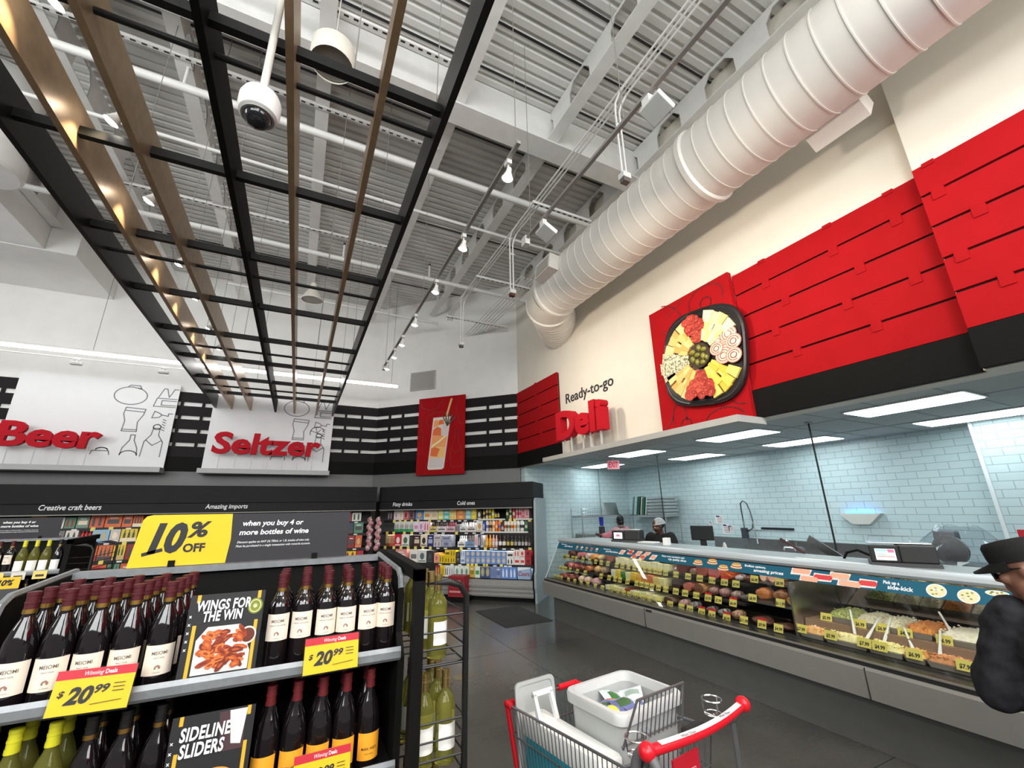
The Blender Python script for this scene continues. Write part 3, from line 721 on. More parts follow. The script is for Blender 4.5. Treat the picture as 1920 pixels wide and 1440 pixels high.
# ================================================================== COLD DRINK CASES
FIZZY = [
 [(-4.099,-3.973,0.27,'b',(236,230,226),(200,60,60),1),(-3.957,-3.771,0.23,'b',(70,62,64),(150,140,140),1),(-3.738,-3.606,0.29,'b',(240,232,230),(220,160,170),1),(-3.599,-3.468,0.29,'b',(240,232,230),(222,200,160),1),(-3.461,-3.321,0.28,'b',(228,140,140),(150,50,56),1),(-3.316,-3.149,0.28,'b',(140,104,106),(90,50,50),1),(-3.117,-2.899,0.27,'b',(70,150,214),(240,170,90),1),(-2.884,-2.696,0.26,'b',(244,232,206),(226,150,70),1),(-2.691,-2.500,0.26,'b',(240,226,196),(220,190,150),1),(-2.487,-2.350,0.26,'b',(240,226,110),(250,246,220),2),(-2.343,-2.188,0.26,'b',(88,204,200),(220,240,230),2),(-2.183,-2.012,0.26,'b',(246,228,150),(244,180,70),2),(-1.998,-1.774,0.25,'b',(240,136,66),(250,190,120),2),(-1.765,-1.619,0.25,'b',(130,204,232),(240,236,200),2),(-1.613,-1.482,0.25,'b',(240,210,50),(250,232,120),2),(-1.465,-1.352,0.21,'b',(60,50,48),(230,226,220),1),(-1.330,-1.265,0.25,'o',(222,200,60),(60,50,30),1),(-1.254,-1.190,0.24,'c',(230,214,200),(120,40,40),1),(-1.179,-1.112,0.25,'c',(232,208,50),(60,90,50),1),(-1.104,-1.037,0.25,'c',(228,204,60),(250,240,180),1),(-1.029,-0.972,0.24,'o',(50,36,24),(220,200,80),1),(-0.964,-0.906,0.24,'o',(40,34,24),(210,190,120),1),(-0.750,-0.686,0.25,'c',(70,110,60),(220,220,170),1),(-0.672,-0.608,0.25,'c',(230,220,190),(60,90,50),1),(-0.592,-0.528,0.25,'c',(226,90,84),(250,220,200),1),(-0.517,-0.453,0.25,'c',(240,180,186),(220,90,110),1),(-0.445,-0.381,0.25,'c',(238,190,196),(210,80,90),1),(-0.371,-0.289,0.24,'b',(232,160,164),(200,60,70),2),(-0.281,-0.187,0.24,'b',(240,200,196),(220,110,120),1),],
 [(-3.666,-3.535,0.27,'x',(238,234,226),(40,150,90),1),(-3.529,-3.397,0.27,'x',(236,234,222),(40,150,90),1),(-3.391,-3.256,0.27,'x',(238,234,226),(40,150,90),1),(-3.250,-3.132,0.28,'x',(236,236,228),(60,160,100),1),(-3.123,-2.990,0.27,'b',(240,224,230),(216,150,190),1),(-2.984,-2.852,0.26,'b',(238,220,232),(206,140,190),1),(-2.846,-2.689,0.29,'b',(244,214,220),(220,90,130),1),(-2.674,-2.491,0.25,'s',(226,206,110),(60,44,30),1),(-2.479,-2.243,0.25,'s',(236,226,226),(50,40,40),1),(-2.237,-2.010,0.25,'s',(236,190,200),(120,50,60),1),(-1.981,-1.891,0.17,'b',(150,146,148),(90,86,90),1),(-1.880,-1.720,0.24,'s',(232,232,228),(220,220,220),1),(-1.708,-1.469,0.25,'s',(238,226,222),(220,216,214),1),(-1.455,-1.302,0.27,'b',(232,232,228),(214,160,60),1),(-1.297,-1.242,0.23,'b',(60,70,150),(220,220,230),1),(-1.228,-1.159,0.24,'c',(230,226,230),(110,120,170),1),(-1.150,-1.082,0.24,'c',(210,170,120),(70,40,30),1),(-1.074,-1.006,0.24,'c',(244,226,190),(230,150,80),1),(-0.998,-0.938,0.24,'c',(238,120,50),(250,200,120),1),(-0.930,-0.863,0.24,'c',(236,130,70),(120,90,150),1),(-0.854,-0.790,0.22,'o',(70,60,58),(190,180,170),1),(-0.779,-0.715,0.23,'c',(234,220,206),(200,60,50),1),(-0.707,-0.638,0.23,'c',(236,226,210),(70,140,80),1),(-0.630,-0.559,0.23,'c',(238,226,214),(214,90,60),1),(-0.551,-0.487,0.23,'c',(238,230,220),(220,170,60),1),(-0.479,-0.406,0.24,'c',(240,238,234),(180,180,180),1),(-0.398,-0.307,0.24,'c',(236,234,230),(40,40,40),1),(-0.286,-0.229,0.23,'c',(30,110,64),(190,210,180),1),],
 [(-3.862,-3.748,0.26,'x',(228,186,130),(120,70,40),1),(-3.741,-3.618,0.26,'x',(236,160,120),(190,80,60),1),(-3.608,-3.418,0.28,'b',(206,36,54),(240,230,226),1),(-3.411,-3.202,0.28,'b',(238,234,226),(70,110,70),1),(-3.189,-3.094,0.26,'b',(48,44,42),(70,66,60),1),(-3.082,-2.898,0.26,'b',(70,40,38),(220,200,180),1),(-2.888,-2.708,0.27,'b',(238,224,196),(50,46,40),1),(-2.700,-2.543,0.27,'b',(40,42,104),(170,176,210),1),(-2.534,-2.335,0.27,'b',(206,196,200),(150,140,146),2),(-2.326,-2.077,0.26,'b',(170,172,190),(110,116,140),2),(-1.906,-1.714,0.24,'s',(236,232,228),(240,240,240),1),(-1.700,-1.483,0.24,'s',(110,160,210),(120,110,110),1),(-1.478,-1.400,0.27,'b',(236,230,226),(206,40,50),1),(-1.395,-1.332,0.27,'b',(40,50,90),(220,220,230),1),(-1.324,-1.271,0.25,'b',(206,202,200),(60,60,70),1),(-1.218,-1.150,0.27,'o',(240,160,40),(246,200,90),1),(-1.138,-1.069,0.27,'o',(238,150,40),(244,190,80),1),(-1.061,-0.991,0.27,'o',(220,170,160),(232,210,206),1),(-0.983,-0.919,0.26,'o',(206,170,166),(236,226,226),1),(-0.902,-0.823,0.26,'o',(50,40,38),(236,230,226),1),(-0.812,-0.728,0.26,'o',(54,40,36),(232,228,220),1),(-0.707,-0.639,0.26,'o',(44,32,26),(206,180,90),1),(-0.618,-0.544,0.26,'o',(40,30,26),(210,190,110),1),(-0.529,-0.457,0.26,'o',(36,28,26),(170,160,160),1),(-0.441,-0.373,0.26,'o',(36,30,28),(190,184,180),1),(-0.358,-0.297,0.26,'o',(34,28,28),(180,180,186),1),(-0.281,-0.218,0.26,'o',(38,30,26),(200,190,180),1),(-0.205,-0.146,0.24,'o',(34,28,26),(150,140,140),1),],
 [(-3.532,-3.225,0.29,'b',(226,150,140),(240,232,226),1),(-3.135,-2.920,0.29,'b',(236,230,222),(120,120,116),1),(-2.908,-2.689,0.28,'b',(222,220,216),(90,110,100),1),(-2.675,-2.508,0.27,'b',(52,50,50),(80,78,76),1),(-2.480,-2.353,0.21,'b',(238,180,130),(214,100,140),1),(-2.344,-2.213,0.18,'b',(234,196,36),(120,100,20),1),(-2.204,-2.067,0.29,'b',(238,200,30),(110,96,20),2),(-2.061,-1.930,0.29,'b',(238,200,30),(110,96,20),2),(-1.916,-1.815,0.25,'b',(50,46,46),(90,86,84),2),(-1.804,-1.691,0.28,'b',(214,222,236),(120,150,206),2),(-1.685,-1.562,0.28,'d',(96,140,206),(216,200,170),2),(-1.557,-1.435,0.28,'d',(96,140,206),(216,200,170),2),(-1.430,-1.309,0.28,'d',(96,140,206),(216,200,170),2),(-1.305,-1.183,0.28,'d',(96,140,206),(216,200,170),2),(-1.179,-1.060,0.28,'d',(96,140,206),(216,200,170),2),(-1.056,-0.937,0.27,'d',(96,140,206),(216,200,170),2),(-0.933,-0.814,0.27,'d',(96,140,206),(216,200,170),2),(-0.810,-0.694,0.27,'d',(96,140,206),(216,200,170),2),(-0.684,-0.521,0.27,'b',(236,232,228),(60,60,60),2),(-0.511,-0.381,0.36,'b',(234,226,220),(206,60,56),2),(-0.375,-0.267,0.35,'b',(232,222,218),(200,70,60),2),(-0.257,-0.122,0.32,'b',(176,26,36),(90,20,24),2),],
 [(-2.387,-2.271,0.25,'b',(150,30,40),(220,180,120),1),(-2.266,-2.158,0.25,'b',(240,204,40),(120,100,30),1),(-2.147,-2.046,0.26,'b',(240,234,224),(60,56,50),1),(-2.041,-1.928,0.26,'b',(232,230,226),(140,140,150),1),(-1.898,-1.773,0.26,'b',(230,234,224),(120,160,150),1),(-1.766,-1.663,0.25,'b',(226,232,222),(110,150,130),1),(-1.657,-1.543,0.25,'b',(224,230,220),(110,150,130),1),(-1.536,-1.407,0.25,'b',(206,176,80),(150,120,40),1),(-1.399,-1.278,0.24,'b',(220,228,214),(80,150,70),1),(-1.271,-1.155,0.25,'d',(60,80,120),(190,180,130),1),(-1.150,-1.037,0.25,'d',(64,84,124),(190,180,130),1),(-1.032,-0.912,0.25,'b',(120,136,176),(90,110,160),1),(-0.905,-0.783,0.24,'b',(126,140,180),(90,110,160),1),(-0.776,-0.600,0.23,'b',(104,140,206),(220,226,236),1),(-0.593,-0.424,0.23,'b',(104,140,206),(220,226,236),1),(-0.402,-0.119,0.24,'C',(150,176,206),(150,24,44),1),],
]
CN = {'white': (238, 234, 230), 'black': (38, 34, 32), 'dark grey': (70, 66, 66), 'grey': (150, 148, 150), 'silver': (200, 200, 206), 'red': (190, 30, 40), 'dark red': (140, 30, 36), 'pink': (238, 190, 200),
      'salmon': (230, 140, 136), 'orange': (238, 130, 56), 'amber': (214, 160, 70), 'yellow': (236, 206, 50), 'pale yellow': (244, 230, 150), 'cream': (244, 228, 200), 'green': (60, 130, 70), 'teal': (90, 204, 200),
      'light blue': (130, 190, 230), 'blue': (100, 140, 208), 'navy': (44, 46, 106), 'grey-blue': (150, 160, 190), 'brown': (110, 70, 50), 'dark brown': (54, 40, 34), 'mauve': (150, 110, 114), 'gold': (206, 176, 80)}
def cname(c): return min(CN, key=lambda k: sum((a-b)**2 for a, b in zip(CN[k], c)))
BOT = [(.030, 0), (.032, .01), (.032, .60), (.026, .68), (.014, .78), (.012, .96), (.015, .97), (.015, 1.0)]
def product(kind, w, h, dp, c1, c2, n, label, loc, rz, group):
    """one pack, bottle or can; its front faces -y, its base at z = 0, centred on x"""
    A, B_ = M(*c1, rough=.4), M(*c2, rough=.4)
    if kind in 'bxdC':
        b = MB(); hh = h/n
        for k in range(n):
            z = k*hh; b.box(-w/2, 0, z+.001, w/2, dp, z+hh-.003, 0)
            if kind == 'd':
                b.disc(0, z+hh*.52, w*.36, hh*.36, -.001, 1); b.ell(0, z+hh*.52, w*.25, hh*.25, .006, -.0015, 0, 0, 360, 12); b.quad([(-w/2, -.001, z+hh*.93), (w/2, -.001, z+hh*.93), (w/2, -.001, z+hh*.99), (-w/2, -.001, z+hh*.99)], 1)
            elif kind == 'x':
                b.quad([(-w/2, -.001, z), (w/2, -.001, z), (w/2, -.001, z+hh*.28), (-w/2, -.001, z+hh*.28)], 1)
                for q in (-.28, 0, .28):
                    b.quad([(w*(q-.07), -.0012, z+hh*.3), (w*(q+.07), -.0012, z+hh*.3), (w*(q+.07), -.0012, z+hh*.62), (w*(q+.03), -.0012, z+hh*.75), (w*(q+.03), -.0012, z+hh*.92), (w*(q-.03), -.0012, z+hh*.92), (w*(q-.03), -.0012, z+hh*.75), (w*(q-.07), -.0012, z+hh*.62)], 2)
            elif kind == 'C':
                fit(b, 'Coors', -w*.44, w*.44, z+hh*.28, hh*.36, -.001, .001, .02, .25, 1); b.quad([(-w/2, -.001, z+hh*.72), (w/2, -.001, z+hh*.9), (w/2, -.001, z+hh), (-w/2, -.001, z+hh)], 2)
            else:
                q = rnd.random()
                if q < .35: b.quad([(-w*.36, -.001, z+hh*.28), (w*.36, -.001, z+hh*.28), (w*.36, -.001, z+hh*.62), (-w*.36, -.001, z+hh*.62)], 1); b.quad([(-w*.25, -.001, z+hh*.72), (w*.25, -.001, z+hh*.72), (w*.25, -.001, z+hh*.8), (-w*.25, -.001, z+hh*.8)], 2)
                elif q < .7: b.disc(0, z+hh*.5, w*.27, hh*.27, -.001, 1, 12); b.quad([(-w*.4, -.001, z+hh*.08), (w*.4, -.001, z+hh*.08), (w*.4, -.001, z+hh*.16), (-w*.4, -.001, z+hh*.16)], 1)
                else:
                    for s_ in (-.25, .2): b.quad([(w*(s_-.1), -.001, z+hh*.15), (w*(s_+.1), -.001, z+hh*.15), (w*(s_+.1), -.001, z+hh*.6), (w*(s_+.03), -.001, z+hh*.85), (w*(s_-.03), -.001, z+hh*.85), (w*(s_-.1), -.001, z+hh*.6)], 1)
        o = b.build({'C': 'beer_case'}.get(kind, 'drink_carton'), [A, B_, M(60, 80, 70) if kind == 'x' else M(226, 230, 236)], loc=loc, rz=rz)
        return tag(o, label, 'drink pack', group)
    if kind == 's':
        b = MB(); ch = h*.5; b.box(-w/2, 0, 0, w/2, dp, ch, 0); b.quad([(-w*.38, -.001, ch*.3), (w*.38, -.001, ch*.3), (w*.38, -.001, ch*.6), (-w*.38, -.001, ch*.6)], 1)
        b.quad([(-w*.2, -.001, ch*.72), (w*.2, -.001, ch*.72), (w*.2, -.001, ch*.82), (-w*.2, -.001, ch*.82)], 1)
        o = tag(b.build('six_pack', [A, M(120, 110, 110)], loc=loc, rz=rz), label, 'drink pack', group)
        r = min(w/7, .03)
        for q in (-1, 0, 1):
            for d in (.06, .15): MB().lathe([(r, ch*.9), (r, h*.6), (r*.42, h*.78), (r*.4, h*.93), (r*.5, h*.94), (r*.5, h)], 8, (q*w*.3, d, 0)).build('bottle_neck', B_ if q or d > .1 else B_, o, smooth=50)
        return o
    r = w/2*.96
    if kind == 'c':
        o = MB().lathe([(r*.85, 0), (r, .012), (r, h-.02), (r*.8, h), (r*.78, h-.004)], 14, (0, r, 0)).build('drink_can', A, loc=loc, rz=rz, smooth=40)
        MB().lathe([(r+.0006, h*.35), (r+.0006, h*.62)], 14, (0, r, 0), caps=False).build('can_print', B_, o, smooth=60)
        return tag(o, label, 'drink can', group)
    o = MB().lathe([(a/.032*r, z*h) for a, z in BOT], 12, (0, r, 0)).build('drink_bottle', mat('bottle_'+cname(c1).replace(' ', '_'), tuple((v/255)**2.2 for v in c1), .15, noise=0), loc=loc, rz=rz, smooth=40)
    MB().lathe([(r+.0006, h*.18), (r+.0006, h*.48)], 12, (0, r, 0), caps=False).build('label', B_, o, smooth=60)
    return tag(o, label, 'drink bottle', group)
KW = {'b': 'drink carton', 'x': 'bottle carton', 'd': 'beer carton', 'C': 'beer case with red script', 's': 'six-pack of bottles', 'c': 'tall can', 'o': 'bottle'}
ledstrip = mat('case_light_strip', (1, .97, .93), .4, noise=0, emit=20)
SHZ = [1.65, 1.375, 1.045, .70, .43]; SHY = [.37, .32, .27, .22, .12]
def cooler(label, loc, rz, L, texts, endpanel):
    t = thing('drink_cooler', label, 'cooler', (loc[0], loc[1], 0), rz)
    MB().box(-L, .10, 0, 0, .9, .09).build('kick_plate', black, t)
    b = MB(); b.box(-L, .02, .09, 0, .95, .40)
    for z in (.12, .20, .28): b.box(-L, -.02, z, 0, .02, z+.05)
    b.box(-L, -.01, .34, 0, .06, .42); b.build('base_panel', casegrey, t)
    MB().box(-L, -.035, .315, 0, .0, .345).build('bumper', M(150, 148, 142), t)
    MB().box(-L, .90, .40, 0, .97, 2.05).build('back_panel', dark, t)
    MB().box(-L, .05, .39, 0, .9, .425).build('deck', dark, t)
    for z, y in zip(SHZ[:4], SHY[:4]):
        b = MB(); b.box(-L, y-.02, z-.035, 0, .9, z); b.box(-L, y-.02, z-.06, 0, y-.012, z-.03); b.build('shelf', dark, t)
    MB().box(-L, .10, 1.99, 0, .97, 2.05).build('case_top', dark, t)
    b = MB(); b.prism([(.06, 1.91), (.14, 1.89), (.14, 2.10), (.09, 2.09)], -L, 0, 0, 'yz')
    hd = b.build('header', char, t)
    MB().box(-L, .058, 1.885, 0, .075, 1.905).build('header_trim', M(140, 138, 132), t)
    for s_, x0, x1, z, cap, sh in texts:
        b = MB(); b.T = Matrix.Translation((0, .068, z)) @ Euler((R(-9), 0, 0)).to_matrix().to_4x4()
        fit(b, s_, x0, x1, 0, cap, 0, .003, .012, sh); b.build('header_lettering', whink, hd)
    MB().box(-L, .08, 2.10, 0, 1.0, 2.45).build('canopy', char, t)
    MB().box(-L+.02, .10, 1.90, -.02, .13, 1.985).build('light_strip', ledstrip, t)
    return t
fz = cooler('open drinks cooler with Fizzy drinks and Cold ones header, on the corner wall', (4.61, 8.365), -PI/4, 4.0,
            [('Fizzy drinks', -3.58, -3.04, 1.985, .085, 0), ('Cold ones', -1.84, -1.39, 1.98, .085, 0)], True)
b = MB(); prof = [(-.02, .0), (.95, .0), (.95, 2.1), (.14, 2.1), (.07, 2.04), (.06, 1.85), (.0, .62), (-.06, .55), (-.06, .30), (-.02, .2)]
b.prism(prof, .012, .06, 0, 'yz'); b.build('end_panel', mat('grey_blue_end_panel', (.33, .38, .40), .4, noise=.03), fz)
b = MB(); b.tube([(.0, y-.005, z) for y, z in [(-.02, .0), (-.02, .2), (-.06, .30), (-.06, .55), (.0, .62), (.06, 1.85), (.07, 2.04), (.14, 2.1)]], .016, 6); b.build('end_gasket', black, fz)
MB().box(-4.03, .0, 0, -3.97, .12, 2.1).build('divider_post', black, fz)
br = cooler('long open beer cooler with Creative craft beers header, under the Beer sign', (1.75, 11.0), 0, 11,
            [('Creative craft beers', -6.0, -5.12, 1.985, .095, .12), ('Amazing imports', -3.46, -2.70, 1.98, .09, .12)], False)
ROWN = ('top', 'second', 'third', 'fourth', 'bottom')
def put(parent_loc, rz, lx, ly, lz):
    c, s_ = math.cos(rz), math.sin(rz); return (parent_loc[0]+lx*c-ly*s_, parent_loc[1]+lx*s_+ly*c, lz)
cap_h = (.235, .30, .30, .30, .235)
for k, row in enumerate(FIZZY):
    for i, (x0, x1, h, kind, c1, c2, n) in enumerate(row):
        x0 = max(x0, -3.93)
        if x1-x0 < .03: continue
        h = min(h, (.235, .245, .295, .31, .235)[k])
        word = '%s %s%s' % (cname(c1), 'stack of ' if n > 1 else '', KW[kind]+('s' if n > 1 else ''))
        product(kind, x1-x0, h, .24, c1, c2, n, '%s, %s along the %s shelf of the corner cooler' % (word, ORD[i], ROWN[k]),
                put((4.61, 8.365), -PI/4, (x0+x1)/2, SHY[k]+.005, SHZ[k]+.001), -PI/4, 'drinks on the %s shelf of the corner cooler' % ROWN[k])
# beer cooler stock: only the stretches not hidden by the wine displays
pal = [(226, 110, 60), (214, 96, 60), (110, 140, 170), (236, 226, 220), (230, 220, 214), (120, 150, 130), (120, 116, 114), (90, 140, 110), (150, 190, 220), (206, 200, 196), (150, 40, 44), (232, 200, 60), (60, 64, 90), (180, 120, 70)]
acc = [(150, 50, 40), (200, 60, 60), (250, 230, 200), (60, 90, 60), (210, 180, 120), (80, 70, 70)]
for (a, c, rows, nm) in ((-7.0, -4.35, (0, 1, 2, 3), 'under the Beer sign'), (-1.75, -.06, (0, 1, 2, 3), 'beside the corner')):
    for k in rows:
        x = a; i = 0
        while x < c-.1:
            w = rnd.choice((.16, .19, .22, .26)); kind = rnd.choice('bbbsx' if k < 2 else 'bbbx'); n = 2 if (k >= 2 and kind == 'b' and rnd.random() < .6) else 1
            if x+w > c: break
            c1 = rnd.choice(pal); c2 = rnd.choice(acc)
            if k == 0 and a < -5 and i > 7: c1 = rnd.choice(pal[:3])
            if k == 3 and a > -2: c1 = rnd.choice([(232, 196, 40), (226, 180, 40), (200, 30, 60)])
            word = '%s %s%s' % (cname(c1), 'stack of ' if n > 1 else '', KW[kind]+('s' if n > 1 else ''))
            product(kind, w-.01, min(.235, .2+.05*rnd.random()) if k < 1 else (.24 if k < 2 else .28), .24, c1, c2, n, '%s, %s on the %s beer cooler shelf %s' % (word, ORD[i], ROWN[k], nm.replace('under the Beer sign', 'under Beer')),
                    (1.75+x+w/2, 11.0+SHY[k]+.005, SHZ[k]+.001), 0, 'packs on the %s beer cooler shelf %s' % (ROWN[k], nm))
            x += w+.005; i += 1
# shelf price tags are fixed to the shelf edges: parts of the coolers
tg = MB().box(-.035, -.004, -.05, .035, 0, .02).build('shelf_tag', M(236, 216, 110), fz)
ws = MB().box(-.04, -.004, -.032, .04, 0, -.004).build('shelf_tag', paper, fz)
ty = [[-3.7, -3.53, -3.38, -3.2, -3.02, -2.7, -.86, -.63, -.52, -.17], [-3.85, -3.66, -3.36, -3.15, -2.7, -1.95], [-3.85, -3.6, -3.4, -3.2, -3.0, -2.8, -2.6, -1.8, -1.2, -.15], [-1.6, -1.5, -1.4, -1.2, -1.15, -.8]]
tw = [[-2.45, -2.3, -2.1, -1.9, -1.75, -1.5, -1.45], [-2.9, -2.75, -2.5, -2.3, -1.7, -1.5, -1.3], [-2.4, -2.2, -1.6, -1.4, -1.05, -.95, -.75, -.55, -.35], [-2.3, -2.0, -1.8, -.95, -.7, -.6]]
f = [True, True]
for rows, src, q in ((ty, tg, 0), (tw, ws, 1)):
    for k, r in enumerate(rows):
        for x in r:
            o = src if f[q] else src.copy()
            if not f[q]: COL.objects.link(o)
            f[q] = False; o.location = (x, SHY[k]-.021, SHZ[k]-.01)
for k in range(3):
    for x in [-6.6+.27*i for i in range(9)]+[-1.6, -1.2, -.8, -.4]:
        o = (tg if rnd.random() < .5 else ws).copy(); COL.objects.link(o); o.parent = br; o.location = (x, SHY[k]-.021, SHZ[k]-.01)
for z, y in zip(SHZ[:4], SHY[:4]): MB().box(-3.95, y+.02, z-.048, -.03, y+.04, z-.036).build('shelf_light', mat('shelf_light', (1, .97, .93), .4, noise=0, emit=22), fz)
# white plastic shelf fronts in the corner cooler
for k, x0, x1 in ((0, -1.42, -.75), (0, -.5, -.05), (1, -1.3, -.2)):
    MB().box(x0, SHY[k]-.03, SHZ[k]-.02, x1, SHY[k]-.02, SHZ[k]+.012).build('shelf_fence', M(226, 222, 214), fz)
# hanging strips of snack bags at the cooler corner
BAGM = [food('bag_pink', (.62, .42, .42), (.40, .06, .07), 22, .3, .2), food('bag_white', (.70, .62, .60), (.45, .12, .13), 16, .3, .2), food('bag_red', (.40, .05, .06), (.66, .5, .5), 18, .3, .2)]
for i, lx in enumerate((-3.88, -4.12)):
    t = thing('snack_strip', ('hanging strip of red and white snack bags before the corner cooler', 'hanging strip of red and white snack bags beside the cooler divider post')[i], 'snack strip', put((4.61, 8.365), -PI/4, lx, -.06, 1.0), -PI/4, 'snack strips')
    MB().box(-.012, .03, .0, .012, .034, .75).build('strip', M(210, 205, 200), t)
    for k in range(9):
        b = MB(); z = .03+k*.08; dx = .022*(1 if k % 2 else -1)
        b.sphere((dx, .01*(k % 3), z), (.075, .028, .07), 8, 0)
        b.build('snack_bag', BAGM[(k*2+i) % 3], t, smooth=50)
# red cases stacked on the floor before the cooler
for k in range(2):
    for q in range(1):
        b = MB(); b.box(-.19, -.14, 0, .19, .14, .20, 0)
        for j in range(6): b.box(-.175+j*.06, -.142, .03, -.14+j*.06, -.14, .17, 1)
        b.box(-.16, -.143, .08, .10, -.1425, .12, 2)
        o = b.build('drink_case', [M(150, 22, 34), M(110, 14, 24), M(206, 120, 120)], loc=(3.35, 9.46, .10+k*.205), rz=-PI/4)
        tag(o, ('red drink case on the low black base, under the other', 'red drink case stacked on the other before the cooler')[k], 'drink case', 'red drink cases on the floor')
tag(MB().box(-.24, -.17, 0, .24, .17, .098).build('display_base', black, loc=(3.35, 9.46, 0), rz=-PI/4), 'low black base under the red drink cases', 'base')
# ================================================================== DELI CASE
DX = 4.3
dc = thing('deli_case', 'long grey deli case with sloping glass and teal banner', 'display case', (DX, 0, 0), -PI/2)
Y0, Y1 = 7.2, -1.6          # far and near end of the case along the wall
xa, xb = -Y0, -Y1
basem = mat('case_base', (.10, .10, .094), .5, noise=.05, scale=6)
MB().box(xa+.1, 0, 0, xb, .95, .39).build('base', basem, dc)
b = MB(); b.prism([(-.15, .40), (-.10, .385), (.10, .385), (.10, .62), (-.12, .62), (-.155, .60)], xa, xb, 0, 'yz')
b.build('bumper_panel', mat('case_bumper', (.20, .195, .178), .45, noise=.03, scale=8), dc)
b = MB()
for Y in (4.63, 2.2): b.box(-Y-.003, -.157, .392, -Y+.003, -.15, .615)
b.build('panel_seam', ink, dc)
MB().box(-4.60, -.158, .585, -4.50, -.154, .61).build('maker_plate', M(40, 40, 42), dc)
MB().box(xa-.01, -.13, .42, xa+.0, .02, .56).build('end_cap', M(28, 28, 28), dc)
MB().box(xa, -.125, .62, xb, .05, .655, bev=0).build('lip', mat('black_lip', (.02, .02, .02), .3, noise=0), dc)
MB().box(xa, -.128, .650, xb, -.118, .664).build('lip_trim', M(120, 116, 108), dc)
MB().box(xa+.05, .05, .60, xb, .95, .66).build('deck', dark, dc)
MB().box(xa+.02, .95, .39, xb, 1.02, 1.29).build('back_wall', black, dc)
MB().box(xa+.02, .33, 1.285, xb, 1.02, 1.31).build('top', M(146, 154, 156, .4), dc)
# rail
prof = [(.285+.06*math.cos(R(a)), 1.295+.042*math.sin(R(a))) for a in range(-60, 300, 24)]
b = MB(); b.prism([(.22, 1.262), (.205, 1.285), (.215, 1.31), (.25, 1.332), (.30, 1.335), (.36, 1.325), (.36, 1.285), (.24, 1.255)], xa-.01, xb, 0, 'yz')
b.build('rail', mat('rail_aluminium', (.40, .44, .46), .35, 0, noise=.02), dc, smooth=35)
gl = glass_thin('case_glass', (.93, .95, .94))
joints = [7.2, 5.40, 3.80, 2.115, .6, -1.6]
def onglass(z): return -.105+(z-.65)*.335/.61
for a, c in zip(joints, joints[1:]):
    b = MB(); b.prism([(onglass(.655), .655), (onglass(.655)+.006, .655), (onglass(1.27)+.006, 1.27), (onglass(1.27), 1.27)], -a+.003, -c-.003, 0, 'yz')
    b.build('glass_pane', gl, dc)
b = MB(); b.prism([(-.10, .655), (.95, .655), (.95, 1.29), (.24, 1.28)], xa+.005, xa+.012, 0, 'yz'); b.build('end_glass', gl, dc)
b = MB(); b.tube([(xa+.008, -.105, .655), (xa+.008, .235, 1.275)], .009, 6); b.build('end_edge', M(170, 176, 176), dc)
# banner along the top of the glass
bn = MB(); B0, B1 = 1.148, 1.258
y0 = onglass(B0)-.006; y1 = onglass(B1)-.006
tl = math.atan2(y1-y0, B1-B0)
def bT(b): b.T = Matrix.Translation((0, y0, B0)) @ Euler((-tl, 0, 0)).to_matrix().to_4x4(); return b
bT(bn).box(xa+.02, -.002, 0, xb, 0, .115); bann = bn.build('banner', M(0, 84, 108, .7), dc)
for (t_, Ya, Yb, z, cap) in (('Roasted to', 7.08, 6.90, .082, .016), ('perfect', 6.95, 6.70, .05, .026), ('Roasted to', 5.83, 5.66, .080, .017), ('perfection', 5.76, 5.47, .045, .026),
        ('Enjoy every sandwich with', 4.58, 4.20, .076, .020), ('top quality slices', 4.46, 4.16, .040, .026), ('Endless options,', 3.36, 3.12, .073, .022), ('amazing prices', 3.25, 2.93, .030, .030),
        ('Pick up a', 2.09, 1.98, .066, .026), ('side-kick', 2.06, 1.89, .026, .032)):
    b = bT(MB()); fit(b, t_, -Ya, -Yb, z, cap, -.002, .001, .022); b.build('banner_lettering', whink, bann)
pics = [M(232, 168, 140), M(214, 92, 76), M(240, 206, 180), M(206, 150, 84), M(206, 60, 64), M(232, 220, 214), M(120, 140, 60), M(226, 212, 168), M(240, 236, 222)]
for i, Y in enumerate((6.56, 6.42, 6.28, 6.14, 6.0)):
    b = bT(MB()); b.disc(-Y, .07, .035, .02, -.0026, (0, 2, 3, 1, 2)[i], 10); b.quad([(-Y-.03, -.0026, .03), (-Y+.03, -.0026, .03), (-Y+.03, -.0026, .036), (-Y-.03, -.0026, .036)], 8); b.build('banner_picture', pics, bann)
for i, (Y, z) in enumerate(((5.38, .07), (5.2, .085), (5.03, .08), (4.93, .035), (4.73, .05), (5.1, .02), (4.86, .10))):
    c = .075; b = bT(MB()); b.quad([(-Y-c, -.0026, max(0, z-.035)), (-Y+c*.4, -.0026, max(0, z-.035)), (-Y+c, -.0026, min(.114, z+.035)), (-Y-c*.4, -.0026, min(.114, z+.035))], 2 if i % 2 else 5)
    b.disc(-Y, min(max(z, .03), .085), .05, .026, -.0030, (0, 4, 0, 1, 0, 1, 0)[i], 10); b.build('banner_picture', pics, bann)
for i, (Y, z) in enumerate(((3.98, .055), (3.78, .085), (3.62, .03), (3.46, .07))):
    b = bT(MB())
    for k, (m, dz) in enumerate(((3, -.026), (8, -.016), (4, -.008), (6, .002), (7, .010), (3, .022))):
        b.disc(-Y, z+dz*.8, .075-.004*k, .015, -.0026-.0003*k, m, 12)
    b.build('banner_picture', pics, bann)
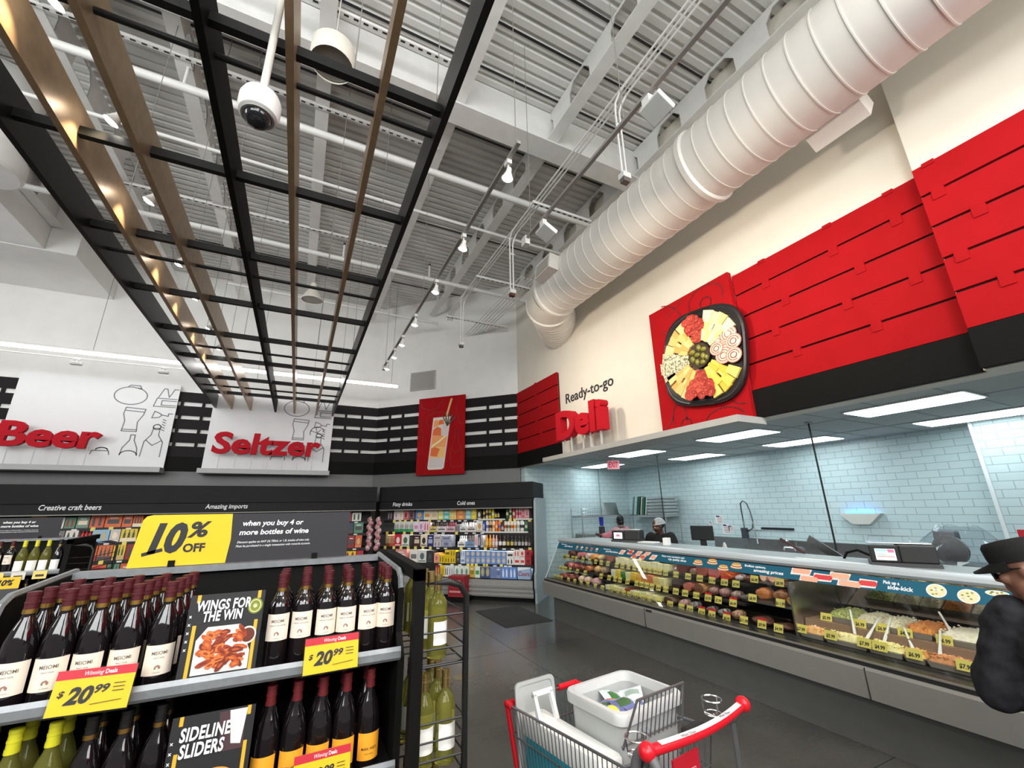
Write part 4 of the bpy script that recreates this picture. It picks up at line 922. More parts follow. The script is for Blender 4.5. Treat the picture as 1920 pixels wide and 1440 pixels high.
for i, (Y, z, w) in enumerate(((2.76, .09, .10), (2.68, .025, .09), (2.56, .055, .09), (2.42, .085, .09), (2.34, .025, .10), (2.20, .05, .07))):
    b = bT(MB()); b.quad([(-Y-w, -.0026, max(.001, z-.04)), (-Y+w*.8, -.0026, max(.001, z-.035)), (-Y+w, -.0026, min(.114, z+.03)), (-Y-w*.9, -.0026, min(.114, z+.035))], 5)
    for k in range(5): b.disc(-Y+(k-2)*w*.3, min(max(z, .025), .09), .028, .024, -.0030-.0003*k, 4 if i in (2, 5) else 0, 9)
    b.build('banner_picture', pics, bann)
for i, (Y, z, m) in enumerate(((1.75, .058, 7), (1.57, .045, 7), (1.42, .09, 7))):
    b = bT(MB()); b.disc(-Y, z, .062, .052 if z < .08 else .02, -.0026, 8, 18); b.disc(-Y, z, .054, .044 if z < .08 else .016, -.0030, m, 18)
    for k in range(16):
        a = rnd.random()*6.28; r = rnd.random()*.042; b.disc(-Y+r*math.cos(a), z+(r*.8 if z < .08 else .3*r)*math.sin(a), .009, .006, -.0034, (8, 6, 7)[k % 3], 6)
    b.build('banner_picture', pics, bann)
# lamp under the rail, shelves
MB().box(xa+.1, .262, 1.262, xb-.1, .30, 1.276).build('case_lamp', mat('case_lamp', (1, .95, .86), .4, noise=0, emit=14), dc)
SH = [(1.012, .32, -7.15, -3.42), (.83, .20, -7.15, -3.42), (1.065, .32, -3.40, -2.86), (.885, .20, -3.40, -2.86)]
for z, y, x0, x1 in SH:
    MB().box(x0, y-.02, z-.022, x1, .9, z).build('shelf', steel if x0 > -3.41 else M(44, 40, 38, .35), dc)
MB().box(-2.86, .10, .66, -2.845, .9, 1.12).build('shelf_divider', steel, dc)
mir = mat('case_mirror', (.6, .61, .6), .03, 1, noise=0)
b = MB(); b.prism([(.90, .86), (.905, .86), (.815, 1.27), (.81, 1.27)], -2.84, xb, 0, 'yz'); b.build('back_mirror', mir, dc)
# riser between the two rows of salad pans
b = MB(); b.prism([(.22, .66), (.9, .66), (.9, .80), (.25, .80)], -2.84, xb, 0, 'yz'); b.build('pan_riser', M(136, 108, 88, .4), dc)
def dput(lx, ly, z): return (DX+ly, -lx, z)

# ---- price cards, fixed to the shelf edges
cardm = [M(224, 206, 104), ink, M(200, 30, 40)]
CARD_OUT = {0: .32-.027, 1: .20-.027, 2: .06}
R1 = [7.34-.2, 7.1, 7.02, 6.87, 6.76, 6.55, 6.36, 6.19, 6.04, 5.87, 5.65, 5.52, 5.38, 5.25, 5.14, 5.04, 4.94, 4.84, 4.75, 4.64, 4.46, 4.26, 4.08, 3.9, 3.73, 3.58, 3.34, 3.06]
R2 = [7.12, 7.02, 6.93, 6.79, 6.57, 6.34, 5.91, 5.71, 5.57, 5.46, 5.29, 5.1, 5.0, 4.9, 4.8, 4.68, 4.55, 4.38, 4.23, 4.06, 3.89, 3.75, 3.56, 3.31, 3.01]
R3 = [7.13, 7.02, 6.91, 6.69, 6.5, 6.31, 6.13, 5.93, 5.75, 5.54, 5.38, 5.26, 5.15, 5.02, 4.87, 4.75, 4.58, 4.39, 4.21, 4.08, 3.91, 3.77, 3.58, 3.37, 3.17, 3.0]
pr = ['5.99', '7.99', '6.49', '8.99', '11.99', '9.99', '4.99', '12.99']
def card(Y, ly, z, w, h, txt, red):
    b = MB(); b.prism([(-w/2, 0), (w/2, 0), (w/2, h), (-w/2, h)], -.002, 0, 0)
    if txt: b.text(txt, 0, h*.22, h*.55, -.002, .0006, .03, .1, 1, 'CENTER', .8)
    if red: b.box(-w/2, -.003, h*.98, w/2, 0, h*1.28, 2)
    o = b.build('price_card', cardm, dc); o.location = (-Y, ly, z); o.rotation_euler = (R(-18), 0, 0)
n_ = 0
for k, rr in enumerate((R1, R2, R3)):
    for Y in rr:
        near = Y < 4.6; z = (1.0, .82, .68)[k]+(.08 if k == 0 and Y < 3.45 else .09 if k == 1 and Y < 3.4 else .02 if k == 2 and Y < 3.5 else 0)
        w = .092 if Y < 4.6 else .084
        card(Y, CARD_OUT[k]-.012, z-.036, w, .074, '$'+pr[n_ % 8], (near and Y < 4.0 and n_ % 3 != 1 and Y > 3.5) or (k == 2 and Y in (3.91, 3.77, 3.58, 3.17)))
        n_ += 1
SF = [(2.814, '$7.99'), (2.558, '$5.99'), (2.299, '$7.99'), (2.189, '$4.99'), (1.966, '$6.99'), (1.673, '$7.99')]
SB = [(2.678, '$5.99'), (2.403, '$6.99'), (2.235, '$6.99'), (2.079, '$4.99'), (1.834, '$6.99')]
for Y, t_ in SF: card(Y, .105, .695, .104, .072, t_, False)
for Y, t_ in SB: card(Y, .305, .795, .10, .070, t_, False)

# ---- meat and cheese
def fm_(c1, c2, s=40, r=.35): 
    k = 'food_%d_%d_%d_%d' % (c1[0], c1[1], c1[2], c2[0])
    if k not in MATS: MATS[k] = food(k, *[tuple((v/255)**2.2 for v in c) for c in (c1, c2)], scale=s, rough=r, bump=.2)
    return MATS[k]
wrapm = mat('clear_wrap', (.6, .6, .6), .12, noise=.3, scale=30)
def deli_item(shape, Y, k, w, h, c1, c2, label, name, cat, group, depth=.26, zz=None):
    z = zz if zz is not None else (1.013, .831, .661)[k]
    if zz is None and Y < 3.42 and k < 2: z = (1.066, .886)[k]
    ly = (.34, .23, .10)[k]
    m = fm_(c1, c2); b = MB(); sm = 50
    if shape == 'block': b.box(-w/2, 0, 0, w/2, depth, h, bev=.006); sm = None
    elif shape == 'loaf':
        for v, s_ in ((0, .8), (.02, 1), (.5, 1), (.8, .85), (1, .5)): pass
        b.tube([(0, 0, h/2), (0, .015, h/2), (0, depth*.9, h/2), (0, depth, h/2)], [w*.40, w*.5, w*.5, w*.35], 14); b.v = [(x, y, z_*h/w+h/2*(1-h/w) if 0 else (z_-h/2)*(h/w)+h/2) for x, y, z_ in b.v]
    elif shape == 'log':
        b.tube([(0, 0, h/2), (0, depth, h/2)], h/2, 14)
    elif shape == 'dome':
        b.tube([(0, 0, h*.5), (0, depth, h*.5)], h*.5, 20); b.v = [(x*w/h, y, max(z_, 0)) for x, y, z_ in b.v]
    elif shape == 'bag':
        b.sphere((0, .09, h*.48), (w*.5, .09, h*.5), 12)
        b.v = [(x*(1+.10*math.sin(9*z_/h+5*y/.1)), y, max(0, z_+.006*math.sin(40*x))) for x, y, z_ in b.v]
    o = b.build(name, m, loc=dput(-Y, ly, z), rz=-PI/2, smooth=sm)
    tag(o, label, cat, group)
    if shape in ('log', 'dome') and c2:
        f_ = MB(); rr = h*.46
        f_.quad([(rr*math.cos(2*PI*i/16)*(w/h if shape == 'dome' else 1), -.002, max(.002, h*.5+rr*math.sin(2*PI*i/16))) for i in range(16)][::1])
        f_.build('cut_face', fm_(c2, tuple(min(255, v+14) for v in c2), 60), o)
    return o
SN = ('top', 'middle', 'bottom')
GR = lambda k, w: '%s on the %s shelf of the deli case' % (w, SN[k])
# cut meats, far section
far = [
 (0, [('loaf', 7.02, .15, .10, (96, 52, 42), (120, 70, 56), 'dark brown roast loaf'), ('log', 6.74, .09, .085, (226, 130, 140), (210, 150, 150), 'pink wrapped meat log'), ('log', 6.62, .09, .085, (222, 110, 120), (206, 130, 130), 'deep pink wrapped meat log'),
      ('log', 6.50, .10, .09, (240, 226, 220), (226, 200, 196), 'white wrapped meat log'), ('loaf', 6.34, .13, .085, (232, 150, 80), (240, 176, 110), 'orange glazed loaf'), ('bag', 6.18, .13, .09, (238, 206, 160), (232, 184, 120), 'tan wrapped breast with blue wrapper'),
      ('dome', 5.88, .19, .15, (176, 92, 70), (150, 78, 62), 'large round ham with cut face')]),
 (1, [('bag', 7.06, .12, .09, (86, 58, 50), (130, 100, 90), 'dark wrapped meat'), ('loaf', 6.90, .11, .09, (206, 96, 96), (226, 140, 140), 'pink wrapped loaf'), ('loaf', 6.74, .11, .08, (150, 60, 54), (190, 110, 100), 'red-brown loaf'),
      ('loaf', 6.56, .14, .075, (120, 56, 40), (150, 76, 54), 'brown loaf'), ('loaf', 6.36, .14, .09, (176, 96, 60), (206, 130, 80), 'orange-brown loaf'), ('bag', 6.14, .15, .115, (206, 160, 100), (226, 190, 130), 'tan wrapped turkey breast'), ('bag', 5.99, .12, .11, (120, 110, 106), (206, 160, 100), 'grey-capped wrapped breast')]),
 (2, [('loaf', 6.95, .20, .09, (150, 76, 70), (176, 100, 92), 'brown-pink roast'), ('loaf', 6.74, .17, .10, (130, 60, 52), (160, 90, 80), 'dark red roast'), ('bag', 6.44, .13, .11, (220, 170, 150), (240, 220, 190), 'wrapped pink and cream breast'),
      ('bag', 6.27, .13, .11, (226, 150, 120), (240, 226, 214), 'wrapped cream breast'), ('bag', 6.06, .18, .12, (190, 130, 130), (216, 170, 166), 'wrapped mauve ham')])]
for k, items in far:
    for i, (sh, Y, w_, h, c1, c2, nm) in enumerate(items):
        deli_item(sh, Y, k, w_, h, c1, c2, '%s on the %s deli shelf at the far end' % (nm, SN[k]), 'deli_meat', 'deli meat', GR(k, 'meats'))
# cheeses, middle section
CH = {0: [(244, 236, 190)]*10, 1: [(238, 232, 200), (240, 200, 60), (70, 130, 60), (238, 226, 170), (240, 196, 60), (232, 178, 60), (226, 140, 56), (214, 120, 60), (232, 200, 120), (236, 222, 160)], 2: [(240, 236, 196), (238, 232, 170), (236, 228, 180), (232, 224, 190), (150, 70, 50), (238, 230, 200), (240, 232, 160), (238, 230, 180), (236, 226, 170), (234, 224, 160)]}
YS = [5.68-.112*i for i in range(10)]
for k in range(3):
    for i, Y in enumerate(YS):
        c = CH[k][i]; c2 = tuple(max(0, v-14) for v in c)
        deli_item('block', Y, k, .104, (.085, .10, .065)[k]+.012*(i % 3 == 1), c, c2, '%s cheese block, %s of ten on the %s deli shelf' % ('brown-wrapped' if c[0] == 150 else cname(c), ORD[i], SN[k]), 'cheese_block', 'cheese', GR(k, 'cheese blocks'))
for i, (Y, a) in enumerate(((5.62, .2), (5.42, -.3), (5.25, .5), (5.1, -.2), (4.92, .4), (4.78, -.5), (4.62, .3))):
    b = MB(); b.T = Euler((R(10+4*(i % 3)), R(6*(-1)**i), a)).to_matrix().to_4x4(); b.box(-.09, -.06, 0, .09, .12, .0035); 
    tag(b.build('deli_paper', M(240, 232, 196), loc=dput(-Y, .42, 1.118+.004*i), rz=-PI/2), 'loose cream paper sheet on the cheese blocks, %s from the far end' % ORD[i], 'paper sheet', 'paper sheets on the cheese')
mid = [
 (0, [('bag', 4.52, .10, .08, (190, 110, 110), (240, 226, 220), 'small pink wrapped meat'), ('dome', 4.40, .17, .13, (110, 56, 44), (96, 46, 36), 'brown round meat'), ('loaf', 4.22, .12, .08, (130, 76, 66), (170, 140, 130), 'brown wrapped loaf'), ('dome', 4.08, .17, .14, (226, 90, 40), (156, 82, 70), 'round bologna in orange wrapper'),
      ('dome', 3.90, .17, .135, (236, 140, 156), (190, 110, 106), 'round ham in pink wrapper'), ('loaf', 3.75, .17, .085, (170, 56, 24), (206, 100, 50), 'orange-red glazed loaf'), ('bag', 3.60, .13, .08, (200, 190, 190), (120, 60, 60), 'white-wrapped meat'), ('bag', 3.48, .12, .09, (80, 34, 30), (110, 60, 54), 'dark brown wrapped meat')]),
 (1, [('dome', 4.42, .15, .125, (40, 28, 26), (62, 44, 40), 'black-rind round meat'), ('dome', 4.24, .13, .10, (156, 70, 56), (180, 100, 84), 'red round meat'), ('dome', 4.06, .15, .115, (206, 150, 90), (110, 66, 50), 'tan-topped round meat'), ('bag', 3.90, .14, .10, (110, 60, 50), (170, 130, 124), 'brown wrapped meat'),
      ('bag', 3.75, .14, .11, (126, 74, 62), (176, 140, 132), 'red-brown wrapped meat'), ('bag', 3.60, .13, .10, (84, 62, 56), (180, 150, 140), 'grey-brown wrapped meat'), ('bag', 3.48, .13, .08, (50, 40, 38), (110, 100, 96), 'black wrapped meat')]),
 (2, [('loaf', 4.46, .18, .09, (70, 48, 38), (96, 70, 58), 'dark brown loaf'), ('bag', 4.26, .15, .09, (150, 84, 76), (206, 180, 176), 'pinkish wrapped meat'), ('bag', 4.10, .14, .09, (64, 50, 48), (170, 160, 158), 'dark wrapped meat'), ('bag', 3.86, .13, .08, (50, 40, 40), (150, 130, 126), 'black wrapped meat'),
      ('bag', 3.70, .13, .08, (56, 48, 46), (190, 186, 182), 'black and clear wrapped meat'), ('bag', 3.52, .15, .10, (110, 70, 54), (190, 150, 120), 'tan wrapped meat')])]
for k, items in mid:
    for i, (sh, Y, w_, h, c1, c2, nm) in enumerate(items):
        deli_item(sh, Y, k, w_, h, c1, c2, '%s on the %s shelf beside the cheese' % (nm, SN[k]), 'deli_meat', 'deli meat', GR(k, 'meats'))
for (k, sh, Y, w_, h, c1, c2, nm) in ((0, 'log', 3.27, .075, .075, (240, 190, 160), (240, 190, 164), 'pale pink meat roll'), (0, 'log', 3.17, .085, .085, (238, 180, 150), (236, 176, 150), 'larger pale pink meat roll'), (0, 'loaf', 2.98, .07, .025, (130, 80, 60), (160, 110, 90), 'small brown slice'),
      (1, 'bag', 3.26, .19, .125, (190, 112, 50), (150, 80, 36), 'golden roast chicken'), (1, 'bag', 3.07, .19, .13, (150, 90, 40), (110, 62, 28), 'dark golden roast chicken'), (1, 'loaf', 2.93, .12, .08, (176, 130, 74), (200, 156, 96), 'tan roast breast'),
      (2, 'bag', 3.24, .23, .09, (110, 70, 58), (84, 50, 42), 'brown roast beef'), (2, 'bag', 3.02, .20, .07, (90, 58, 50), (110, 76, 64), 'dark roast beef')):
    deli_item(sh, Y, k, w_, h, c1, c2, '%s on the %s shelf next to the steel divider' % (nm, SN[k]), 'deli_meat', 'deli meat', GR(k, 'cooked meats'))

# ---- salads in pans with serving spoons
def salad(Y, w_, ly, z, c1, c2, nm, sc, shape):
    t = thing('salad_pan', '%s in a shallow pan, %s row of the salads' % (nm, 'back' if z > .7 else 'front'), 'salad', dput(-Y, ly, z), -PI/2, 'salad pans in the deli case')
    d = .40 if z > .7 else .12
    b = MB(); b.add([(-w_/2+.015, .01, 0), (w_/2-.015, .01, 0), (w_/2-.015, d-.005, 0), (-w_/2+.015, d-.005, 0), (-w_/2, 0, .045), (w_/2, 0, .045), (w_/2, d, .045), (-w_/2, d, .045)],
        [(3, 2, 1, 0), (0, 1, 5, 4), (1, 2, 6, 5), (2, 3, 7, 6), (3, 0, 4, 7)]); b.build('pan', M(150, 142, 132, .3), t)
    b = MB(); nx, ny = 18, 10; vs_ = []; fs = []
    for j in range(ny+1):
        for i in range(nx+1):
            u, v = i/nx, j/ny; e = min(u, 1-u, v, 1-v)
            vs_.append(((u-.5)*w_*.98, v*d, .038+.05*min(1, e*5)*(.7+.3*math.sin(PI*u))+rnd.uniform(-.008, .010)*(e > 0)))
    for j in range(ny):
        for i in range(nx): a = j*(nx+1)+i; fs.append((a, a+1, a+nx+2, a+nx+1))
    b.add(vs_, fs); m = fm_(c1, c2, sc, .4)
    for i in range(70):
        x, y = rnd.uniform(-.44, .44)*w_, rnd.uniform(.1, .9)*d; z_ = .075+rnd.uniform(-.01, .012); a = rnd.uniform(0, 3.1)
        if shape == 'shred': b.bar((x, y, z_), (x+.022*math.cos(a), y+.022*math.sin(a), z_+rnd.uniform(-.006, .008)), .004, .004)
        elif shape == 'curl': b.tube([(x+.008*math.cos(a+q), y+.008*math.sin(a+q), z_+.002*q) for q in (0, 1.2, 2.4, 3.6)], .0042, 5)
        else: b.sphere((x, y, z_), (.009, .007, .006), 6)
    b.build('salad', m, t, smooth=40)
    return t
salad(2.74, .22, .13, .661, (232, 160, 90), (240, 196, 140), 'orange shredded salad', 60, 'shred')
salad(2.46, .33, .13, .661, (240, 220, 140), (250, 238, 190), 'pale macaroni salad', 50, 'curl')
salad(2.17, .24, .13, .661, (236, 220, 130), (246, 236, 180), 'creamy pasta salad', 50, 'curl')
salad(1.98, .14, .13, .661, (232, 170, 80), (240, 200, 130), 'orange chopped salad', 70, 'shred')
salad(1.77, .27, .13, .661, (226, 160, 110), (206, 130, 84), 'pink shrimp salad', 45, 'curl')
salad(1.50, .26, .13, .661, (240, 210, 160), (226, 180, 120), 'tan bean salad', 60, 'lump')
salad(2.58, .24, .32, .801, (206, 206, 130), (90, 110, 50), 'green and white slaw', 60, 'shred')
salad(2.36, .20, .32, .801, (226, 216, 190), (190, 180, 150), 'pale chopped salad', 60, 'lump')
salad(2.18, .16, .32, .801, (236, 226, 200), (206, 196, 160), 'white potato salad', 50, 'lump')
salad(2.0, .19, .32, .801, (226, 160, 80), (206, 110, 60), 'orange and red bean salad', 60, 'lump')
salad(1.73, .34, .32, .801, (246, 240, 220), (230, 216, 190), 'white creamy seafood salad', 45, 'lump')
salad(1.40, .28, .32, .801, (240, 230, 200), (226, 206, 160), 'cream coloured salad', 45, 'lump')
def spoon(Y, ly, z, tip, nm):
    b = MB(); a = Vector((-Y, ly, z)); e = a+Vector(tip)
    b.tube([a, a+(e-a)*.15, a+(e-a)*.5, e], [.011, .013, .008, .008], 6); b.v = [(x, y, zz) for x, y, zz in b.v]
    o = b.build('serving_spoon', mat('spoon_plastic', (.75, .74, .70), .3, noise=0), loc=(DX, 0, 0), rz=-PI/2, smooth=50); tag(o, nm, 'spoon', 'serving spoons in the salads')
spoon(2.40, .20, .76, (-.06, .12, .17), 'pale serving spoon leaning from the macaroni salad, handle toward the mirror')
spoon(2.30, .17, .75, (.03, .20, .14), 'white serving spoon standing in the pale macaroni salad')
spoon(2.19, .20, .75, (.0, .18, .15), 'white serving spoon between the potato and macaroni pans')
spoon(2.0, .20, .73, (-.08, .12, .13), 'white serving spoon stuck in the orange chopped salad')
spoon(1.84, .19, .73, (-.01, .14, .16), 'wide white spoon standing in the shrimp salad')
spoon(1.80, .40, .85, (-.10, .12, .14), 'thin serving spoon in the white seafood salad')
spoon(2.76, .20, .72, (.03, .12, .08), 'short spoon in the orange shredded salad')
# ================================================================== KITCHEN BEHIND THE DELI
trof = mat('troffer_panel', (.86, .98, 1.0), .4, noise=0, emit=9)
k = 0
for i, Y in enumerate((2.12, 4.27, 6.5, 8.75)):
    for j, X in enumerate((6.0, 7.68)):
        if i == 3 and j == 0: X = 6.9
        if i == 3 and j == 1: continue
        t = thing('ceiling_light', 'bright rectangular kitchen ceiling light, %s pair from the far end, %s' % (('fourth', 'third', 'second', 'first')[i], ('row over the case', 'row by the tiled wall')[j]) if i < 3 else 'bright rectangular kitchen ceiling light nearest the far tiled corner'.replace('nearest', 'close to'), 'ceiling light', (X, Y, 2.885), 0, 'kitchen ceiling lights')
        MB().box(-.30, -.54, 0, .30, .54, .012).build('frame', M(220, 228, 228), t)
        MB().box(-.275, -.515, -.006, .275, .515, 0).build('diffuser', trof, t)
t = thing('exit_sign', 'small red EXIT sign hanging from the kitchen ceiling', 'sign', (6.1, 7.35, 2.66), R(-28))
MB().box(-.13, -.02, 0, .13, .02, .19).build('panel', M(236, 150, 160), t)
b = MB(); fit(b, 'EXIT', -.1, .1, .04, .11, -.021, .002, .03); b.build('lettering', M(214, 30, 60), t)
MB().box(-.01, -.01, .19, .01, .01, .24).build('stem', M(200, 206, 206), t)
for i, (x, y, z0, z1, r, c) in enumerate(((5.95, 3.17, 1.31, 2.9, .011, M(16, 16, 18)), (6.6, 6.55, 1.0, 2.9, .010, M(26, 28, 30)), (7.3, 9.45, 1.0, 2.9, .010, M(120, 128, 130)))):
    t = thing('power_pole', ('thin black power pole beside the screen scale', 'thin black power pole behind the worker in the hairnet', 'thin grey power pole behind the person in pink')[i], 'pole', (x, y, z0))
    MB().tube([(0, 0, 0), (0, 0, z1-z0)], r, 8).build('pole', c, t); MB().box(-.04, -.03, z1-z0-.02, .04, .03, z1-z0).build('cap', M(170, 176, 176), t)

# wire shelving
def wire_rack(label, x, y, rz, w, d, shelves, h):
    t = thing('wire_rack', label, 'shelving', (x, y, 0), rz)
    for px in (-w/2, w/2):
        for py in (-d/2, d/2): MB().tube([(px, py, 0), (px, py, h)], .013, 8).build('post', steel, t)
    for z in shelves:
        b = MB(); b.box(-w/2, -d/2-.006, z-.045, w/2, -d/2+.006, z); b.box(-w/2, d/2-.006, z-.045, w/2, d/2+.006, z)
        b.box(-w/2-.006, -d/2, z-.03, -w/2+.006, d/2, z); b.box(w/2-.006, -d/2, z-.03, w/2+.006, d/2, z)
        for i in range(int(w/.05)): b.box(-w/2+.03+i*.05, -d/2, z-.006, -w/2+.034+i*.05, d/2, z)
        b.build('shelf', mat('rack_wire', (.42, .43, .44), .3, .7, noise=0), t)
    return t
wire_rack('wire shelving with a tray on top, by the far tiled wall', 6.92, 9.0, 0, 1.44, .45, (.5, 1.12, 1.68), 1.86)
wire_rack('wire shelving holding cutting boards, by the tiled back wall', 8.0, 8.47, PI/2, 1.62, .45, (.5, 1.1, 1.67), 1.70)
b = MB(); b.T = Euler((R(-14), 0, R(4))).to_matrix().to_4x4(); b.box(-.22, 0, 0, .22, .02, .32, bev=.006); b.box(-.20, -.003, .02, .20, 0, .30)
tag(b.build('sheet_tray', steel, loc=(7.30, 8.98, 1.683)), 'metal sheet tray standing on the top wire shelf', 'tray')
tag(MB().box(-.16, -.2, 0, .16, .2, .14, bev=.02).build('plastic_bin', M(120, 128, 124), loc=(6.42, 9.0, 1.122)), 'grey plastic bin on the lower wire shelf', 'bin')
t = thing('wire_basket', 'tilted wire basket on top of the far wire shelving', 'basket', (6.55, 8.99, 1.682))
b = MB()
for z in (.0, .08, .16): b.tube([(-.28, -.15, z), (.34, -.15, z), (.34, .15, z), (-.28, .15, z)], .004, 5, closed=True)
for i in range(9): b.tube([(-.26+i*.07, -.15, 0), (-.26+i*.07, -.15, .16)], .003, 5)
b.build('basket_wire', chrome, t)
t = tag(MB().lathe([(.045, 0), (.055, .20), (.058, .205), (.05, .205), (.042, .01)], 16).build('plastic_cup', M(40, 50, 170), loc=(6.72, 8.72, 1.44), smooth=40), 'blue cup stack held high beside the person in pink', 'cup')
tag(MB().box(-.05, -.05, 0, .05, .05, .30).build('cup_dispenser', M(60, 62, 60), loc=(6.72, 8.72, 1.125)), 'dark dispenser under the blue cup stack', 'dispenser')
for i, (Y, c, nm) in enumerate(((9.02, (96, 112, 110), 'grey-green'), (8.86, (16, 120, 84), 'bright green'), (8.72, (50, 66, 62), 'dark green'), (8.62, (214, 216, 206), 'white'), (8.52, (20, 110, 76), 'green'), (8.42, (222, 224, 216), 'outer white'))):
    b = MB(); b.T = Euler((R(9), 0, R((52, 44, 30, 26, 24, 20)[i]))).to_matrix().to_4x4(); b.box(-.19, -.012, 0, .19, .012, .46 if i < 3 else .44, bev=.006)
    tag(b.build('cutting_board', M(*c), loc=(8.0, Y, 1.676)), '%s cutting board standing on the wire shelf, %s in the row' % (nm, ORD[i]), 'cutting board', 'cutting boards in a row')
for i in range(6):
    b = MB(); b.box(-.22, -.28, 0, .22, .28, .012); b.box(-.23, -.29, .012, .23, .29, .05); b.v = [(x, y, z) for x, y, z in b.v]
    tag(b.build('bun_tray', steel, loc=(8.02, 7.97, 1.675+i*.075)), 'metal tray, %s from the bottom of the tray stack' % ORD[i], 'tray', 'stack of metal trays')
for i in range(5): tag(MB().box(-.19, -.24, 0, .19, .24, .022).build('tray_spacer', M(140, 144, 146), loc=(8.02, 7.97, 1.7265+i*.075)), 'grey spacer in the tray stack, %s from the bottom' % ORD[i], 'spacer', 'spacers in the tray stack')

# sink counter along the back wall
t = thing('sink_counter', 'stainless sink counter along the tiled back wall', 'counter', (8.0, 5.1, 0))
MB().box(-.40, -1.75, .86, .36, 1.75, .92).build('worktop', steel, t); MB().box(.32, -1.75, .92, .38, 1.75, 1.22).build('splashback', steel, t)
MB().box(-.36, -1.7, .45, .30, 1.7, .86).build('basin', steel, t)
for py in (-1.6, 1.6):
    for px in (-.33, .3): MB().tube([(px, py, 0), (px, py, .45)], .02, 8).build('leg', steel, t)
t = thing('spray_faucet', 'tall looped spring spray faucet over the sink', 'faucet', (8.28, 6.05, .92))
MB().tube([(0, 0, 0), (0, 0, .62)], .016, 8).build('riser', chrome, t)
pts = [(0, 0, .5), (0, .01, .85), (-.02, -.01, .98), (-.03, -.08, 1.03), (-.04, -.16, .98), (-.05, -.22, .82), (-.06, -.25, .62), (-.06, -.22, .50), (-.05, -.12, .44), (0, -.02, .44)]
MB().tube(pts, .012, 8).build('hose', M(96, 98, 100, .3, 60), t, smooth=60)
MB().tube([(-.06, -.25, .62), (-.06, -.27, .30), (-.10, -.30, .22)], .012, 8).build('spray_arm', chrome, t)
MB().tube([(0, .05, .46), (0, -.35, .46)], .014, 8).build('wall_bracket', chrome, t)
MB().box(-.05, -.06, .30, .02, .06, .50, bev=.01).build('valve', M(60, 62, 70), t)
t = thing('swing_faucet', 'bent chrome faucet on the sink splashback', 'faucet', (8.24, 5.15, 1.1))
MB().tube([(0, .12, 0), (0, -.12, 0)], .014, 8).build('mixer', chrome, t); MB().tube([(0, 0, 0), (-.02, 0, .08), (-.10, -.04, .12), (-.25, -.10, .14)], .011, 8).build('spout', chrome, t)
for dy in (-.1, .1): MB().tube([(0, dy, 0), (-.05, dy, -.04), (-.06, dy, .0)], .01, 6).build('lever', chrome, t)
tag(MB().box(-.012, -.32, -.02, .012, .32, .02).build('knife_strip', M(24, 24, 28), loc=(8.386, 5.44, 1.415)), 'black magnetic knife strip on the tiled wall', 'knife strip')
t = thing('insect_light', 'white wedge-shaped wall lamp glowing blue on top', 'wall lamp', (8.39, 3.96, 1.53))
b = MB(); b.prism([(-.30, .17), (.30, .17), (.12, 0), (-.12, 0)], -.11, 0, 0, 'yz'); b.v = [(x, y, z) for x, y, z in b.v]; b.build('shade', M(206, 206, 200), t)
MB().tube([(-.05, -.20, .185), (-.05, .20, .185)], .018, 8).build('tube', mat('blue_tube', (.05, .30, 1.0), .3, noise=0, emit=7), t)
for i, (Y, z, w_, h, m) in enumerate(((6.72, 1.48, .20, .18, 0), (6.58, 1.28, .18, .2, 0), (6.45, 1.33, .12, .12, 0), (6.95, 1.42, .10, .10, 0))):
    b = MB(); b.box(-.002, -w_/2, 0, 0, w_/2, h, 0); 
    for q in range(5): b.box(-.003, -w_*.4, h*(.12+.16*q), -.002, w_*(.1+.25*rnd.random()), h*(.17+.16*q), 1 if q % 2 else 2)
    b.box(-.003, -w_*.1, h*.8, -.002, w_*.35, h*.95, 1)
    tag(b.build('notice', [paper, M(40, 60, 130), M(180, 60, 80)], loc=(8.398, Y, z)), ('large printed notice on the tiles beside the spray faucet', 'lower printed notice with blue mark beside the spray faucet', 'small white notice closest to the spray faucet', 'small white notice on the tiles behind the dark monitor')[i], 'notice')
tag(MB().box(-.012, -.03, 0, 0, .03, .09, bev=.004).build('wall_outlet', M(150, 160, 160), loc=(8.398, 6.15, 1.28)), 'grey wall outlet under the spray faucet hose', 'outlet')

# monitor, scales and slicers
t = thing('monitor', 'black monitor seen from behind on the worktable', 'monitor', (6.6, 5.68, 1.05), R(-60))
MB().box(-.19, -.02, .22, .19, .04, .47, bev=.015).build('screen_back', M(20, 20, 22), t); MB().box(-.05, .0, .05, .05, .06, .26).build('stand', M(26, 26, 28), t)
MB().box(-.13, -.1, .0, .13, .12, .05).build('foot', M(150, 152, 150), t); MB().box(-.10, -.026, .05, .08, -.02, .13).build('note', paper, t)
b = MB(); b.box(-.45, -.9, .88, .45, .9, .93)
t = thing('work_table', 'steel worktable behind the deli case', 'table', (6.6, 5.2, 0))
MB().box(-.32, -.75, 1.0, .32, .75, 1.045).build('table_top', steel, t)
for px in (-.28, .28):
    for py in (-.7, .7): MB().tube([(px, py, 0), (px, py, 1.0)], .02, 8).build('leg', steel, t)
tag(MB().sphere((0, 0, .0), (.05, .05, .22), 10, half=True).build('paper_towel', M(206, 200, 186), loc=(6.6, 5.25, 1.046), smooth=50), 'cream crumpled towel on the worktable beside the monitor', 'towel')
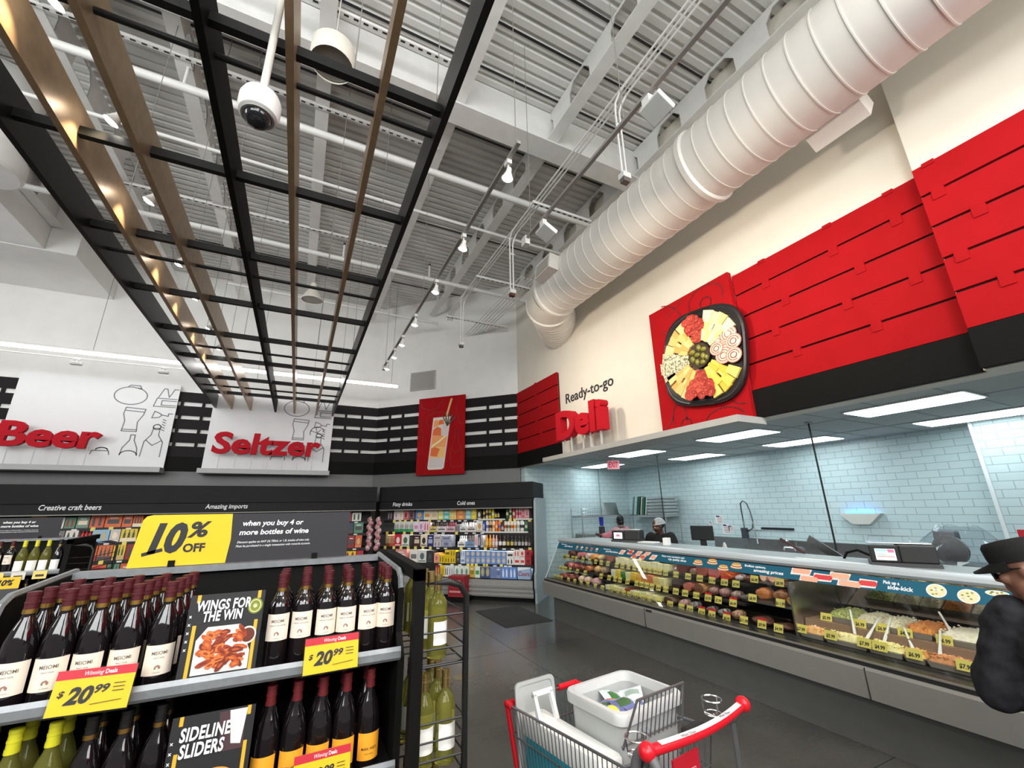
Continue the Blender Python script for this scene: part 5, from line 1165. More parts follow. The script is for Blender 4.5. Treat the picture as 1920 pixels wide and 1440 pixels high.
def scale(label, loc, rz, big, scr):
    t = thing('deli_scale', label, 'scale', loc, rz)
    MB().box(-.24, -.16, 0, .24, .18, .03).build('plate', M(60, 60, 62), t)
    MB().box(-.23, -.14, .03, -.02, -.06, .175, bev=.01).build('display_head', M(20, 19, 20), t)
    s_ = MB(); s_.box(-.19, -.144, .05, -.05, -.14, .145, 0)
    if big:
        s_.box(-.185, -.1455, .125, -.10, -.144, .14, 1); s_.box(-.10, -.1455, .115, -.055, -.144, .142, 2); s_.box(-.18, -.1455, .075, -.06, -.144, .088, 3); s_.box(-.185, -.1455, .095, -.12, -.144, .105, 1)
    else: s_.disc(-.12, .095, .05, .018, -.1455, 3, 10); s_.disc(-.12, .105, .03, .018, -.1458, 2, 10)
    s_.build('screen', scr, t)
    MB().box(-.02, -.135, .03, .23, .17, .178, bev=.012).build('printer_body', M(34, 33, 34), t)
    MB().box(-.23, -.05, .18, .22, .17, .192, bev=.005).build('weigh_tray', steel, t)
    b = MB(); b.tube([(-.2, .15, .19), (-.2, .15, .24), (.1, .15, .24), (.1, .15, .19)], .003, 5); b.build('tray_guard', chrome, t)
    return t
scr = [mat('lit_screen', (.78, .86, .92), .3, noise=0, emit=1.0), mat('screen_blue', (.25, .45, .65), .3, noise=0, emit=.6), mat('screen_red', (.45, .15, .25), .3, noise=0, emit=.6), mat('screen_orange', (.75, .30, .28), .3, noise=0, emit=.6)]
scale('black label scale with lit colour screen on the deli case', (5.0, 2.13, 1.311), R(-62), True, scr)
scale('black label scale with food picture screen, before the hairnet worker', (5.06, 5.88, 1.311), R(-58), False, scr)
tag(MB().box(-.10, -.14, 0, .10, .14, .012).build('paper_pad', paper, loc=(5.15, 5.5, 1.311), rz=.3), 'white paper pad on the case beside the far scale', 'paper')
tag(MB().box(-.05, -.04, 0, .05, .04, .10).build('label_roll', paper, loc=(5.02, 4.98, 1.311), rz=.4), 'small white box on the case past the hairnet worker', 'box')
plas = glass_thin('clear_plastic', (.86, .88, .9), 1.5)
t = thing('meat_slicer', 'meat slicer wrapped in clear crumpled plastic', 'slicer', (6.55, 2.2, 0))
MB().box(-.3, -.45, 0, .3, .45, .95).build('stand', steel, t); MB().box(-.24, -.35, .95, .22, .30, 1.22, bev=.03).build('body', M(70, 74, 78, .3), t)
MB().cyl((-.1, .1, 1.35), (-.06, .1, 1.35), .15, 20).build('blade_guard', steel, t); MB().box(-.08, .03, 1.38, .06, .22, 1.55, bev=.02).build('hopper', M(110, 114, 120), t)
b = MB(); rr = random.Random(3)
vs_ = []; fs = []; nu, nv = 22, 9
for j in range(nv+1):
    v = j/nv
    for i in range(nu):
        a = 2*PI*i/nu; r = (.50-.34*v**1.6)*(1+.16*math.sin(3*a+5*v)+rr.uniform(-.09, .09)); vs_.append((.7*r*math.cos(a)-.02, r*math.sin(a)+.03*v, 1.0+.60*v+rr.uniform(-.02, .02)))
for j in range(nv):
    for i in range(nu): i2 = (i+1) % nu; fs.append((j*nu+i, j*nu+i2, (j+1)*nu+i2, (j+1)*nu+i))
b.add(vs_, fs); b.build('plastic_cover', plas, t)
tag(MB().box(-.04, -.09, 0, .04, .09, .17).build('red_box', M(190, 30, 44), loc=(7.12, 1.83, 1.381)), 'red box on the dark cabinet behind the man in the cap', 'box')
tag(MB().box(-.2, -.3, 0, .25, .25, 1.38).build('dark_cabinet', M(90, 80, 78), loc=(7.15, 1.80, 0)), 'dark cabinet under the red box, beside the wrapped slicer', 'cabinet')
t = thing('slicing_frame', 'leaning steel slicing frame behind the case, past the thin pole', 'frame', (6.2, 3.3, 1.0))
MB().bar((0, .32, .42), (0, -.10, .14), .02, .10).build('frame', steel, t); MB().box(-.1, -.2, -1.0, .1, .3, .14).build('stand', M(130, 134, 136), t)
tag(MB().tube([(0, .25, .14), (0, .0, .0)], .015, 8).build('dark_knife', M(60, 30, 34), loc=(5.22, 3.12, 1.327)), 'dark red-handled knife propped on the case top past the black cord', 'knife')
tag(MB().tube([(0, .14, 0), (0, .10, .06), (0, 0, .09), (0, -.12, .04), (0, -.14, 0)], .012, 8).build('black_cord', black, loc=(5.15, 2.55, 1.312), smooth=50), 'black cord looped on the case beside the lit scale', 'cord')
tag(MB().box(-.03, -.32, 0, .03, .32, .012).build('paper_strip', paper, loc=(4.75, 2.62, 1.3105)), 'long white paper strip on the case rail by the lit scale', 'paper')
# ================================================================== WINE DISPLAYS
winem = mat('dark_wine_glass', (.006, .004, .005), .06, noise=0, spec=.7)
whitewm = mat('white_wine_glass', (.42, .40, .10), .05, noise=0, spec=.6)
_n = whitewm.node_tree.nodes['Principled BSDF']; _n.inputs['Transmission Weight'].default_value = .8; _n.inputs['IOR'].default_value = 1.25
caps = M(72, 18, 25, .4); goldc = M(190, 150, 80, .35, 40); labm = M(226, 212, 196, .6); oran = M(236, 160, 40, .55)
BORD = [(.030, 0), (.0365, .004), (.0372, .02), (.0372, .185), (.034, .200), (.022, .218), (.0150, .232), (.0138, .25), (.0138, .292)]
BURG = [(.032, 0), (.0395, .004), (.040, .02), (.040, .135), (.037, .165), (.027, .200), (.0165, .224), (.0142, .234), (.0142, .26), (.0142, .292)]
def wrap_label(b, r, z0, z1, half, m=0, n=12):
    vs_ = []; fs = []
    for i in range(n+1):
        a = -PI/2-half+2*half*i/n; vs_ += [(r*math.cos(a), r*math.sin(a), z0), (r*math.cos(a), r*math.sin(a), z1)]
    for i in range(n): fs.append((2*i, 2*i+2, 2*i+3, 2*i+1))
    b.add(vs_, fs, m)
def wrap_text(b, t, r, z, size, m, bold=.0, sx=1.0):
    v, f, e = text_geo(t, bold, 0, 'CENTER')
    b.add([(r*math.cos(-PI/2+x*size*sx/r), r*math.sin(-PI/2+x*size*sx/r), z+y*size) for x, y, _ in v], f, m)
def bottle(name, label, cat, group, prof, glass, capm, labels, bands=True):
    o = MB().lathe(prof, 20).build(name, glass, smooth=50)
    r = prof[-1][0]+.0012
    c = MB().lathe([(r, .238), (r, .262), (r+.0012, .263), (r+.0012, .268), (r, .269), (r, .284), (r+.001, .285), (r+.001, .294), (r*.8, .2955)], 14, m=0)
    c.lathe([(r+.0012, .237), (r+.0012, .249)], 14, m=1, caps=False)
    c.build('capsule', [capm, goldc if bands else capm], o, smooth=40)
    b = MB(); labels(b); b.build('label', LABM, o, smooth=60)
    return tag(o, label, cat, group)
LABM = [labm, M(96, 82, 76), M(150, 110, 96), oran, M(60, 34, 16), M(236, 234, 228)]
def lab_meiomi(r, z0, z1, var):
    def fn(b):
        wrap_label(b, r, z0, z1, 1.08); h = z1-z0
        wrap_text(b, 'MEIOMI', r+.0004, z0+h*.68, .0135, 1, .01, .92); wrap_text(b, var, r+.0004, z0+h*.55, .0048, 1); 
        b.add([(r*1.01*math.cos(-PI/2+x/r), r*1.01*math.sin(-PI/2+x/r), z0+h*.2+z) for x, z in ((-.007, 0), (.007, 0), (.008, .006), (.002, .012), (-.005, .010), (-.008, .005))], [(0, 1, 2, 3, 4, 5)], 2)
        wrap_text(b, 'CALIFORNIA', r+.0004, z0+h*.08, .0035, 1)
    return fn
def lab_mark(b):
    r = .0406; wrap_label(b, r, .025, .105, 1.05, 3); wrap_text(b, 'MARK WEST', r+.0004, .055, .0115, 4, .015, .85); wrap_text(b, 'PINOT NOIR', r+.0004, .042, .005, 4)
def lab_plain(b): wrap_label(b, .0406, .02, .11, 1.0, 5)
def lab_white(b): wrap_label(b, .0378, .05, .13, 1.0, 5)
red_b = bottle('wine_bottle', '', 'wine bottle', '', BORD, winem, caps, lab_meiomi(.0378, .085, .168, 'CABERNET SAUVIGNON'))
burg_b = bottle('wine_bottle', '', 'wine bottle', '', BURG, winem, caps, lab_meiomi(.0406, .035, .118, 'PINOT NOIR'))
mark_b = bottle('wine_bottle', '', 'wine bottle', '', BURG, winem, M(100, 30, 34, .4), lab_mark, False)
dark_b = bottle('wine_bottle', '', 'wine bottle', '', BURG, winem, M(24, 22, 22, .4), lab_plain)
white_b = bottle('wine_bottle', '', 'wine bottle', '', BURG, whitewm, M(206, 200, 40, .4), lab_plain, False)
rack_b = bottle('wine_bottle', '', 'wine bottle', '', BORD, whitewm, M(196, 170, 110, .35, 20), lab_white, False)
protos = [red_b, burg_b, mark_b, dark_b, white_b, rack_b]; usedp = set()
def place_bottle(p, loc, rz, label, group):
    if p.name not in usedp:
        usedp.add(p.name); p.location = loc; p.rotation_euler = (0, 0, rz); p['label'] = label; p['group'] = group; return p
    return dup(p, loc, rz, label, group)

shelfm = mat('grey_shelf_lip', (.21, .22, .23), .4, .3, noise=.12, scale=30)
def gondola(label, ox, oy):
    t = thing('wine_gondola', label, 'display shelf', (ox-.16, oy+2.1, 0))
    X = lambda x: x+.16
    Yy = lambda y: y-2.1
    MB().box(X(-.77), Yy(2.40), 0, X(.42), Yy(2.43), 1.635).build('back_panel', black, t)
    MB().box(X(-.77), Yy(2.375), 1.615, X(.42), Yy(2.45), 1.64).build('top_rail', shelfm, t)
    for x, yf in ((-.77, 1.93), (.415, 1.86)):
        b = MB(); pr_ = [(2.44, 0), (2.44, 1.635), (yf+.06, 1.61), (yf+.02, 1.59), (yf, 1.55), (yf, 1.40), (1.80, 1.33), (1.80, 0)]
        b.prism([(Yy(a), z) for a, z in pr_], X(x)-.012, X(x)+.012, 0, 'yz'); b.build('side_panel', black, t)
        b = MB(); b.tube([(X(x), Yy(a), z+.006) for a, z in pr_[1:5]], .012, 6); b.build('side_trim', shelfm, t)
    for z in (1.345, .995, .645, .30):
        MB().box(X(-.76), Yy(1.80), z-.02, X(.41), Yy(2.40), z).build('shelf', blackm, t)
        b = MB(); b.prism([(Yy(1.795), z-.022), (Yy(1.80), z-.022), (Yy(1.80), z+.022), (Yy(1.792), z+.024), (Yy(1.786), z+.01), (Yy(1.786), z-.012)], X(-.76), X(.41), 0, 'yz'); b.build('shelf_lip', shelfm, t)
    MB().box(X(-.76), Yy(1.85), 0, X(.41), Yy(2.40), .12).build('plinth', black, t)
    return t
gondola('black wine shelf display holding the burgundy-capped bottles', 0, 0)
for r in range(3):
    for i, x in enumerate((-.011, .066, .143, .215, .29, .36)):
        place_bottle(red_b, (x+.003*r, 1.872+.083*r, 1.3455), rnd.uniform(-.2, .1), 'straight-shouldered red wine with cream label, %s from the wings poster, %s row' % (ORD[i], ORD[r]), 'straight-shouldered red wine on the upper shelf')
for r in range(4):
    for i, x in enumerate((-.67, -.588, -.506, -.424, -.338)):
        place_bottle(burg_b, (x+.004*r, 1.868+.09*r, 1.3455), rnd.uniform(-.1, .3), 'sloping-shouldered red wine with cream label, %s from the shelf end, %s row' % (ORD[i], ORD[r]), 'sloping-shouldered red wine on the upper shelf')
for r in range(2):
    for i, x in enumerate((-.003, .078, .16, .24, .322)):
        place_bottle(mark_b, (x, 1.868+.09*r, .9955), rnd.uniform(-.2, .1), 'red wine with orange label, %s from the sliders poster, %s row' % (ORD[i], ORD[r]), 'orange-labelled red wine on the lower shelf')
    for i, x in enumerate((-.302, -.386, -.464)):
        place_bottle(dark_b, (x, 1.868+.09*r, .9955), rnd.uniform(-.1, .2), 'dark wine with white label, %s from the sliders poster, %s row' % (ORD[i], ORD[r]), 'white-labelled dark wine on the lower shelf')
    for i, x in enumerate((-.545, -.627, -.71)):
        place_bottle(white_b, (x, 1.868+.09*r, .9955), rnd.uniform(-.1, .2), 'greenish white wine with yellow neck, %s from the dark bottles, %s row' % (ORD[i], ORD[r]), 'yellow-necked white wine on the lower shelf')

# ---- 10% sign on top
def offer_sign(label, ox, oy):
    t = thing('offer_sign', label, 'sign', (ox, oy+2.405, 1.632))
    b = MB(); z0, z1 = .012, .222
    b.prism([(-.605, z0), (-.26, z0), (-.252, .11), (-.26, z1), (-.55, z1), (-.572, z1-.005), (-.583, z1-.02)], -.004, .0, 0); b.build('yellow_panel', M(224, 180, 14), t)
    b = MB(); b.prism([(-.26, z0), (.252, z0), (.252, z1), (-.26, z1), (-.252, .11)], -.0035, .0005, 0); b.build('grey_panel', M(38, 36, 41, .7), t)
    b = MB(); fit(b, '10', -.548, -.418, .072, .108, -.004, .001, .05, .25); fit(b, '%', -.418, -.335, .128, .06, -.004, .001, .035, .2)
    b.line([(-.560, .062), (-.50, .078)], .014, -.004, 0, .001)
    fit(b, 'OFF', -.425, -.345, .066, .032, -.004, .001, .04); b.build('price_lettering', ink, t)
    b = MB(); fit(b, 'when you buy 4 or', -.214, .04, .168, .022, -.004, .001, .022, .15); fit(b, 'more bottles of wine', -.222, .067, .128, .022, -.004, .001, .022, .15)
    fit(b, 'Discount applies on ANY (4) 750mL or 1.5L bottles of wine only.', -.225, .075, .092, .009, -.004, .0006, .0, .2)
    fit(b, 'Must be purchased in a single transaction with rewards account.', -.228, .080, .075, .009, -.004, .0006, .0, .2); b.build('offer_lettering', whink, t)
    for x in (-.455, .105): MB().box(x-.012, -.010, -.002, x+.012, .008, .034).build('clip', black, t)
    return t
offer_sign('yellow and grey 10% OFF sign on top of the wine shelf close by', 0, 0)

# ---- posters standing on the shelves
def food_poster(name, label, x0, x1, z0, z1, lines, kind):
    W_, H_ = x1-x0, z1-z0
    t = thing(name, label, 'poster', (x0, 1.795, z0)); t.rotation_euler = (R(-4), 0, 0)
    b = MB(); b.prism([(0, 0), (W_, 0), (W_, H_), (0, H_)], -.002, .002, 0)
    for x in (.028, W_-.012): b.quad([(x-.010, -.0024, .0), (x, -.0024, 0), (x, -.0024, H_*.62), (x-.010, -.0024, H_*.62)], 1); b.quad([(x-.010, -.0024, H_*.90), (x, -.0024, H_*.90), (x, -.0024, H_), (x-.010, -.0024, H_)], 1)
    for i in range(5): fit(b, 'x', .004, .012, H_*(.32+.1*i), .009, -.0024, .0004, .02, 0, 2)
    b.build('board', [M(28, 27, 30), M(206, 160, 40), whink], t)
    b = MB()
    if kind == 'wings':
        b.quad([(.034, -.0026, .004), (W_-.024, -.0026, .004), (W_-.024, -.0026, .055), (W_-.06, -.0026, .135), (.06, -.0026, .135), (.034, -.0026, .10)], 0)
        b.disc(W_-.035, .10, .024, .026, -.003, 1); b.disc(W_-.035, .10, .020, .021, -.0032, 2)
        b.disc(W_-.025, .185, .022, .024, -.003, 3); b.ell(W_-.025, .185, .016, .018, .003, -.0032, 4); b.disc(W_-.025, .185, .006, .006, -.0033, 4, 8)
        for i in range(54):
            cx, cz = rnd.uniform(.055, W_-.05), rnd.uniform(.020, .118); a = rnd.uniform(-1, 1); L = rnd.uniform(.012, .022); w = rnd.uniform(.006, .010); c, s_ = math.cos(a), math.sin(a)
            P_ = [(cx+L*u*c-w*v*s_, cz+L*u*s_+w*v*c) for u, v in ((-1, -.3), (-.6, -1), (.2, -.8), (1, -.5), (1, .4), (.3, 1), (-.6, .8), (-1, .3))]
            b.prism(P_, -.0034-.00006*i, -.003, 5+i % 4); b.quad([(p[0]*.5+cx*.5, -.0036-.00006*i, p[1]*.4+cz*.6) for p in P_], 5+(i+1) % 4)
    else:
        b.quad([(W_*.62, -.0026, H_*.55), (W_-.024, -.0026, H_*.55), (W_-.024, -.0026, H_*.98), (W_*.55, -.0026, H_*.98)], 9); b.quad([(W_*.74, -.003, H_*.62), (W_*.86, -.003, H_*.60), (W_*.90, -.003, H_*.98), (W_*.68, -.003, H_*.98)], 1)
        for k, (zz, m, h) in enumerate(((.040, 6, .040), (.052, 7, .012), (.030, 5, .02), (.018, 10, .018), (.008, 8, .022))):
            P_ = []
            for i in range(13): u = i/12; P_.append((.04+u*(W_-.075), zz+u*.03+h*math.sin(PI*u)**.6))
            P_ += [(W_-.035, zz+.02), (.04, zz-.012)]
            b.prism(P_, -.0030-.0002*k, -.0026, (11, 6, 12, 13, 7)[k])
        for i in range(8): b.disc(.05+i*.018, .012+.006*math.sin(i*2), .012, .009, -.0045, (12, 13, 7)[i % 3], 8)
    cols = [M(206, 200, 196), M(226, 220, 214), M(96, 40, 24), M(120, 130, 50), M(226, 222, 150), M(176, 78, 30), M(206, 110, 50), M(146, 52, 22), M(110, 36, 18), M(70, 46, 50), M(150, 60, 30), M(222, 150, 70), M(236, 196, 110), M(206, 190, 150)]
    b.build('food_picture', cols, t)
    b = MB(); n = len(lines)
    for i, (s_, a, c, z, cap) in enumerate(lines): fit(b, s_, W_*a, W_*c, H_*z, cap, -.006, .001, .03, .08, 0, 1.06)
    b.build('poster_lettering', whink, t)
food_poster('shelf_poster', 'black poster with chicken wings reading WINGS FOR THE WIN between the bottles', -.272, -.062, 1.369, 1.600, (('WINGS FOR', .10, .82, .80, .028), ('THE WIN', .20, .72, .66, .028)), 'wings')
food_poster('shelf_poster', 'black poster with burger buns reading SIDELINE SLIDERS between the lower bottles', -.262, -.045, 1.02, 1.262, (('SIDELINE', .12, .72, .74, .032), ('SLIDERS', .14, .66, .57, .032)), 'slide')

# ---- price signs on the shelf lip
def price_sign(label, x0, x1, zt, tilt):
    t = thing('price_sign', label, 'price sign', ((x0+x1)/2, 1.775, zt), tilt, 'yellow price signs on the shelf edge'); t.rotation_euler = (R(-12), 0, tilt)
    w, h = (x1-x0), .105
    b = MB(); b.prism([(-w/2, -h), (w/2, -h), (w/2, 0), (-w/2, 0)], -.001, .001, 0); b.quad([(-w/2, -.0014, -.022), (w/2, -.0014, -.022), (w/2, -.0014, 0), (-w/2, -.0014, 0)], 1)
    b.build('card', [M(236, 200, 22, .35), M(206, 36, 56, .35)], t)
    b = MB(); fit(b, '20', -w*.32, w*.02, -.080, .036, -.002, .0006, .04, .25); fit(b, '99', w*.03, w*.21, -.060, .018, -.002, .0006, .03, .25); fit(b, '$', -w*.42, -w*.34, -.062, .014, -.002, .0006, .02, .2)
    for i in range(3): b.line([(w*.26, -.042-.009*i), (w*.40, -.042-.009*i)], .0018, -.002)
    b.line([(w*.02, -.086), (w*.40, -.082)], .0018, -.002); b.build('price_lettering', ink, t)
    b = MB(); fit(b, 'Winning', -w*.16, w*.08, -.016, .010, -.0016, .0006, .0, .3); fit(b, 'Deals', w*.10, w*.25, -.016, .010, -.0016, .0006, .02); b.build('header_lettering', whink, t)
    b = MB(); b.prism([(-w/2-.004, -h-.004), (w/2+.004, -h-.004), (w/2+.004, .004), (-w/2-.004, .004)], -.0045, -.0040, 0); b.build('clear_sleeve', glass_thin('sleeve_plastic', (.96, .96, .96), 1.5), t)
    MB().box(-w*.3, .0, -.03, w*.3, .008, -.01).build('holder', M(150, 150, 150), t)
price_sign('yellow price sign reading $20.99 under the sloping-shouldered bottles', -.545, -.365, 1.436, R(-6))
price_sign('yellow price sign reading $20.99 under the straight-shouldered bottles', .08, .253, 1.438, R(2))
price_sign('yellow price sign under the orange-labelled bottles, cut by the picture edge', .085, .255, 1.105, R(2))

# ---- wire end rack with white wine
def end_rack(label, ox, oy):
    t = thing('wire_end_rack', label, 'rack', (ox+.555, oy+2.05, 0))
    x0, x1, y0, y1 = -.105, .085, -.33, .33
    for y in (y0, y1):
        b = MB(); b.tube([(x0, y, 0), (x0, y, 1.585), (x1-.07, y, 1.585), (x1-.025, y, 1.57), (x1, y, 1.53), (x1, y, 0)], .0125, 8); b.build('frame_loop', blackm, t, smooth=50)
    MB().box(x0-.02, y0-.02, 0, x0+.02, y0+.02, 1.64).build('post', black, t)
    b = MB(); b.prism([(y0-.02, 1.60), (y0-.02, 1.645), (y1, 1.665), (y1, 1.62)], x0-.02, x0+.02, 0, 'yz'); b.build('top_bar', black, t)
    for zb in (1.305, .965, .625, .285):
        b = MB()
        for dz in (0, .055, .11, .165):
            b.tube([(x0, y0, zb+dz), (x1, y0, zb+dz)], .0035, 5); b.tube([(x1, y0, zb+dz), (x1, y1, zb+dz)], .0035, 5)
        for i in range(8): b.tube([(x0, y0+.02+i*.088, zb), (x1, y0+.02+i*.088, zb)], .003, 5)
        b.build('wire_basket', blackm, t)
    return t
end_rack('black wire rack of white wine on the end of the wine shelf', 0, 0)
for k, z in enumerate((1.309, .969, .629)):
    for i in range(5 if k == 0 else 3):
        for q in range(1 if k == 0 else 2):
            place_bottle(rack_b, (.55-.0+(q*.083 if k else 0)-(.042 if k else 0), 1.80+i*.105, z), rnd.uniform(-.6, .6), 'gold-capped white wine in the wire rack, %s tier, %s from the front%s' % (ORD[k], ORD[i], (', wall side', ', aisle side')[q] if k else ''), 'white wine in the wire rack')

# ---- second wine display far back on the other side
gondola('black wine shelf display far back before the beer cooler', -2.42, 4.2)
offer_sign('yellow and grey 10% OFF sign on the far wine shelf, partly cut off', -2.56, 4.2)
end_rack('black wire rack on the end of the far wine shelf', -2.42, 4.2)
for k, z in enumerate((1.3455, .9955)):
    for i in range(13):
        x = -3.12+i*.086
        p = (white_b, dark_b, red_b)[(i//3+k) % 3]
        place_bottle(p, (x, 6.07, z), rnd.uniform(-.3, .3), '%s on the %s shelf of the far wine display, %s along' % (('yellow-necked white wine', 'dark wine with white label', 'red wine with cream label')[(i//3+k) % 3], ('upper', 'lower')[k], ORD[i]), 'wine on the far display')
for i, x in enumerate((-2.92, -2.78, -2.62, -2.45, -2.3, -2.15)):
    b = MB(); b.box(-.05, -.002, -.05, .05, 0, .02, 0); b.box(-.03, -.003, -.03, .03, -.002, -.01, 1)
    tag(b.build('shelf_card', [M(222, 200, 110) if i % 2 else M(206, 200, 190), M(60, 50, 40)], loc=(x, 5.983, 1.34)), '%s card on the far wine display edge, %s along' % (('pale', 'yellow')[i % 2], ORD[i]), 'card', 'cards on the far wine display')
t = thing('offer_card', 'small yellow 10% card on the far wine shelf edge', 'sign', (-2.36, 5.975, 1.22))
b = MB(); b.box(-.09, -.003, 0, .09, 0, .10); b.build('yellow_panel', M(226, 186, 40), t); b = MB(); fit(b, '10%', -.06, .05, .03, .045, -.003, .001, .05, .25); b.build('price_lettering', ink, t)
MB().box(-.09, -.003, -.13, .09, 0, 0).build('grey_panel', M(64, 62, 66), t)
# floor mat
tag(MB().box(3.30, 7.0, .0006, 4.20, 8.35, .008).build('floor_mat', mat('rubber_mat', (.022, .022, .022), .8, noise=.2, scale=60)), 'dark floor mat at the end of the deli case', 'floor mat')
b = MB(); b.add([(.10*math.cos(2*PI*i/16), .085*math.sin(2*PI*i/16), 0) for i in range(16)]+[(.11, -.02, 0), (.20, .02, 0), (.11, .05, 0)], [tuple(range(16)), (16, 17, 18)])
tag(b.build('floor_stain', M(120, 110, 84), loc=(1.94, 5.34, .0012)), 'pale round stain on the concrete floor beyond the cart', 'stain')
# ================================================================== SHOPPING CART AND WHAT IS IN IT
cart = thing('shopping_cart', 'grey wire shopping cart with red handle and corners', 'shopping cart', (1.53, 1.455, 0), R(8))
wire = mat('cart_wire', (.24, .24, .25), .3, .8, noise=0); redplastic = M(206, 18, 36, .35)
# basket corners: rim and bottom, rear (y .16) and front (y .92)
RL, RR, FL, FR = (-.275, .14, .90), (.275, .14, .90), (-.30, .93, .88), (.17, .93, .88)
BL, BR, GL, GR_ = (-.25, .20, .46), (.25, .20, .46), (-.265, .86, .50), (.135, .86, .50)
V = Vector
def lerp(a, b, t): return V(a).lerp(V(b), t)
def wire_side(name, a0, a1, b0, b1, n, hz=(.33, .66), r=.0026):
    """a0-a1 the rim, b0-b1 the bottom"""
    b = MB(); b.tube([a0, a1], .006, 6); b.tube([b0, b1], .004, 6)
    for h in hz: b.tube([lerp(a0, b0, h), lerp(a1, b1, h)], .004, 5)
    for i in range(n+1): b.tube([lerp(a0, a1, i/n), lerp(b0, b1, i/n)], r, 5)
    return b.build(name, wire, cart)
wire_side('basket_side', RL, FL, BL, GL, 30); wire_side('basket_side', RR, FR, BR, GR_, 30); wire_side('basket_front', FL, FR, GL, GR_, 16)
wire_side('basket_bottom', BL, GL, BR, GR_, 22); wire_side('rear_gate', RL, RR, BL, BR, 18)
MB().tube([lerp(FL, GL, -.03), lerp(FL, GL, 1.0)], .014, 8).build('corner_guard', redplastic, cart, smooth=50)
b = MB(); b.tube([lerp(FL, FR, -.02), lerp(FL, FR, .12)], .016, 8); b.tube([lerp(FL, RL, -.01), lerp(FL, RL, .05)], .015, 8); b.build('corner_cap', redplastic, cart, smooth=50)
b = MB(); b.tube([lerp(FR, FL, .26), lerp(FR, FL, -.03)], .016, 8); b.tube([FR, lerp(FR, RR, .08)], .016, 8); b.build('corner_cap', redplastic, cart, smooth=50)
MB().tube([lerp(FR, GR_, .0), lerp(FR, GR_, 1.0)], .014, 8).build('corner_guard', redplastic, cart, smooth=50)
hp = [(-.32+.64*i/12, -.035*math.sin(PI*i/12), 1.02) for i in range(13)]
MB().tube(hp, .019, 12).build('handle', redplastic, cart, smooth=50)
for s_ in (0, -1): MB().sphere(hp[s_], (.030, .032, .031), 14).build('handle_end', redplastic, cart, smooth=60)
b = MB(); k = 0
lab = [V(p)+V((0, -.006, .0195)) for p in hp[1:12]]
for a, c in zip(lab, lab[1:]): b.quad([a+V((0, -.010, -.004)), c+V((0, -.010, -.004)), c+V((0, .010, .001)), a+V((0, .010, .001))], 0)
hl = b.build('handle_label', M(222, 220, 220, .3), cart)
for tx, xm in (('Winn Dixie', -.17), ('Winn Dixie', .08)):
    b = MB(); b.text(tx, 0, -.006, .016, 0, .0006, .01, .2, 0, 'LEFT'); o = b.build('handle_lettering', M(120, 116, 120), hl)
    o.location = (xm, -.037*math.sin(PI*(xm+.37)/.64)-.006, 1.0415); o.rotation_euler = (R(-80), 0, -.16*(xm > 0)*-1 if 0 else (.12 if xm < -.05 else .0)*-1)
for s_ in (-1, 1):
    MB().tube([(s_*.30, 0, 1.01), (s_*.285, .04, .96), (s_*.275, .14, .90)], .016, 8).build('handle_arm', wire, cart, smooth=50)
b = MB(); b.tube([(-.315+.0, .01+.055*math.cos(a), .93+.085*math.sin(a)) for a in [2*PI*i/16 for i in range(16)]], .019, 8, closed=True); b.build('handle_bracket', M(92, 92, 94, .5), cart, smooth=60)
for (x, y) in ((.262, .11), (-.27, .09)):
    b = MB(); b.tube([(x+.042*math.cos(2*PI*i/18), y+.042*math.sin(2*PI*i/18), 1.02) for i in range(18)], .0035, 6, closed=True)
    b.tube([(x+.036*math.cos(2*PI*i/18), y+.036*math.sin(2*PI*i/18), .965) for i in range(18)], .003, 6, closed=True)
    for a in (0, 2.1, 4.2): b.tube([(x+.042*math.cos(a), y+.042*math.sin(a), 1.02), (x+.036*math.cos(a), y+.036*math.sin(a), .965), (x, y, .955)], .003, 5)
    b.tube([(x, y, .965), (x, y-.02, .93), (x*1.02, .13, .905)], .003, 5); b.build('cup_holder', chrome, cart)
# folding child seat flap
b = MB(); b.tube([(-.185, .245, .90), (-.12, .205, 1.07), (.20, .205, 1.07), (.215, .245, .90)], .006, 6)
for i in range(11):
    x = -.10+i*.029; b.tube([(x, .245, .90), (x, .205, 1.075)], .0028, 5)
b.tube([(-.19, .245, .91), (.22, .245, .91)], .004, 5); b.build('seat_flap', wire, cart)
b = MB(); b.tube([(-.26, .03, .985), (-.2, .04, .985), (.22, .04, .985)], .005, 6); b.tube([(-.24, .10, .93), (.24, .10, .93)], .004, 6); b.tube([(-.265, .16, .90), (-.27, .05, .96), (-.26, .03, .985)], .006, 6)
for i in range(8): b.tube([(-.2+i*.055, .04, .985), (-.2+i*.055, .10, .93), (-.2+i*.055, .17, .90)], .0028, 5)
b.build('seat_frame', wire, cart)
MB().box(-.03, .035, .955, .10, .075, 1.0, bev=.012).build('seat_buckle', M(18, 18, 20), cart)
b = MB(); b.box(-.16, .02, .62, .0, .028, .94, 0)
for z0_ in (.70, .82):
    b.line([(-.10, z0_), (-.03, z0_), (-.03, z0_+.07), (-.10, z0_+.07), (-.10, z0_)], .004, .02, 1); b.line([(-.08, z0_+.02), (-.045, z0_+.05)], .004, .02, 1)
b.build('advert_panel', [M(190, 20, 40), M(226, 150, 156)], cart)
for s_ in (-1, 1):
    MB().tube([(s_*.29, .04, .96), (s_*.27, .02, .5), (s_*.26, .08, .16), (s_*.20, .85, .16)], .012, 8).build('frame_tube', wire, cart)
    for y in (.10, .82):
        c = MB(); xx = s_*(.26 if y < .5 else .20); c.cyl((xx-.012, y, .055), (xx+.012, y, .055), .055, 16); w_ = c.build('wheel', M(40, 40, 42), cart, smooth=40)
        MB().box(xx-.018, y-.015, .09, xx+.018, y+.015, .16).build('caster_fork', wire, cart)
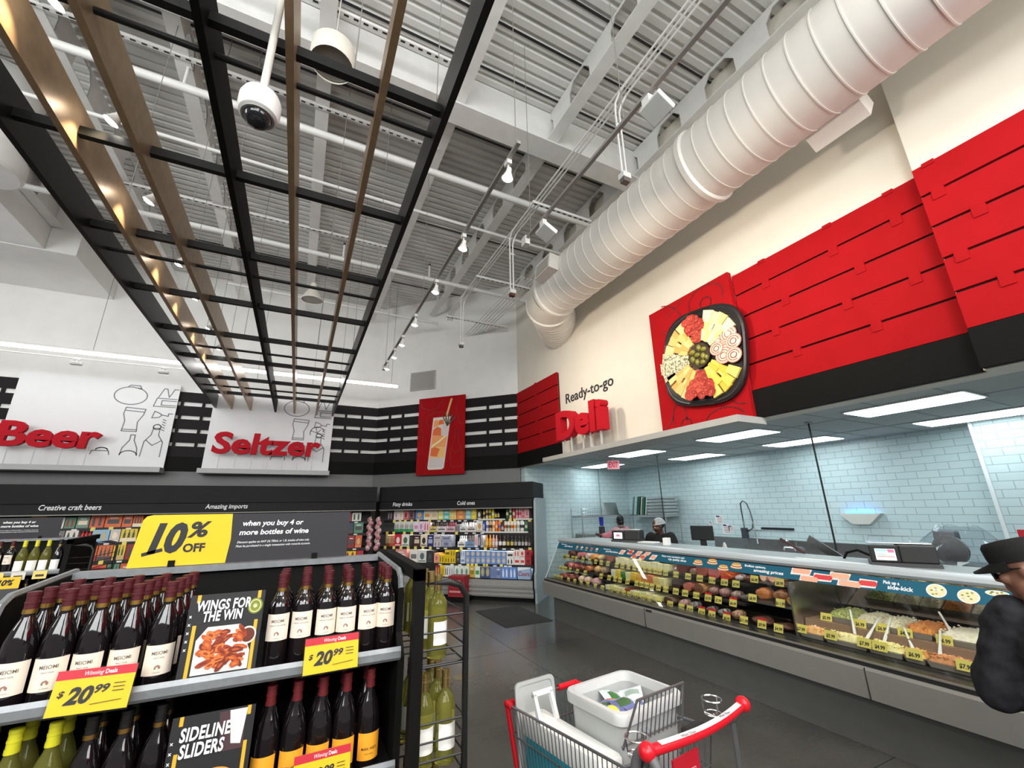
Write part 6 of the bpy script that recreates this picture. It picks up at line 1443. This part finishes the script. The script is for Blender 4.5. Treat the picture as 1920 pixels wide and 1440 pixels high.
b = MB(); b.tube([(-.25, .1, .17), (.25, .1, .17)], .008, 6); b.tube([(-.2, .84, .17), (.2, .84, .17)], .008, 6); b.build('frame_bar', wire, cart)
CT = Matrix.Translation((1.53, 1.455, 0)) @ Euler((0, 0, R(8))).to_matrix().to_4x4()
def cp(x, y, z): return tuple(CT @ V((x, y, z)))
# white storage tub
def rrect(w, d, r, n=4):
    o = []
    for cx, cy, a0 in ((w-r, d-r, 0), (-w+r, d-r, 90), (-w+r, -d+r, 180), (w-r, -d+r, 270)):
        for i in range(n+1): a = R(a0+90*i/n); o.append((cx+r*math.cos(a), cy+r*math.sin(a)))
    return o
def loft(b, secs, m=0, cap0=True, cap1=True):
    n = len(secs[0][0]); vs_ = []; fs = []
    for poly, z in secs: vs_ += [(x, y, z) for x, y in poly]
    for i in range(len(secs)-1):
        for j in range(n): fs.append((i*n+j, i*n+(j+1) % n, (i+1)*n+(j+1) % n, (i+1)*n+j))
    if cap0: fs.append(tuple(range(n-1, -1, -1)))
    if cap1: fs.append(tuple((len(secs)-1)*n+j for j in range(n)))
    b.add(vs_, fs, m)
tubm = mat('milky_plastic', (.44, .45, .44), .35, noise=.03)
t = thing('storage_tub', 'large milky white plastic tub of packets in the cart', 'tub', cp(.065, .455, .505), R(8))
b = MB(); loft(b, [(rrect(.175, .145, .05), 0), (rrect(.19, .158, .05), .02), (rrect(.205, .172, .05), .455), (rrect(.197, .164, .046), .455), (rrect(.180, .148, .046), .02)]); b.build('tub_wall', tubm, t, smooth=45)
b = MB(); loft(b, [(rrect(.206, .173, .05), .445), (rrect(.224, .19, .055), .45), (rrect(.226, .192, .055), .485), (rrect(.222, .188, .055), .495), (rrect(.202, .168, .05), .497), (rrect(.197, .164, .05), .455)], cap0=False, cap1=False); b.build('tub_rim', mat('tub_rim_plastic', (.60, .60, .59), .35, noise=.02), t, smooth=45)
tag(MB().box(-.165, -.135, 0, .165, .135, .375).build('tub_filling', M(120, 124, 130), loc=cp(.065, .455, .53), rz=R(8)), 'grey folded bags under the packets in the tub', 'bags')
pk = [('bluish clear packet with green and orange filling', (120, 122, 160), (86, 110, 70), (190, 120, 80), -.05, .06, .40, .5, -.2), ('bluish packet with yellow label', (126, 128, 166), (210, 206, 80), (80, 106, 64), -.09, -.02, .41, .3, .2),
      ('blue packet with green label', (104, 110, 160), (74, 104, 66), (190, 196, 204), .0, -.03, .425, -.4, .1), ('clear packet with white crinkles', (206, 212, 216), (236, 238, 240), (150, 170, 160), .09, .03, .41, .8, -.3),
      ('clear packet with green edge', (196, 204, 206), (60, 110, 60), (236, 236, 236), .06, .09, .40, -.2, .3), ('blue-violet packet', (112, 112, 160), (150, 150, 190), (206, 206, 216), .03, -.09, .40, .2, .3), ('grey clear packet', (150, 152, 156), (110, 112, 116), (206, 206, 210), -.04, -.11, .39, .6, 0)]
for i, (nm, c0, c1, c2, x, y, z, a, tl_) in enumerate(pk):
    b = MB(); nx, ny = 12, 8; vs_ = []; fs = []
    for s_ in (1, -1):
        for j in range(ny+1):
            for k in range(nx+1):
                u, v = k/nx*2-1, j/ny*2-1; h = .022*(1-u*u)*(1-v*v)+.004*math.sin(7*u+3*v+i)*(1-abs(u))
                vs_.append((u*.085, v*.058, s_*h+.004*math.sin(5*u+i)))
    q = (nx+1)*(ny+1)
    for s_ in range(2):
        for j in range(ny):
            for k in range(nx):
                e = s_*q+j*(nx+1)+k; f_ = (e, e+1, e+nx+2, e+nx+1); fs.append(f_ if s_ == 0 else f_[::-1])
    b.T = Euler((tl_, tl_*.7, a)).to_matrix().to_4x4(); b.add(vs_, fs)
    for e in range(len(b.f)):
        kk = e % nx; jj = (e//nx) % ny
        b.m[e] = 1 if (2 <= kk <= 5 and 2 <= jj <= 5) else 2 if (7 <= kk <= 9 and 1 <= jj <= 5) else 0
    tag(b.build('food_packet', [M(*c0, rough=.15), M(*c1, rough=.2), M(*c2, rough=.2)], loc=cp(.065+x, .455+y, .505+z+.015), rz=R(8), smooth=70), '%s in the white tub' % nm, 'packet', 'packets in the white tub')
# small picnic cooler
t = thing('picnic_cooler', 'small teal and white picnic cooler in the cart', 'cooler box', cp(-.208, .56, .505), R(8))
b = MB(); loft(b, [(rrect(.055, .25, .015), 0), (rrect(.062, .268, .015), .27)]); b.build('body', M(20, 150, 170), t, smooth=40)
b = MB(); loft(b, [(rrect(.062, .268, .015), .27), (rrect(.066, .275, .018), .275), (rrect(.066, .275, .018), .34), (rrect(.060, .268, .018), .352)]); b.build('lid', M(236, 236, 232), t, smooth=40)
b = MB(); b.T = Matrix.Translation((0, .14, .35)) @ Euler((R(-24), 0, 0)).to_matrix().to_4x4(); b.bar((-.052, 0, 0), (-.052, 0, .12), .018, .022); b.bar((.052, 0, 0), (.052, 0, .12), .018, .022); b.bar((-.061, 0, .12), (.061, 0, .12), .022, .022)
b.build('handle', M(232, 232, 228), t)
# tub lid leaning at the front
b = MB(); b.T = Euler((R(90-6), 0, 0)).to_matrix().to_4x4(); loft(b, [(rrect(.125, .23, .03), -.006), (rrect(.13, .235, .03), 0), (rrect(.13, .235, .03), .012), (rrect(.112, .217, .025), .012), (rrect(.112, .217, .025), .006)])
tag(b.build('storage_lid_plate', tubm, loc=cp(-.155, .865, .745), rz=R(8), smooth=40), 'milky plastic lid plate standing upright at the cart front', 'lid')
# ================================================================== PEOPLE
def capsule(b, pts, rs, n=14):
    """tapering limb with rounded ends"""
    pts = [V(p) for p in pts]; b.tube(pts, rs, n); b.sphere(pts[0], rs[0], n); b.sphere(pts[-1], rs[-1], n)
def ellip(b, c, r, rot=None, n=16):
    k = MB(); k.sphere((0, 0, 0), r, n)
    m = Matrix.Translation(c) @ (Euler(rot).to_matrix().to_4x4() if rot else Matrix())
    b.add([tuple(m @ V(p)) for p in k.v], k.f)
def fused(b, name, m, parent, vox=.009, smooth=6, folds=0):
    """one continuous skin over the overlapping forms"""
    me = bpy.data.meshes.new('f'); me.from_pydata(b.v, [], b.f); o = bpy.data.objects.new('f', me); COL.objects.link(o)
    bm = bmesh.new(); bm.from_mesh(me); bmesh.ops.recalc_face_normals(bm, faces=bm.faces[:]); bm.to_mesh(me); bm.free()
    r = o.modifiers.new('r', 'REMESH'); r.mode = 'VOXEL'; r.voxel_size = vox
    s_ = o.modifiers.new('s', 'SMOOTH'); s_.iterations = smooth; s_.factor = .5
    if folds:
        tx = bpy.data.textures.get('cloth_folds') or bpy.data.textures.new('cloth_folds', 'CLOUDS'); tx.noise_scale = .10; tx.noise_depth = 1
        d = o.modifiers.new('d', 'DISPLACE'); d.texture = tx; d.strength = folds; d.mid_level = .5
    me2 = bpy.data.meshes.new_from_object(o.evaluated_get(bpy.context.evaluated_depsgraph_get()))
    bpy.data.objects.remove(o); me2.name = name; me2.materials.clear(); me2.materials.append(m)
    me2.polygons.foreach_set('use_smooth', [True]*len(me2.polygons))
    o2 = bpy.data.objects.new(name, me2); COL.objects.link(o2)
    if parent is not None: o2.parent = parent
    return o2
def head_forms(b, H, big=1):
    """skull, jaw, nose, lips, ears; H carries the head to its place, the face looking along +y"""
    def e(c, r, rot=None): ellip(b, tuple(H @ V(c)), r, (H.to_euler() if rot is None else rot))
    e((0, -.005, .045), (.077, .098, .092)); e((0, .018, -.02), (.066, .082, .075)); e((0, .045, -.075), (.044, .044, .038)); e((0, .085, -.088), (.022, .018, .018))
    e((0, .082, .035), (.052, .024, .016)); e((0, .100, .005), (.011, .018, .028)); e((0, .113, -.015), (.017, .016, .013)); e((0, .090, -.048), (.026, .016, .007)); e((0, .088, -.060), (.023, .016, .008))
    for s_ in (-1, 1): e((s_*.040, .075, -.015), (.026, .022, .024)); e((s_*.078, -.008, .0), (.010, .020, .032)); e((s_*.082, -.012, .014), (.008, .016, .016))
def hand_forms(b, wrist, dirv, palmn, side, curl=.5, k=1.0):
    """palm, four fingers of different length and a thumb from the side of the palm"""
    d = V(dirv).normalized(); nrm = V(palmn).normalized(); nrm = (nrm-d*nrm.dot(d)).normalized(); l = d.cross(nrm)*side; w = V(wrist)
    m = Matrix((l, d, nrm)).transposed().to_euler()
    ellip(b, w+d*.048*k, (.040*k, .052*k, .016*k), m)
    for i, (off, L) in enumerate(((-.028, .062), (-.010, .074), (.010, .070), (.027, .054))):
        p = w+d*.088*k+l*off*k; pts = [p]; dd = d.copy()
        for j in range(3):
            dd = (dd*math.cos(curl*.6)+nrm*math.sin(curl*.6)).normalized(); p = p+dd*L*k*(.45, .32, .23)[j]; pts.append(p)
        capsule(b, pts, [.0092*k, .0088*k, .008*k, .007*k], 8)
    p = w+d*.03*k-l*.034*k; q = p+(d*.5-l*.75+nrm*.3).normalized()*.038*k; r = q+(d*.85-l*.2+nrm*.4).normalized()*.032*k
    capsule(b, [p, q, r], [.012*k, .010*k, .008*k], 8)
def person(name, label, loc, rz, skin, head, look, elbows, wrists, hands, legs=True, lean=0, vox=.009):
    """standing body looking along +y; returns the thing and its head matrix"""
    t = thing(name, label, 'person', loc, rz)
    H = Matrix.Translation(head) @ Euler(look).to_matrix().to_4x4(); b = MB(); head_forms(b, H)
    neck = V(head)+V((0, -.03, -.06)); capsule(b, [(0, -.02+lean*.9, 1.36), neck], [.062, .054])
    ellip(b, (0, lean*.7, 1.22), (.150, .100, .19)); ellip(b, (0, lean*.3, 1.0), (.135, .095, .19)); ellip(b, (0, 0, .88), (.155, .11, .12))
    for s_, E_, W_ in ((-1, elbows[0], wrists[0]), (1, elbows[1], wrists[1])):
        sh = V((s_*.175, lean*.9-.01, 1.365)); capsule(b, [sh, E_], [.052, .040]); capsule(b, [E_, W_], [.040, .026])
        ellip(b, (s_*.10, lean*.9-.01, 1.36), (.11, .06, .05))
    for s_, W_, (dv_, pn, cu) in ((-1, wrists[0], hands[0]), (1, wrists[1], hands[1])): hand_forms(b, W_, dv_, pn, s_, cu)
    if legs:
        for s_ in (-1, 1):
            capsule(b, [(s_*.085, 0, .86), (s_*.09, .015, .48), (s_*.09, -.015, .10)], [.088, .056, .040]); ellip(b, (s_*.095, .05, .05), (.045, .12, .04))
    body = fused(b, 'body', skin, t, vox, 5)
    for s_ in (-1, 1):
        e = MB(); e.sphere(tuple(H @ V((s_*.031, .0865, .014))), (.0115, .0095, .009), 10); e.build('eye', M(226, 220, 212, .2), t, smooth=60)
        e = MB(); e.sphere(tuple(H @ V((s_*.031, .0945, .013))), (.0055, .003, .0055), 8); e.build('iris', M(30, 20, 16, .2), t, smooth=60)
    return t, H
def top_forms(b, elbows, wrists, lean, pad, sleeve=1.0, hem=.80, cuff=.036, shz=1.365, shx=.178):
    ellip(b, (0, lean*.7, 1.22), (.150+pad*1.3, .100+pad*1.6, .20+pad*.4)); ellip(b, (0, lean*.3, 1.0), (.135+pad*1.6, .095+pad*1.8, .20)); ellip(b, (0, .0, .88), (.158+pad*1.2, .112+pad*1.4, .10))
    b.tube([(0, 0, hem), (0, 0, .92)], [.16+pad, .16+pad], 18)
    for s_, E_, W_ in ((-1, elbows[0], wrists[0]), (1, elbows[1], wrists[1])):
        sh = V((s_*shx, lean*.9-.01, shz)); ellip(b, (s_*(shx-.078), lean*.9-.012, shz-.005), (.125, .068+pad, .055+pad*.7)); E_ = V(E_); W_ = V(W_)
        capsule(b, [sh, E_], [.056+pad*1.2, .048+pad*1.1])
        if sleeve > 1: capsule(b, [E_, E_.lerp(W_, sleeve-1)], [.048+pad*1.1, cuff+pad*.7])
def trousers(t, m):
    b = MB(); ellip(b, (0, 0, .90), (.162, .118, .10))
    for s_ in (-1, 1): capsule(b, [(s_*.085, 0, .86), (s_*.09, .015, .48), (s_*.09, -.01, .14)], [.098, .072, .062])
    fused(b, 'trousers', m, t, .012, 5)
    for s_ in (-1, 1):
        b = MB(); ellip(b, (s_*.095, .045, .055), (.052, .135, .05)); b.box(s_*.095-.05, -.085, 0, s_*.095+.05, .17, .022); fused(b, 'shoe', M(24, 22, 22), t, .010, 4)
def cloth(name, col, bump=.25, noise=.12): 
    return mat(name, col, .85, noise=noise, scale=26, bump=bump, spec=.2)
# --- man in the cap, walking along the case with his arm bent
sk1 = mat('skin_tan', (.21, .095, .06), .5, noise=.08, scale=12)
el = [(-.262, -.01, 1.04), (.235, .03, 1.06)]; wr = [(-.17, .24, 1.05), (.13, .26, 1.08)]
man, H = person('person', 'man in black cap, sunglasses and dark jacket beside the deli case', (2.94, .76, 0), R(-90), sk1, (-.06, .05, 1.545), (R(-16), 0, R(92)), el, wr, [((.3, .9, .1), (.8, -.2, .1), .7), ((-.3, .9, .1), (-.8, -.2, .1), .7)], lean=.04)
b = MB(); top_forms(b, el, wr, .04, .036, 1.9, .74, .046, 1.335, .142); fused(b, 'jacket', cloth('black_jacket', (.018, .018, .021), .9, .35), man, .011, 7, .035)
b = MB(); b.tube([(0, .02, 1.36), (0, .035, 1.41), (0, .05, 1.455)], [.10, .088, .082], 20); fused(b, 'collar', MATS['black_jacket'], man, .009, 4)
trousers(man, cloth('dark_trousers', (.02, .02, .022)))
b = MB(); n = 24; rings = []
for z, rx, ry in ((.045, .088, .108), (.075, .090, .110), (.118, .088, .106), (.135, .074, .092), (.140, .03, .04)): rings.append(([(rx*math.cos(2*PI*i/n), ry*math.sin(2*PI*i/n)-.004) for i in range(n)], z))
loft(b, rings, cap0=False); b.v = [tuple(H @ V(p)) for p in b.v]; b.build('cap', cloth('black_cap', (.012, .012, .012)), man, smooth=50)
b = MB(); vs_ = []; 
for j, (k, dz) in enumerate(((0, .052), (1, .030))):
    for i in range(13):
        a = R(15+150*i/12); rr = .106+k*.075*math.sin(PI*i/12)**.6; vs_.append((.088*math.cos(a)*(1+k*.05), rr*math.sin(a)+(0), dz-.012*k*abs(math.cos(a))))
vs2 = [(x, y, z-.006) for x, y, z in vs_]; fs = [(i, i+1, 14+i, 13+i) for i in range(12)]+[(26+i+1, 26+i, 39+i, 40+i) for i in range(12)]+[(13+i, 14+i, 40+i, 39+i) for i in range(12)]
b.add([tuple(H @ V(p)) for p in vs_+vs2], fs); b.build('cap_brim', MATS['black_cap'], man, smooth=50)
b = MB()
for s_ in (-1, 1):
    k = MB(); k.box(s_*.034-.029, .098, -.012, s_*.034+.029, .106, .030, bev=.006); b.add([tuple(H @ V(p)) for p in k.v], k.f)
    b.tube([tuple(H @ V(p)) for p in ((s_*.064, .098, .024), (s_*.080, .05, .024), (s_*.084, -.01, .020))], .0035, 6)
b.tube([tuple(H @ V(p)) for p in ((-.01, .107, .016), (.01, .107, .016))], .004, 6); b.build('sunglasses', M(10, 10, 12, .12), man)
b = MB(); k = MB(); ellip(k, (0, -.026, .012), (.0785, .077, .058)); b.add([tuple(H @ V(p)) for p in k.v], k.f); fused(b, 'hair', M(40, 34, 32, .8), man, .007, 3)

# --- worker in the hairnet
sk2 = mat('skin_deep_brown', (.075, .034, .022), .45, noise=.08, scale=12)
el = [(-.27, .12, 1.10), (.27, .10, 1.10)]; wr = [(-.14, .34, 1.10), (.14, .33, 1.10)]
wom, H = person('person', 'worker in white hairnet and black shirt looking down behind the deli case', (5.85, 5.90, -.02), R(112), sk2, (0, .10, 1.55), (R(-22), 0, R(-42)), el, wr, [((.4, .9, 0), (0, 0, -1), .5), ((-.4, .9, 0), (0, 0, -1), .5)], lean=.07, vox=.010)
b = MB(); top_forms(b, el, wr, .07, .03, 1.3, .76); fused(b, 'shirt', cloth('black_shirt', (.014, .014, .015)), wom, .013, 7, .02)
trousers(wom, MATS['dark_trousers'])
k = MB(); ellip(k, (0, -.022, .058), (.093, .108, .094)); b = MB()
b.add([tuple(H @ V(p)) for p in k.v if 1], k.f)
hn = mat('white_hairnet', (.62, .62, .62), .7, noise=.35, scale=60); hn.node_tree.nodes['Principled BSDF'].inputs['Alpha'].default_value = .62
b2 = MB(); net = MB(); net.sphere((0, -.018, .040), (.092, .112, .108), 22, half=True); b2.add([tuple((H @ Euler((R(14), 0, 0)).to_matrix().to_4x4()) @ V((p[0], p[1], p[2]))) for p in net.v], net.f)
b2.build('hairnet', hn, wom, smooth=70)
b2 = MB(); b2.tube([tuple((H @ Euler((R(14), 0, 0)).to_matrix().to_4x4()) @ V((.093*math.cos(2*PI*i/24), -.018+.113*math.sin(2*PI*i/24), .040))) for i in range(24)], .006, 6, closed=True); b2.build('hairnet_band', M(206, 206, 206), wom, smooth=60)
k = MB(); ellip(k, (0, -.035, .005), (.080, .078, .06)); b = MB(); b.add([tuple(H @ V(p)) for p in k.v], k.f); fused(b, 'hair', M(18, 14, 13, .7), wom, .007, 3)
# --- person in pink with an arm held out
sk3 = mat('skin_brown', (.13, .06, .038), .5, noise=.08, scale=12)
el = [(-.36, .10, 1.24), (.26, .12, 1.12)]; wr = [(-.50, .20, 1.28), (.20, .32, 1.14)]
pk_, H = person('person', 'person in pink shirt seen from behind at the wire shelving', (7.02, 8.36, -.03), R(3), sk3, (0, .03, 1.575), (R(-8), 0, R(-10)), el, wr, [((-.3, .9, .1), (.8, .3, 0), .6), ((-.3, .9, 0), (0, 0, -1), .5)], vox=.011)
b = MB(); top_forms(b, el, wr, 0, .022, 1.45, .78, .05); fused(b, 'shirt', cloth('pink_shirt', (.62, .20, .24)), pk_, .013, 7, .02)
b = MB(); b.tube([(0, -.02, 1.37), (0, -.012, 1.42)], [.085, .072], 18); fused(b, 'collar', MATS['pink_shirt'], pk_, .010, 3)
trousers(pk_, MATS['dark_trousers'])
b = MB(); k = MB(); ellip(k, (0, -.022, .040), (.086, .095, .098)); ellip(k, (0, -.04, -.03), (.074, .07, .07)); ellip(k, (0, -.02, .145), (.03, .03, .025)); b.add([tuple(H @ V(p)) for p in k.v], k.f); fused(b, 'hair', M(14, 12, 12, .6), pk_, .008, 4)
